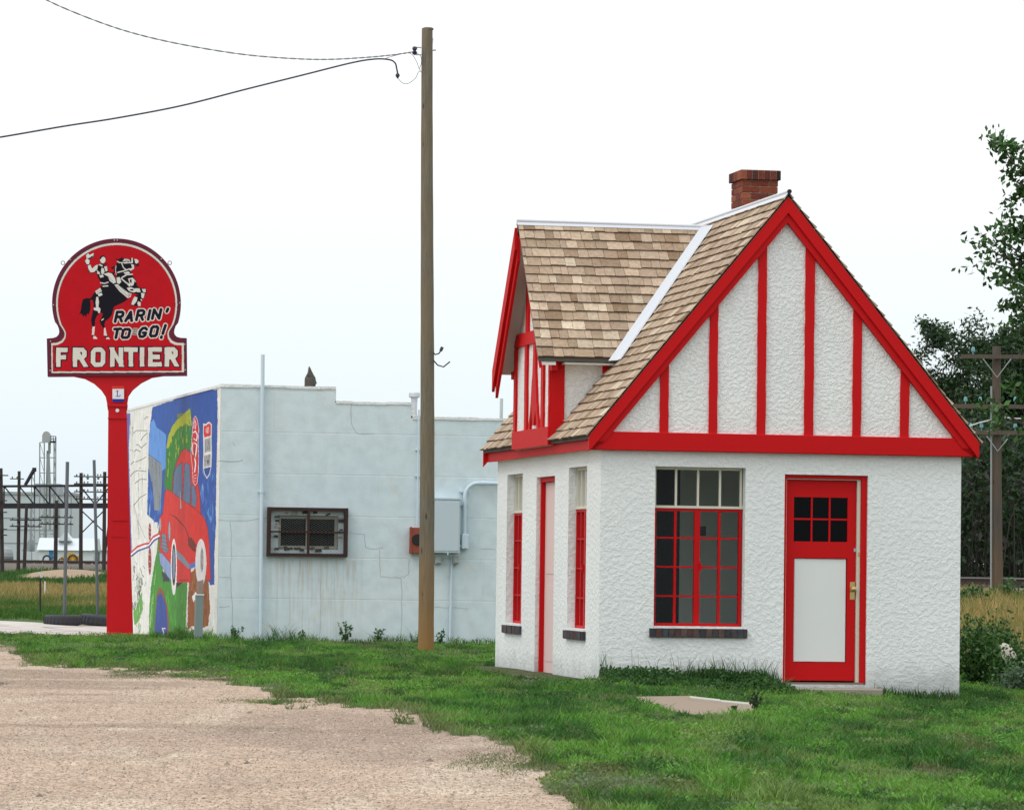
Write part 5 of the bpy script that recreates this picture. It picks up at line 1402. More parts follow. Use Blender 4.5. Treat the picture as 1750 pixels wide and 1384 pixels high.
# the rearing horse and its rider waving a hat
Zh = lambda pts: [((120 + x * .13011 - 60) / .22405, (420 + y * .13011 - 390) / .22405) for x, y in pts]
def hp(pts, c): sc.poly(Zh(pts), c)
def hs(pts, w, c): sc.stroke(Zh(pts), [q * .5807 for q in w] if isinstance(w, list) else w * .5807, c)
K = srgb(20, 18, 28); Wt = srgb(214, 210, 202)
hp([(300, 640), (270, 690), (215, 688), (168, 700), (152, 760), (140, 840), (120, 905), (150, 890), (168, 935), (190, 908), (205, 945), (225, 890), (245, 905), (264, 840), (266, 760), (262, 718), (300, 705)], K)
hp([(300, 640), (345, 585), (400, 535), (500, 500), (560, 520), (600, 560), (680, 630), (745, 695), (775, 690), (705, 740), (620, 782), (575, 802), (562, 850), (545, 915), (500, 962), (462, 992), (448, 1040), (462, 1090), (440, 1090), (400, 1035), (386, 985), (418, 930), (428, 890), (398, 880), (352, 920), (326, 980), (322, 1065), (288, 1065), (272, 980), (288, 900), (305, 830), (308, 760), (288, 700), (268, 690)], K)
hp([(600, 255), (620, 208), (650, 175), (700, 165), (760, 175), (820, 172), (885, 182), (906, 212), (882, 238), (845, 252), (842, 305), (792, 335), (802, 365), (825, 400), (862, 450), (880, 530), (940, 560), (1000, 565), (1002, 615), (985, 640), (965, 700), (930, 700), (915, 650), (880, 640), (835, 630), (770, 620), (690, 560), (640, 500), (608, 400), (586, 330)], K)
hp([(560, 420), (620, 420), (720, 520), (800, 600), (760, 690), (640, 620), (560, 520)], K)
for q in ([(690, 148), (650, 185), (612, 222)], [(592, 165), (645, 195)], [(600, 262), (548, 292), (592, 305), (568, 360), (600, 345)], [(850, 240), (892, 255), (850, 262)]): hs(q, [4, 26, 6] if len(q) == 3 else ([4, 22] if len(q) == 2 else [8, 20, 16, 14, 6]), K)
# fore legs
hp([(870, 650), (925, 640), (940, 700), (900, 790), (800, 790), (790, 770), (815, 715), (850, 668)], K)
hp([(845, 668), (885, 680), (872, 730), (832, 780), (802, 772), (815, 722)], Wt); hp([(892, 728), (926, 745), (926, 795), (898, 792), (880, 762)], Wt); hp([(918, 700), (946, 706), (936, 728)], Wt)
hp([(742, 555), (800, 545), (862, 572), (880, 602), (832, 616), (772, 596)], Wt); hp([(775, 575), (820, 566), (840, 592), (795, 590)], K); hp([(850, 558), (912, 560), (926, 612), (880, 612)], Wt)
hp([(940, 570), (990, 570), (990, 612), (960, 612)], Wt); hp([(932, 620), (980, 625), (962, 692), (936, 682)], Wt)
# hind socks and hooves
hp([(293, 1060), (324, 1060), (314, 1172), (284, 1176)], Wt); hp([(278, 1172), (320, 1174), (300, 1202), (284, 1192)], K); hp([(298, 1188), (332, 1188), (362, 1226), (308, 1222)], Wt)
hp([(443, 1078), (462, 1078), (478, 1165), (488, 1182), (442, 1180)], Wt); hp([(440, 1184), (492, 1184), (532, 1226), (466, 1212)], K); hp([(470, 1206), (502, 1200), (526, 1229), (475, 1226)], Wt); hp([(408, 972), (440, 952), (444, 966), (412, 985)], Wt)
# saddle, bridle, harness
hp([(578, 510), (622, 508), (762, 618), (804, 628), (794, 672), (756, 688), (650, 602)], Wt); hs([(610, 530), (690, 605), (768, 668)], 6, srgb(120, 118, 118)); hs([(640, 525), (730, 605)], 5, srgb(120, 118, 118)); hs([(760, 640), (790, 640), (770, 672)], 6, K)
hp([(608, 418), (652, 412), (668, 480), (640, 502), (610, 482)], Wt)
hs([(622, 208), (645, 222), (735, 226), (812, 222)], 14, Wt); hs([(678, 235), (700, 290), (742, 322)], 12, Wt); hs([(812, 168), (814, 222)], 18, Wt); hp([(835, 178), (880, 178), (902, 210), (872, 238), (850, 226), (852, 200)], Wt)
hp([(690, 205), (712, 172), (772, 180), (792, 205), (742, 210)], Wt); hs([(715, 195), (770, 195)], 5, K); hp([(798, 242), (836, 250), (840, 302), (790, 332), (775, 312), (815, 288)], Wt); hs([(622, 352), (690, 335), (780, 305)], 15, Wt)
hp([(700, 352), (770, 338), (786, 366), (722, 372)], Wt); hs([(680, 418), (740, 382), (815, 376)], 16, Wt); hs([(670, 432), (740, 490), (810, 522)], 16, Wt); hs([(602, 262), (594, 330), (606, 380)], 8, Wt); hs([(600, 470), (640, 500), (665, 470)], 10, Wt)
hp([(760, 432), (822, 420), (845, 460), (830, 522), (782, 500)], Wt); hp([(778, 446), (805, 440), (810, 490), (790, 485)], K); hp([(736, 492), (790, 512), (782, 546)], Wt); hs([(835, 440), (860, 475)], 8, Wt)
# rider
hp([(360, 262), (380, 236), (432, 240), (484, 268), (496, 345), (560, 352), (606, 425), (615, 490), (570, 512), (500, 545), (410, 520), (395, 470), (366, 420), (340, 345), (310, 362), (262, 362), (232, 318), (222, 255), (250, 240), (292, 292), (330, 250)], K)
hp([(230, 262), (262, 250), (288, 300), (332, 258), (366, 250), (355, 310), (310, 350), (266, 350), (240, 310)], Wt)
hp([(185, 205), (210, 160), (205, 125), (232, 92), (260, 115), (322, 88), (308, 155), (262, 165), (262, 200), (250, 250), (212, 250)], K)
hp([(207, 130), (232, 100), (256, 120), (312, 95), (300, 150), (252, 160), (218, 168)], Wt); hp([(238, 168), (292, 132), (302, 146), (256, 182)], srgb(40, 44, 84)); hp([(195, 202), (216, 166), (240, 180), (256, 192), (246, 244), (216, 244)], Wt)
hp([(378, 180), (400, 136), (446, 128), (466, 158), (470, 202), (444, 240), (402, 232)], K); hp([(386, 182), (402, 178), (418, 150), (440, 146), (460, 162), (464, 200), (440, 234), (406, 224)], Wt)
hp([(438, 230), (496, 236), (470, 252)], K)
hp([(370, 250), (390, 240), (430, 262), (420, 276)], Wt); hp([(350, 320), (386, 350), (396, 380), (356, 370)], Wt); hp([(410, 290), (440, 300), (452, 350), (420, 382), (404, 350)], Wt); hp([(445, 275), (480, 270), (490, 330), (466, 340)], Wt); hp([(380, 390), (430, 380), (442, 410), (396, 422)], Wt)
hp([(430, 370), (500, 355), (546, 365), (590, 430), (600, 482), (570, 500), (520, 462), (495, 402)], Wt); hs([(500, 400), (540, 450), (566, 470)], 5, srgb(120, 118, 118))
hs([(400, 488), (450, 496), (498, 480)], 14, Wt); hs([(432, 532), (495, 528)], 15, Wt)
hp([(328, 600), (395, 552), (416, 600), (345, 636)], Wt); hs([(350, 612), (408, 580)], 5, K); hp([(360, 630), (416, 620), (422, 650), (375, 668)], Wt)
hp([(344, 672), (366, 672), (378, 740), (370, 800), (396, 830), (392, 882), (370, 886), (360, 856), (314, 846), (308, 815), (340, 815), (334, 740)], Wt)
ng = len(ga); ig = (np.arange(len(gzz) - 1)[:, None] * ng + np.arange(ng - 1)[None]).ravel()
qd = np.stack([ig, ig + 1, ig + ng + 1, ig + ng], 1); qd = qd[inside.ravel()[qd].all(1)]
mesh_np('face_panel', np.stack([GA, np.full(GA.shape, -.152), GZ2], -1).reshape(-1, 3), qd, None, sc.c.reshape(-1, 3), M_SIGN, board)
# small road marker plate on the neck
pl = MB()
def plate(pts, c, d):
    q = [SG(x, y, d) for x, y in Z1(pts)]; pl.prism(q, lambda a, z: (a, d, z), lambda a, z: (a, d + .002, z), c)
plate([(586, 1204), (680, 1204), (680, 1326), (586, 1326)], srgb(206, 60, 50), -.125)
plate([(590, 1226), (678, 1226), (678, 1302), (590, 1302)], srgb(222, 224, 228), -.129)
plate([(590, 1303), (678, 1303), (678, 1324), (590, 1324)], srgb(36, 52, 150), -.129)
for q, w_ in (([(627, 1240), (627, 1279)], 6), ([(614, 1239), (640, 1239)], 3), ([(614, 1282), (648, 1282), (648, 1268)], 4)):
    for r_ in rib(Z1(q), w_ * .22405): pl.face([(lambda t_: (t_[0], -.1312 - .0003 * len(q), t_[1]))(SG(x, y, -.1312)) for x, y in r_], srgb(40, 60, 130))
pl.box(SG(188, 690)[0] + .08, SG(214, 690)[0] - .08, -.1215, -.1005, SG(200, 688)[1], SG(200, 662)[1], srgb(190, 30, 30))
pl.build('marker_plate', M_SIGN, sign)

# ------------------------------------------------------------------ the tall wooden pole and its wires
M_POLE = wood_pole('weathered_pole_wood', srgb(124, 117, 102), srgb(98, 92, 80), srgb(128, 108, 82), .8)
M_WIRE = paint('dark_wire', (.035, .035, .05), .6, .1, 4)
M_WIREL = paint('pale_wire', (.22, .22, .23), .5, .1, 4)
pb = P(728, 1107, 58.0); pz = float(gz(pb[0], pb[1])); pt_ = P(731.5, 49, 58.0)
pole = tag(empty('utility_pole', (pb[0], pb[1], pz)), 'tall bare wooden utility pole between the blue building and the cottage', 'pole')
off = np.array([pb[0], pb[1], pz])
mb = MB(); top = pt_ - off; n_ = 24; q = []; rd = []
for i in range(n_ + 1):
    t_ = i / n_; q.append(tuple(np.array([0, 0, -.3]) * (1 - t_) + top * t_ + np.array([math.sin(t_ * 5) * .012, 0, 0]))); rd.append((.114 - .036 * t_) * (1 + .015 * math.sin(i * 2.3)))
mb.tube(q, rd, 20); mb.build('trunk', M_POLE, pole, smooth=False)
mb = MB(); mb.lathe([(.0785, top[2] - .02), (.08, top[2] + .0), (.06, top[2] + .012), (0, top[2] + .014)], (float(top[0]), float(top[1]), 0), 16); mb.build('pole_top', paint('old_grey_end_grain', srgb(112, 108, 100), .9), pole)
Lp = lambda px, py, Y=57.9: tuple(P(px, py, Y) - off)
mb = MB(); mb.tube([Lp(720, 82), Lp(708, 81), Lp(706, 84)], .010, 6); mb.tube([Lp(720, 94), Lp(711, 94), Lp(709, 90)], .010, 6); mb.tube([Lp(708.5, 80), Lp(708.5, 95)], .008, 6)
mb.build('insulator_clevis', M_STEEL, pole)
mb = MB(); o_ = Lp(708.5, 93); mb.lathe([(.012, -.01), (.03, 0), (.038, .03), (.022, .045), (.022, .055), (.038, .07), (.03, .1), (.012, .11)], o_, 12); mb.build('insulator', paint('dark_glazed_porcelain', (.03, .02, .05), .25), pole)
mb = MB(); mb.tube([Lp(739, 86.5), Lp(745, 86)], .012, 6); mb.tube([Lp(739, 80), Lp(740, 66)], .006, 6); mb.build('bolt', M_STEEL, pole)
for pts in ([(740, 602), (744, 606), (750, 604), (755, 597)], [(740, 615), (748, 624), (758, 627), (769, 618)]):
    mb = MB(); mb.tube([Lp(*p) for p in pts], .011, 6)
    if pts[0][1] == 602: mb.tube([Lp(753, 600), Lp(756, 593)], .022, 8)
    mb.build('wire_hook', M_WIRE, pole)
def cable(name, pts, r, mat, label, n=8):
    P3 = [Vector([float(x) for x in P(*p)]) for p in pts]; cr_p = []
    for i in range(len(P3) - 1):      # Catmull-Rom
        p0, p1, p2, p3 = P3[max(i - 1, 0)], P3[i], P3[i + 1], P3[min(i + 2, len(P3) - 1)]
        for k in range(n):
            t_ = k / n; cr_p.append(.5 * ((2 * p1) + (p2 - p0) * t_ + (2 * p0 - 5 * p1 + 4 * p2 - p3) * t_ ** 2 + (3 * p1 - p0 - 3 * p2 + p3) * t_ ** 3))
    cr_p.append(P3[-1])
    return cr_p
def wire(name, pts, r, mat, label, group=None, twist=0):
    q = cable(name, pts, r, mat, label); mb = MB()
    if twist:
        for ph in (0, math.pi):
            fine = []
            for i in range(len(q) - 1):
                for k in range(6):
                    t_ = (i * 6 + k); p = q[i].lerp(q[i + 1], k / 6); an = t_ * twist + ph; fine.append(p + Vector((0, math.cos(an), math.sin(an))) * r * 1.1)
            mb.tube(fine, r, 5)
    else: mb.tube(q, r, 6)
    return tag(mb.build(name, mat), label, 'wire', group)
wire('overhead_wire', [(40, -22, 54), (95, 8, 54.4), (180, 42, 55.2), (250, 63, 55.8), (330, 80, 56.4), (420, 94, 56.9), (500, 100.5, 57.2), (560, 102, 57.4), (620, 99, 57.6), (670, 94.5, 57.8), (707, 89, 57.9)], .0055, M_WIREL, 'thin upper overhead wire sagging from the insulator near the pole top', None, .30)
wire('overhead_wire', [(-40, 240, 52), (5, 234, 52.5), (110, 216, 53.4), (200, 202, 54.2), (310, 181, 55.2), (420, 153, 56.1), (520, 128, 56.9), (600, 108, 57.5), (640, 101.5, 57.8), (665, 102.5, 57.9), (675, 108, 57.9), (678, 118, 57.9), (679.5, 126, 57.9)],  .0125, M_WIRE, 'thick dark lower service cable bending down just left of the pole', None)
mb = MB(); c = P(679.5, 129.5, 57.9); mb.lathe([(0, -.05), (.03, -.01), (.03, .012), (0, .05)], (float(c[0]), float(c[1]), float(c[2])), 6); tag(mb.build('cable_clamp', M_WIRE), 'small dark clamp hanging at the bent end of the lower cable', 'clamp')
wire('jumper_wire', [(680, 133, 57.9), (684, 139, 57.9), (691, 143.5, 57.9), (700, 142, 57.9), (710, 134, 57.9), (715, 124, 57.9), (719, 122, 57.9)], .004, M_WIRE, 'fine looping jumper wire between the hanging clamp and the pole')
wire('jumper_wire', [(656, 101.5, 57.9), (675, 95.5, 57.9), (700, 91.5, 57.9), (711, 104, 57.9), (716, 117, 57.9), (720, 124, 57.9)], .004, M_WIRE, 'fine tie wire from the upper wire down to the pole side')
wire('tie_wire', [(712, 91, 57.9), (719, 97, 57.9), (720, 108, 57.9), (716.5, 119, 57.9)], .004, M_WIRE, 'fine wire curving below the insulator against the pole')
# ------------------------------------------------------------------ beyond the driveway on the left: tyres, poles, conveyor, elevator
def gp(px, py, Y, lift=0):
    p = P(px, py, Y); p[2] = float(gz(p[0], p[1])) + lift
    return p
M_TYRE = paint('weathered_tyre_rubber', (.045, .047, .055), .85, .3, 14, .5, 30, .01)
M_STEELP = paint('grey_painted_pipe', srgb(92, 97, 102), .5, .15, 6)
M_CREO = wood_pole('creosoted_pole', srgb(70, 62, 60), srgb(56, 50, 50), srgb(80, 70, 64))
M_TRUSS = paint('dark_painted_steel', srgb(34, 34, 44), .7, .2, 3)
M_PALE = paint('pale_metal_cladding', srgb(182, 190, 196), .6, .06, .4)
M_PALEG = paint('pale_concrete', srgb(152, 158, 162), .8, .1, .3)
M_WHITE = paint('white_cladding', srgb(198, 204, 208), .6, .05, 1)
M_GREYM = paint('grey_galvanised_steel', srgb(140, 146, 148), .6, .2, 2)
def tyre(p, R, w, label, yaw=0, tiltx=0):
    o = tag(empty('tractor_tyre', Matrix.Translation(Vector([float(x) for x in p])) @ Matrix.Rotation(tiltx, 4, 'Y')), label, 'tyre', 'old tyres lying by the driveway')
    mb = MB(); prof = [(R * .55, w * .5), (R * .58, w * .8), (R * .72, w * .98), (R * .86, w), (R * .96, w * .92), (R, w * .75), (R, w * .3), (R * .97, w * .1), (R * .85, 0), (R * .6, 0), (R * .55, w * .15), (R * .55, w * .5)]
    mb.lathe(prof, (0, 0, 0), 40); mb.build('carcass', M_TYRE, o, smooth=True)
    mb = MB()
    for k in range(28):
        a = 2 * math.pi * k / 28; ca, sa = math.cos(a), math.sin(a); r0, r1 = R * .985, R * 1.02
        t_ = lambda r, an, z: (r * math.cos(an), r * math.sin(an), z)
        da = .05; mb.hexa([t_(r0, a, w * .12), t_(r1, a, w * .16), t_(r1, a + da, w * .16), t_(r0, a + da, w * .12), t_(r0, a + .08, w * .85), t_(r1, a + .08, w * .8), t_(r1, a + da + .08, w * .8), t_(r0, a + da + .08, w * .85)])
    mb.build('tread', M_TYRE, o)
    return o
YT = 77.0
t1 = gp(108, 1052, YT); t2 = gp(175, 1050, 77.8)
tyre(t1, .36, .19, 'grey rubber tyre lying flat around the foot of the left steel post')
tyre(t2, .43, .20, 'larger black tyre lying flat, half hidden by the red sign post', 0, .10)
def post(name, pxb, pyb, pxt, pyt, Y, r, mat, label, cat, cap=True, group=None):
    b = P(pxb, pyb, Y); g = float(gz(b[0], b[1])); t_ = P(pxt, pyt, Y); off = np.array([b[0], b[1], g])
    o = tag(empty(name, off), label, cat, group)
    mb = MB(); mb.tube([(0, 0, -.1), tuple(t_ - off)], r, 10); mb.build('shaft', mat, o)
    return o, off
for args in ((110, 1046, 115.3, 789, YT, .034, 'slim grey steel post rising out of the left tyre'), (168.5, 1042, 160.8, 786, 77.8, .030, 'slim grey leaning steel post in the black tyre beside the sign')):
    o, off = post('steel_post', *args[:6], M_STEELP, args[6], 'post', group='steel posts standing in tyres')
o, off = post('fence_post', 69, 1034, 69, 979.5, 88, .022, M_CREO, 'short dark steel fence post with a white tip in the meadow', 'fence post')
mb = MB(); tp = P(69, 979, 88) - off; mb.tube([(0, 0, tp[2] - .10), (float(tp[0]), 0, float(tp[2]) + .006)], .026, 8); mb.build('white_tip', M_WHITE, o)
post('fence_post', 77, 1012, 77, 993, 120, .025, M_WHITE, 'tiny white marker stake beside the dark fence post', 'stake')

# line poles along the railway
def linepole(pxb, pyb, pxt, pyt, Y, r, label, arms=(), name='telegraph_pole'):
    b = P(pxb, pyb, Y); g = float(gz(b[0], b[1])); t_ = P(pxt, pyt, Y); off = np.array([b[0], b[1], g])
    o = tag(empty(name, off), label, 'pole', 'old line poles beside the railway')
    mb = MB(); mb.tube([(0, 0, -.2), tuple((t_ - off) * .5), tuple(t_ - off)], [r, r * .92, r * .82], 8); mb.build('trunk', M_CREO, o)
    for x0, x1, y, th_ in arms:
        a0, a1 = P(x0, y, Y - .25) - off, P(x1, y + (x1 - x0) * .012, Y - .25) - off
        mb = MB(); h = th_ * Y / FOC * .5; d = .06
        mb.hexa([(a0[0], a0[1] - d, a0[2] - h), (a1[0], a1[1] - d, a1[2] - h), (a1[0], a1[1] + d, a1[2] - h), (a0[0], a0[1] + d, a0[2] - h), (a0[0], a0[1] - d, a0[2] + h), (a1[0], a1[1] - d, a1[2] + h), (a1[0], a1[1] + d, a1[2] + h), (a0[0], a0[1] + d, a0[2] + h)])
        arm = mb.build('crossarm', M_CREO, o)
        mb = MB(); k_ = max(3, int((x1 - x0) / 9))
        for i in range(k_):
            mb.cut(); t__ = (i + .5) / k_
            if abs(a0[0] + (a1[0] - a0[0]) * t__) < .15: continue
            mb.lathe([(.03, 0), (.045, .03), (.04, .10), (.02, .13), (0, .135)], (float(a0[0] + (a1[0] - a0[0]) * t__), float(a0[1]), float(a0[2] + (a1[2] - a0[2]) * t__ + h)), 6)
        mb.each('insulator', M_GLI, arm)
    return o, off
M_GLI = paint('dull_glass_insulator', (.10, .14, .15), .3, .1)
linepole(31, 987, 32.8, 805, 262, .12, 'leftmost full dark line pole left of the leaning one', ((17, 41, 818, 1.6),))
linepole(41, 986, 45.5, 862, 262, .12, 'short leaning dark line pole with two crossarms under the conveyor', ((17, 71, 888, 2.2), (17, 71, 899, 2.2)))
linepole(94.5, 979, 96.5, 855, 264, .135, 'thick short line pole with two crossarms below the grain tower', ((67, 125, 883.5, 2.2), (67, 125, 895, 2.2)))
linepole(4, 992, 1.5, 800, 250, .13, 'line pole cut by the left edge with stacked arms', ((-16, 14, 812, 2), (-16, 12, 855, 2), (-16, 12, 875, 2), (-16, 12, 904, 2), (-16, 12, 914, 2)))
# a two-legged pole with cross braces
b1 = P(138, 974.6, 264); b2 = P(177.5, 976, 264); off = np.array([b1[0], b1[1], float(gz(b1[0], b1[1]))])
hf = tag(empty('h_frame_pole', off), 'twin legged dark pole structure with crossed braces beside the sign post', 'pole', 'old line poles beside the railway')
for (xb, yb, xt, yt) in ((138, 974.6, 138.7, 808), (177.5, 976, 179, 806)):
    mb = MB(); mb.tube([tuple(P(xb, yb + 4, 264) - off), tuple(P(xt, yt, 264) - off)], [.13, .11], 8); mb.build('leg', M_CREO, hf)
for y, x0, x1 in ((814, 126.5, 196), (827, 126.5, 196), (840, 126.5, 196), (852.5, 128, 196)):
    a0, a1 = P(x0, y, 263.8) - off, P(x1, y + 1, 263.8) - off; h = .04 if y != 827 else .055
    mb = MB(); mb.hexa([(a0[0], a0[1] - .06, a0[2] - h), (a1[0], a1[1] - .06, a1[2] - h), (a1[0], a1[1] + .06, a1[2] - h), (a0[0], a0[1] + .06, a0[2] - h), (a0[0], a0[1] - .06, a0[2] + h), (a1[0], a1[1] - .06, a1[2] + h), (a1[0], a1[1] + .06, a1[2] + h), (a0[0], a0[1] + .06, a0[2] + h)])
    arm = mb.build('crossarm', M_CREO, hf)
    mb = MB()
    for x in (131, 144, 150, 167, 172, 186): 
        c = P(x, y, 263.8) - off; mb.cut().lathe([(.03, h), (.05, h + .03), (.045, h + .1), (0, h + .13)], tuple(float(v_) for v_ in c), 6)
    if y == 814:
        for x in (150, 168): c = P(x, y, 263.6) - off; mb.cut().lathe([(.05, -.2), (.09, -.12), (.07, -.05), (.03, -.04)], tuple(float(v_) for v_ in c), 6)
    mb.each('insulator', M_GLI, arm)
for (x0, y0, x1, y1) in ((140, 873, 177, 908), (140, 910, 176, 874)):
    mb = MB(); mb.tube([tuple(P(x0, y0, 263.9 if y1 > y0 else 264.1) - off), tuple(P(x1, y1, 263.9 if y1 > y0 else 264.1) - off)], .045, 6); mb.build('brace', M_CREO, hf)

# enclosed conveyor bridge
YC = 330
def cp(px, py, Y=YC): return P(px, py, Y)
o_ = cp(100, 862); con = tag(empty('conveyor_bridge', o_), 'long dark steel truss conveyor bridge spanning behind the line poles', 'bridge')
Lc = lambda px, py, dy=0: tuple(P(px, py, YC + dy) - o_)
xl, xr = -80, 232
for dy in (0, 1.6):
    mb = MB(); mb.tube([Lc(xl, 831.5 + (100 - 100) * .0, dy), Lc(xr, 829, dy)], .11, 6); mb.build('top_chord', M_TRUSS, con)
    mb = MB(); hgt = .21; a0, a1 = Lc(xl, 864.5, dy), Lc(xr, 864, dy)
    mb.hexa([(a0[0], a0[1] - .08, a0[2] - hgt), (a1[0], a1[1] - .08, a1[2] - hgt), (a1[0], a1[1] + .08, a1[2] - hgt), (a0[0], a0[1] + .08, a0[2] - hgt), (a0[0], a0[1] - .08, a0[2] + hgt), (a1[0], a1[1] - .08, a1[2] + hgt), (a1[0], a1[1] + .08, a1[2] + hgt), (a0[0], a0[1] + .08, a0[2] + hgt)])
    mb.build('bottom_chord', M_TRUSS, con)
    mb = MB(); x = xl + 9
    while x < xr - 20:
        mb.cut().tube([Lc(x, 830, dy), Lc(x, 862, dy)], .065, 5); mb.cut()
        if x < 160: mb.tube([Lc(x + 1, 832, dy), Lc(x + 24, 860, dy)], .06, 5)
        else: mb.tube([Lc(x + 24, 832, dy), Lc(x + 1, 860, dy)], .06, 5)
        x += 26
    mb.each('web_member', M_TRUSS, con)
mb = MB(); a0, a1 = Lc(xl, 864, .8), Lc(xr, 863.5, .8); mb.hexa([(a0[0], a0[1] - .7, a0[2] - .06), (a1[0], a1[1] - .7, a1[2] - .06), (a1[0], a1[1] + .7, a1[2] - .06), (a0[0], a0[1] + .7, a0[2] - .06), (a0[0], a0[1] - .7, a0[2] + .06), (a1[0], a1[1] - .7, a1[2] + .06), (a1[0], a1[1] + .7, a1[2] + .06), (a0[0], a0[1] + .7, a0[2] + .06)]); mb.build('belt_deck', M_TRUSS, con)
for x in (-60, 200):
    gzv = float(gz(P(x, 900, YC)[0], YC)); mb = MB()
    for dx in (-.5, .5):
        for dy in (.1, 1.5):
            a = Lc(x, 864, dy); mb.cut().tube([(a[0] + dx, a[1], a[2]), (a[0] + dx * 2, a[1], gzv - o_[2] - .1)], .09, 6)
    mb.each('support_leg', M_TRUSS, con)

# grain elevator tower
YG = 520
o_ = P(82, 962, YG); o_[2] = float(gz(o_[0], o_[1])); Lg = lambda px, py, dy=0: tuple(P(px, py, YG + dy) - o_)
tow = tag(empty('grain_tower', o_), 'tall grey grain elevator leg with lattice frame and rounded head', 'tower')
def gx(px, py, dy=0): return Lg(px, py, dy)
def gbox(mb, x0, x1, y0, y1, d0, d1):
    a, b = Lg(x0, y1, 0), Lg(x1, y0, 0); mb.box(a[0], b[0], d0, d1, a[2], b[2])
mb = MB(); gbox(mb, 76.5, 82, 770, 968, -.3, .4); gbox(mb, 82.4, 86.5, 752, 775, -.3, .4); mb.build('elevator_leg', paint('olive_grey_steel', srgb(128, 134, 128), .7, .15, 1), tow)
mb = MB(); a = Lg(72.5, 752); b = Lg(87, 737); r_ = (b[0] - a[0]) / 2
q = [(a[0], a[2] - .3), (b[0], a[2] - .3), (b[0], b[2] - .5), (b[0] - .25, b[2] - .12), (b[0] - .5, b[2]), (a[0] + .5, b[2]), (a[0] + .2, b[2] - .12), (a[0], b[2] - .5)]
mb.prism(q, lambda x, z: (x, -.4, z), lambda x, z: (x, .5, z)); mb.build('head', paint('pale_head_steel', srgb(158, 162, 162), .6, .1, 1), tow)
mb = MB()
for x in (68, 75.8): mb.tube([Lg(x, 756, -.6), Lg(x - .6, 966, -.6)], .085, 5)
for x in (92.5, 95.4): mb.tube([Lg(x, 746 if x > 95 else 752, -.6), Lg(x - .8, 966, -.6)], .085, 5)
for y in range(756, 960, 26):
    mb.tube([Lg(68, y, -.6), Lg(76, y, -.6)], .06, 5); mb.tube([Lg(86, y, -.6), Lg(95.4, y, -.6)], .06, 5); mb.tube([Lg(68, y, -.6), Lg(95, y, -.6)], .03, 4)
    mb.tube([Lg(68, y, -.6), Lg(75.5, y + 25, -.6)], .03, 4); mb.tube([Lg(92.5, y, -.6), Lg(95.2, y + 25, -.6)], .03, 4)
mb.build('lattice_frame', M_GREYM, tow)
mb = MB(); gbox(mb, 86.5, 95.6, 754.0, 755.5, -1, .6)
for x in (87.2, 91, 95.2): mb.tube([Lg(x, 755, -1), Lg(x, 745.5, -1)], .045, 4)
for y in (745.5, 750): mb.tube([Lg(87.2, y, -1), Lg(95.2, y, -1)], .045, 4)
mb.build('platform', M_TRUSS, tow)
mb = MB()
for x0, x1 in ((80.5, 84.5), (83.5, 86)): mb.cut().tube([Lg(x0, 775, -.8), Lg(x1, 845, -.8), Lg(x1, 905, -.8)], .13, 6)
mb.each('grain_spout', M_GREYM, tow)
# storage house, ribs, ladder; flat storage shed; bin; conveyor; loader
def far_obj(name, label, cat, px, Y, group=None):
    o_ = P(px, 962, Y); o_[2] = float(gz(o_[0], o_[1])); o = tag(empty(name, o_), label, cat, group); return o, o_
es, eo = far_obj('grain_elevator', 'big pale flat walled grain storage building behind the conveyor', 'building', 60, 540)
E_ = lambda px, py: (P(px, py, 540) - eo)
mb = MB(); a, b = E_(-70, 966), E_(122, 846); mb.box(a[0], b[0], 0, 12, -.3, b[2])
c1 = E_(98, 846)[0]; mb.box(c1 - .1, c1 + .1, -.12, -.001, -.3, b[2]); mb.build('wall', M_PALE, es)
mb = MB(); mb.box(a[0] - .2, b[0] + .2, -.2, 12.2, b[2] + .001, b[2] + .35); a2, b2 = E_(55, 846), E_(98, 826); mb.box(a2[0], b2[0], 2, 8, b[2] + .36, b2[2]); mb.build('roof', M_PALEG, es)
mb = MB(); hgt = b[2]
for y in (885, 905, 928): z = E_(50, y)[2]; mb.cut().box(a[0], c1 - .11, -.06, -.001, z - .05, z + .05)
for x in (98.5, 121.5): q = E_(x, 900)[0]; mb.cut().box(q - .07, q + .07, -.2, -.121, -.2, hgt)
mb.cut().box(E_(52, 900)[0] - .04, E_(52, 900)[0] + .04, -.1, -.001, 2, hgt - 1); mb.each('wall_rib', M_GREYM, es)
sp_, so_ = far_obj('grain_spout_conveyor', 'dark inclined loading conveyor sticking up left of the grain tower', 'conveyor', 55, 500)
q = lambda px, py: tuple(P(px, py, 500) - so_)
mb = MB(); mb.tube([q(43, 829), q(58.5, 802)], [.22, .26], 6); mb.tube([q(58.6, 799), q(58.6, 806)], .26, 8); mb.build('chute', M_TRUSS, sp_)
mb = MB()
for x in (54, 59): mb.tube([q(x, 806), q(x, 966)], .07, 5)
for k in range(10): mb.tube([q(54, 812 + k * 14), q(59, 812 + k * 14 + 12)], .04, 4)
mb.build('lattice_frame', M_GREYM, sp_)
sh_, sho = far_obj('storage_shed', 'long low white metal shed with a bright blue door', 'shed', 120, 430)
Q = lambda px, py: (P(px, py, 430) - sho)
mb = MB(); a, b = Q(66, 964), Q(160, 938.5); mb.box(a[0], b[0], 0, 6, -.4, b[2]); a2, b2 = Q(54, 964), Q(66, 942); mb.box(a2[0], a[0] - .001, .6, 5, -.4, b2[2]); mb.build('wall', M_WHITE, sh_)
mb = MB(); e, t_ = Q(66, 938.5), Q(66, 918.5)
mb.prism([(-.3, e[2] - .06), (2.2, t_[2]), (4, t_[2]), (6.3, e[2] - .06)], lambda y, z: (a[0] - .2, y, z), lambda y, z: (b[0] + .2, y, z))
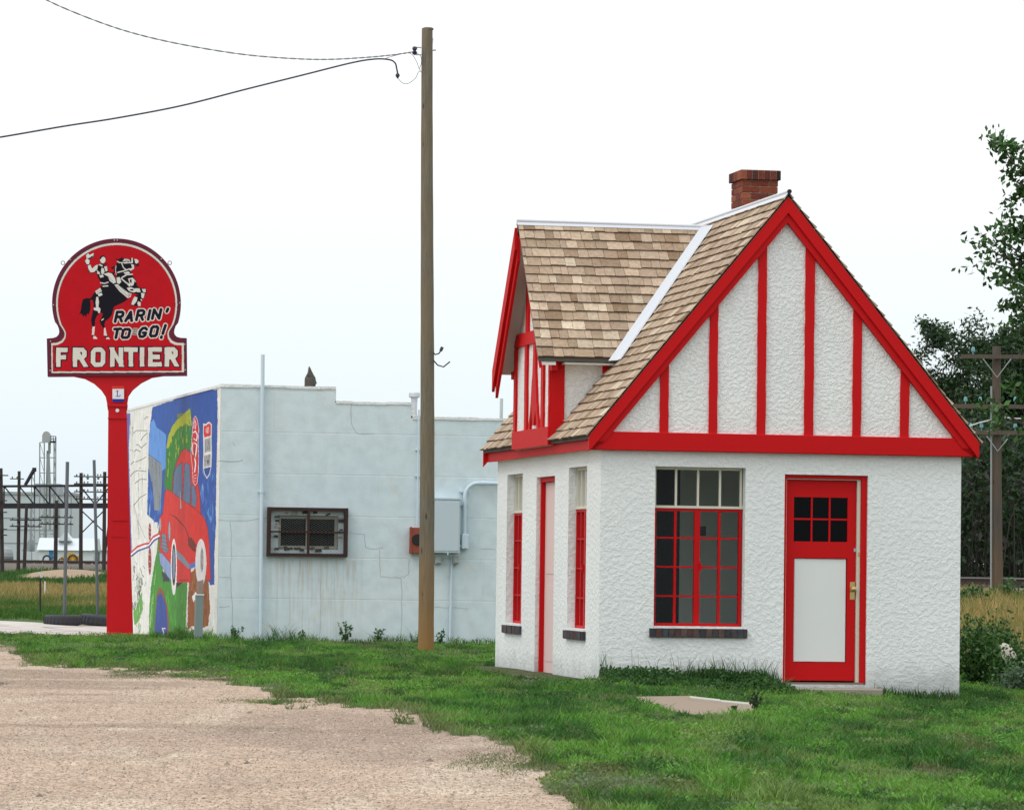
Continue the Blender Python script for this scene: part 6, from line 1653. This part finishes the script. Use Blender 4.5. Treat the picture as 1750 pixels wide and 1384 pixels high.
gx0, gx1, gp_ = Q(97, 920)[0], Q(121, 920)[0], Q(108, 909)
mb.prism([(gx0, t_[2] - .3), (gx1, t_[2] - .3), ((gx0 + gx1) / 2, gp_[2])], lambda x, z: (x, .5, z), lambda x, z: (x, 4, z)); mb.build('roof', M_WHITE, sh_)
mb = MB(); mb.box(Q(84, 940)[0], Q(91, 940)[0], -.05, -.001, -.3, Q(88, 938.5)[2] - .05); mb.build('door', paint('bright_blue_paint', srgb(40, 120, 176), .5), sh_)
mb = MB()
mb.prism([(Q(53, 0)[0], b2[2]), (Q(66, 0)[0] , b2[2]), (Q(66, 0)[0], Q(66, 922)[2])], lambda x, z: (x, .4, z), lambda x, z: (x, 5.2, z)); mb.build('lean_to_roof', M_GREYM, sh_)
bn, bo_ = far_obj('round_bin', 'grey domed metal bin at the left edge below the conveyor', 'bin', 8, 400)
q0, q1 = P(-5, 934, 400) - bo_, P(21, 950, 400) - bo_
R_ = (q1[0] - q0[0]) / 2; cx = (q1[0] + q0[0]) / 2; mb = MB(); zt_ = q0[2]; ze = q1[2]
mb.lathe([(R_, -.3), (R_, ze), (R_ * .96, ze + (zt_ - ze) * .35), (R_ * .75, ze + (zt_ - ze) * .75), (R_ * .4, zt_ - .06), (0, zt_)], (cx, 1, 0), 24); mb.build('shell', M_GREYM, bn)
mb = MB()
for k in range(1, 5): mb.cut().lathe([(R_ * 1.001, ze * k / 5 - .04), (R_ * 1.02, ze * k / 5), (R_ * 1.001, ze * k / 5 + .04)], (cx, 1, 0), 24)
mb.each('hoop', M_TRUSS, bn)
ld, lo = far_obj('wheel_loader', 'small yellow machine with big round wheels parked before the white shed', 'loader', 120, 420)
Y2 = lambda px, py: (P(px, py, 420) - lo)
M_YEL = paint('yellow_machine_paint', srgb(196, 148, 40), .5, .25, 3)
mb = MB(); a, b = Y2(105, 964), Y2(136, 951); mb.box(a[0], b[0], -.6, .8, .35, b[2]); c, d = Y2(117, 951), Y2(127, 944); mb.box(c[0], d[0], -.5, .7, b[2] + .001, d[2]); e, f = Y2(128, 955), Y2(141, 948); mb.hexa([(e[0], -.4, .3), (f[0], -.4, .2), (f[0], .6, .2), (e[0], .6, .3), (e[0], -.4, b[2]), (f[0], -.4, f[2]), (f[0], .6, f[2]), (e[0], .6, b[2])]); mb.build('body', M_YEL, ld)
def wheel(px, py, r_px, Y, par, o0, mat):
    c = P(px, py, Y) - o0; R_ = r_px * Y / FOC; mb = MB()
    q = [(c[0] + R_ * math.cos(t_), -.9, c[2] + R_ * math.sin(t_)) for t_ in np.linspace(0, 6.2832, 21)]
    mb.tube(q, R_ * .22, 8, cap=False); w_ = mb.build('wheel', mat, par, smooth=True)
    mb = MB(); mb.tube([(c[0], -.95, c[2]), (c[0], -.75, c[2])], R_ * .35, 10); mb.build('rim', M_YEL, w_); return w_
wheel(126, 956, 7.5, 420, ld, lo, M_TYRE); wheel(107, 959, 5, 420, ld, lo, M_TYRE)
for px, r_, lb in ((80, 6.5, 'large dark tyre standing on edge beside the blue shed door'), (90, 5.5, 'smaller bluish tyre leaning against the blue shed door')):
    o, oo = far_obj('standing_tyre', lb, 'tyre', px, 415); c = P(px, 961, 415) - oo; R_ = r_ * 415 / FOC; mb = MB(); mb.tube([(c[0] + R_ * math.cos(t_), 0, R_ + R_ * math.sin(t_) + .1) for t_ in np.linspace(0, 6.2832, 21)], R_ * .25, 8, cap=False); mb.build('carcass', M_TYRE if r_ > 6 else paint('blue_grey_rubber', (.06, .12, .16), .7), o, smooth=True)
hu, ho = far_obj('trackside_hut', 'small pale box hut on the far right of the yard', 'hut', 170, 400)
H_ = lambda px, py: (P(px, py, 400) - ho)
mb = MB(); a, b = H_(158.5, 964), H_(190, 942); mb.box(a[0], b[0], 0, 2, -.2, b[2]); mb.build('wall', M_PALE, hu)
mb = MB(); mb.box(a[0] - .1, b[0] + .1, -.15, 2.1, b[2] + .001, b[2] + .1); mb.build('roof', M_GREYM, hu)
mb = MB()
for x in (163, 169): q_ = H_(x, 950)[0]; mb.cut().box(q_ - .05, q_ + .05, -.05, -.001, 0, b[2] - .1)
mb.each('batten', M_TRUSS, hu)

# ------------------------------------------------------------------ railway
M_RAIL = paint('worn_rail_steel', srgb(120, 116, 116), .4, .2, 4); M_RAILD = paint('rusty_rail_web', srgb(64, 52, 48), .85, .2, 6); M_TIE = paint('tie_wood', srgb(84, 74, 66), .95, .2, 6)
def track(xa, xb, y, ang, zt, label, tie=True):
    cxm = (xa + xb) / 2; o = tag(empty('railway_track', Matrix.Translation((cxm, y, zt)) @ Matrix.Rotation(ang, 4, 'Z')), label, 'railway')
    h = (xb - xa) / 2
    for s_ in (-.75, .75):
        mb = MB(); mb.box(-h, h, s_ - .07, s_ + .07, 0, .02); mb.box(-h, h, s_ - .012, s_ + .012, .02, .135); r_ = mb.build('rail', M_RAILD, o)
        mb = MB(); mb.box(-h, h, s_ - .036, s_ + .036, .136, .172); mb.build('rail_head', M_RAIL, r_)
    mb = MB(); x = -h
    while x < h: mb.box(x, x + .22, -1.3, 1.3, -.14, -.002); x += .55
    mb.build('tie', M_TIE, o).__setitem__('kind', 'stuff')
track(-60, -4, 272, 0, .90, 'railway track on the low bank in front of the grain elevator')
track(4, 40, 98, .0, .86, 'railway track on the gravel bank in front of the dark trees')

# ------------------------------------------------------------------ right side: trees, pole, bushes
M_LEAF = foliage('tree_leaves', .5, .25)
M_BARK = wood_pole('tree_bark', srgb(92, 84, 72), srgb(74, 66, 58), srgb(100, 92, 84))
def tree(name, label, base, H_, R_, trunk_r, nl, nleaf, lsz, cols, seed, zlow=.25, shape=1.0, lean=(0, 0), cat='tree', aspect=.36, clump=.55, az=(0, 6.283), extra=(), group=None):
    global RNG
    rng = np.random.default_rng(seed); old = RNG; RNG = rng
    o = tag(empty(name, base), label, cat, group); tb = MB(); P0 = []; sh = []
    top = np.array([lean[0], lean[1], H_ * .86])
    tb.tube([(0, 0, -.3), tuple(top * .3 + [.1, 0, 0]), tuple(top * .65 - [.08, 0, 0]), tuple(top)], [trunk_r * 1.25, trunk_r, trunk_r * .6, trunk_r * .15], 10)
    for i in range(nl + len(extra)):
        t_ = zlow + (1 - zlow) * (i + rng.random()) / nl; an = rng.uniform(*az)
        st_ = top * min(t_ * .92, .98)
        prof = max(.15, math.sin(math.pi * min(1, max(.06, (t_ - zlow) / (1 - zlow) * .86 + .12))) ** shape)
        ln = R_ * prof * rng.uniform(.75, 1.15)
        d = np.array([math.cos(an), math.sin(an), rng.uniform(.12, .65)]); d /= np.linalg.norm(d)
        e = st_ + d * ln
        if i >= nl:
            e = np.array(extra[i - nl], float); t_ = max(.2, (e[2] - .8) / top[2]); st_ = top * min(t_, .95); ln = np.linalg.norm(e - st_); d = (e - st_) / ln
        m_ = (st_ + e) / 2 + [0, 0, -.05 * ln]
        rr_ = trunk_r * .42 * (1 - t_ * .6); tb.tube([tuple(st_), tuple(m_), tuple(e)], [rr_, rr_ * .6, rr_ * .15], 6)
        for j in range(int(5 + 4 * ln)):      # side branches, each ends in a clump
            s_ = rng.uniform(.25, 1.02); q = (1 - s_) ** 2 * st_ + 2 * s_ * (1 - s_) * m_ + s_ * s_ * e
            dd = rng.normal(size=3) * [1, 1, .7] + d * .6; dd /= np.linalg.norm(dd); l2 = ln * rng.uniform(.15, .42); e2 = q + dd * l2
            tb.tube([tuple(q), tuple(e2)], [rr_ * .3, rr_ * .08], 4)
            k = int(nleaf * rng.uniform(.5, 1.5)); bright = rng.uniform(.55, 1.35)
            tt = rng.uniform(.2, 1.1, k)[:, None]
            P0.append(q + (e2 - q) * tt + rng.normal(size=(k, 3)) * clump * l2 * [1, 1, .6]); sh.append(np.full(k, bright))
    P0 = np.concatenate(P0); sh = np.concatenate(sh); n = len(P0)
    c = np.asarray(cols)[rng.integers(0, len(cols), n)] * (sh * rng.uniform(.75, 1.25, n))[:, None]
    tb.build('trunk', M_BARK, o); mesh_np('crown', *leafquads(P0, lsz, c, up=-.1, aspect=aspect), M_LEAF, o); RNG = old
    return o
DG = [(.020, .048, .018), (.028, .065, .024), (.016, .038, .018), (.04, .085, .03)]
MG = [(.03, .085, .02), (.045, .12, .03), (.022, .06, .018), (.07, .15, .045)]
b = np.array([8.85, 60.5, 0.0]); b[2] = float(gz(b[0], b[1]))
tree('broadleaf_tree', 'tall leafy green tree reaching in from the right edge above the golden grass', b, 10.0, 2.2, .2, 24, 52, .115, MG, 21, .24, .6, (-.1, 0), aspect=.25, clump=.17, az=(-1.6, 1.6),
     extra=[tuple(P(x + 17, y + 10, 60.5 + dy) - b) for x, y, dy in ((1712, 268, 0), (1706, 292, .4), (1728, 245, -.3), (1742, 330, .2), (1700, 405, .1), (1694, 425, -.3), (1722, 455, .3), (1738, 400, 0), (1722, 512, .2), (1735, 545, -.2), (1745, 480, .2), (1690, 690, .2), (1728, 660, -.2), (1738, 640, 0))])
b = np.array([(1712 - 875) / FOC * 124, 124, 0.0]); b[2] = float(gz(b[0], b[1]))
tree('evergreen_tree', 'dark bushy tree behind the railway and the weathered right pole', b, 9.4, 4.3, .28, 40, 150, .15, DG, 31, .22, .5, aspect=.2, clump=.15)
b = np.array([(1640 - 875) / FOC * 132, 132, 0.0]); b[2] = float(gz(b[0], b[1]))
tree('evergreen_tree', 'lower dark tree just right of the cottage eave beyond the railway', b, 8.3, 2.8, .2, 30, 150, .15, DG, 37, .15, .5, aspect=.2, clump=.15)
b = np.array([(1770 - 875) / FOC * 128, 128, 0.0]); b[2] = float(gz(b[0], b[1]))
tree('evergreen_tree', 'dark tree cut by the right edge beyond the railway', b, 8.4, 3.2, .25, 30, 150, .15, DG, 39, .15, .5, aspect=.2, clump=.16)
# grey twiggy thicket beyond the rails
rng = np.random.default_rng(8); th_ = MB(); n = 30000
TX = rng.uniform(9.2, 17.5, n); TY = rng.uniform(108, 122, n); TZ = gz(TX, TY) + rng.random(n) ** .9 * (3.6 + 2.6 * fbm(TX, TY, .5, 3))
cc = np.array(DG)[rng.integers(0, 4, n)] * rng.uniform(.5, 1.2, (n, 1)); gsel = rng.random(n) < .22; cc[gsel] = np.array([.06, .055, .048]) * rng.uniform(.5, 1.2, (gsel.sum(), 1))
parts = [leafquads(np.stack([TX, TY, TZ], -1), rng.uniform(.10, .30, n), cc, up=.3, aspect=.22)]
v1, q1, _, c1 = parts[0]
X = rng.uniform(9.2, 17.5, 900); Y = rng.uniform(107, 121, 900); tw = blades(X, Y, rng.uniform(1.4, 4.2, 900), rng.uniform(.015, .045, 900), rng.uniform(.02, .35, 900), np.array([.05, .045, .038]) * rng.uniform(.3, 1.2, (900, 1)))
tag(mesh_np('thicket', *join([parts[0], tw]), M_LEAF), 'dark tangled thicket of twigs and brush beyond the right railway track', 'thicket', kind='stuff')
# old pole with crossarms
Yp = 90
b = P(1704, 1036, Yp); b[2] = float(gz(b[0], b[1])); off = b.copy(); rp_ = tag(empty('utility_pole', off), 'weathered right hand pole with crossarms and glass insulators before dark trees', 'pole')
Lr = lambda px, py, dy=0: tuple(P(px, py, Yp + dy) - off)
M_TEAL = paint('teal_glass', (.10, .30, .32), .15, .1); M_POLE2 = wood_pole('old_brown_pole', srgb(92, 86, 78), srgb(74, 70, 65), srgb(98, 84, 70), .3)
mb = MB(); mb.tube([(0, 0, -.3), Lr(1703, 800), Lr(1703, 592)], [.142, .11, .09], 14); mb.build('trunk', M_POLE2, rp_)
for (x0, x1, y, ins) in ((1643, 1768, 609, (1663,)), (1630, 1772, 694, (1650, 1675, 1735)), (1660, 1775, 739, (1659, 1677, 1735, 1752))):
    a0, a1 = P(x0, y, Yp - .16) - off, P(x1, y + 1, Yp - .16) - off; mb = MB(); h = .045
    mb.hexa([(a0[0], a0[1] - .05, a0[2] - h), (a1[0], a1[1] - .05, a1[2] - h), (a1[0], a1[1] + .05, a1[2] - h), (a0[0], a0[1] + .05, a0[2] - h), (a0[0], a0[1] - .05, a0[2] + h), (a1[0], a1[1] - .05, a1[2] + h), (a1[0], a1[1] + .05, a1[2] + h), (a0[0], a0[1] + .05, a0[2] + h)])
    arm = mb.build('crossarm', M_POLE2, rp_); mb = MB()
    for x in ins:
        c = P(x, y, Yp - .16) - off; c = tuple(float(v_) for v_ in c)
        mb.cut().lathe([(.012, h), (.012, h + .05), (.03, h + .05), (.042, h + .07), (.036, h + .13), (.02, h + .16), (0, h + .165)], c, 10)
    mb.each('insulator', M_TEAL, arm)
for pts in ([(1686, 745), (1705, 771), (1722, 750)], [(1680, 613), (1704, 645), (1728, 613)], [(1692, 716), (1705, 728), (1722, 712)]):
    mb = MB(); mb.tube([Lr(x, y, -.2) for x, y in pts], .014, 5); mb.build('brace', M_GREYM, rp_)
mb = MB(); mb.tube([Lr(1693.5, 1036, -.13), Lr(1694, 660, -.11)], .02, 6); mb.build('ground_wire_guard', M_GREYM, rp_)
wire('line_wire', [(1657, 728, 89.8), (1675, 722, 89.8), (1693, 718, 89.8)], .016, M_WHITE, 'short pale wire from the left insulator to the old right hand pole')
wire('line_wire', [(1716, 713, 89.8), (1735, 715, 89.8), (1760, 715, 89.8), (1800, 712, 89)], .016, M_WHITE, 'pale wire running from the old right hand pole out of the right edge')
# bushes and tall weeds behind the cottage
def bush(px, Y, h, r, n, label, seed, cols, lsz=.06):
    global RNG
    rng = np.random.default_rng(seed); old = RNG; RNG = rng
    b = P(px, 1150, Y); b[2] = float(gz(b[0], b[1])); n = int(n * 1.6); o = tag(empty('bush', b), label, 'bush', 'green bushes right of the cottage')
    st = MB(); LP = []
    for k in range(26):
        an = rng.random() * 6.283; s_ = r * rng.uniform(.1, 1) ** .7; hh_ = h * rng.uniform(.5, 1.1) * (1 - .4 * (s_ / r) ** 2)
        e = np.array([math.cos(an) * s_, math.sin(an) * s_, hh_]); m_ = e * [.4, .4, .55]
        st.tube([(0, 0, -.05), tuple(m_), tuple(e)], [.012, .008, .003], 4, (.06, .08, .03))
        t_ = rng.uniform(.12, 1.05, n // 26)[:, None]; LP.append((1 - t_) ** 2 * 0 + 2 * t_ * (1 - t_) * m_ + t_ * t_ * e + rng.normal(size=(n // 26, 3)) * .06)
    st.build('stem', M_LEAF, o); LP = np.concatenate(LP); c = np.array(cols)[rng.integers(0, len(cols), len(LP))] * rng.uniform(.6, 1.35, (len(LP), 1))
    mesh_np('foliage', *leafquads(LP, lsz, c, up=.4, aspect=.28), M_LEAF, o); RNG = old
BG = [(.035, .095, .022), (.05, .125, .03), (.025, .07, .02), (.075, .16, .04)]
bush(1672, 50.5, .80, .34, 1500, 'leafy dark bush touching the right rear corner of the cottage', 1, BG)
bush(1716, 52, .66, .36, 1500, 'rounded green bush around the pale oval stone', 2, BG)
bush(1758, 50, .55, .36, 1300, 'low green bush cut by the right edge of the view', 3, BG)
bush(1688, 56, .85, .40, 1300, 'taller thin bush among the first dry grass behind the cottage', 4, BG + [(.12, .13, .05)])
bush(1745, 47.5, .30, .26, 900, 'small silvery green plant at the right edge of the lawn', 5, [(.12, .19, .12), (.09, .16, .09), (.16, .22, .15)], .05)
bush(1662, 80, .55, .5, 700, 'green shrub standing in the golden grass left of the old pole', 6, BG, .09)
bush(1718, 84, .6, .5, 700, 'green shrub in the golden grass right of the old pole foot', 7, BG, .09)
c = P(1723.5, 1118, 51.2); mb = MB()
for i in range(8):
    for j in range(14):
        f = lambda i_, j_: ((.085 * math.sin(math.pi * i_ / 8) * math.cos(2 * math.pi * j_ / 14)), .035 * math.sin(math.pi * i_ / 8) * math.sin(2 * math.pi * j_ / 14), .16 * math.cos(math.pi * i_ / 8) * (1 + .06 * math.sin(j_ * 2)))
        mb.face([f(i, j), f(i, j + 1), f(i + 1, j + 1), f(i + 1, j)])
tag(mb.build('pale_stone', paint('pale_rough_stone', srgb(206, 196, 186), .9, .2, 14, .5), None, Matrix.Translation(Vector([float(x) for x in c])) @ Matrix.Rotation(math.radians(-32), 4, 'Y'), smooth=True), 'pale oval stone slab half sunk in the green bush', 'stone')
def lawn_weed(px, py, h, n, label, seed):
    rng = np.random.default_rng(seed); p = Gd(px, py, -.08); p[2] = float(gz(p[0], p[1])); o = tag(empty('weed', p), label, 'weed', 'dark weeds standing up from the lawn'); st = MB(); L_ = []
    for k in range(n):
        an = rng.random() * 6.28; s_ = h * rng.uniform(.05, .4); e = np.array([math.cos(an) * s_, math.sin(an) * s_, h * rng.uniform(.5, 1)]); m_ = e * [.3, .3, .5]
        st.tube([(0, 0, -.02), tuple(m_), tuple(e)], [.006, .004, .002], 5, (.04, .06, .03))
        for j in range(16): t_ = rng.uniform(.1, 1); L_.append(2 * t_ * (1 - t_) * m_ + t_ * t_ * e)
    st.build('stem', M_LEAF, o); L_ = np.array(L_); mesh_np('foliage', *leafquads(L_, .035, lerp(np.array([.025, .055, .025]), np.array([.06, .10, .045]), rng.random(len(L_))), up=.3, aspect=.3), M_LEAF, o)
lawn_weed(1292, 1222, .20, 9, 'dark upright weed at the right end of the broken slab', 1)
lawn_weed(1255, 1232, .07, 5, 'tiny weed growing in the sandy broken slab', 2)
# broken concrete slab in the lawn
mb = MB(); sz_ = [(float(x), float(y)) for x, y in SLAB]; zs_ = min(float(gz(x, y)) for x, y in sz_)
mb.prism([(x, y) for x, y in sz_], lambda x, y: (x, y, float(gz(x, y)) + .012), lambda x, y: (x, y, float(gz(x, y)) - .1)); tag(mb.build('broken_slab', attr('x', .9) if False else paint('sandy_concrete', srgb(140, 124, 108), .95, .35, 7, .6, 50, .006)), 'sandy broken concrete slab showing through the lawn before the front door', 'slab')
mb = MB(); e = [Gd(x, y, -.05) for x, y in ((1178, 1199), (1230, 1203), (1288, 1207.5))]
for p, q in zip(e, e[1:]):
    g0, g1 = float(gz(p[0], p[1])), float(gz(q[0], q[1])); d = .22
    mb.hexa([(p[0], p[1] - d, g0 - .05), (q[0], q[1] - d, g1 - .05), (q[0], q[1], g1 - .05), (p[0], p[1], g0 - .05), (p[0], p[1] - d, g0 + .03), (q[0], q[1] - d, g1 + .035), (q[0], q[1], g1 + .045), (p[0], p[1], g0 + .04)])
tag(mb.build('slab_edge', paint('pale_concrete_edge', srgb(172, 166, 156), .9, .15, 10)), 'pale raised concrete edging along the back of the broken slab', 'edging')
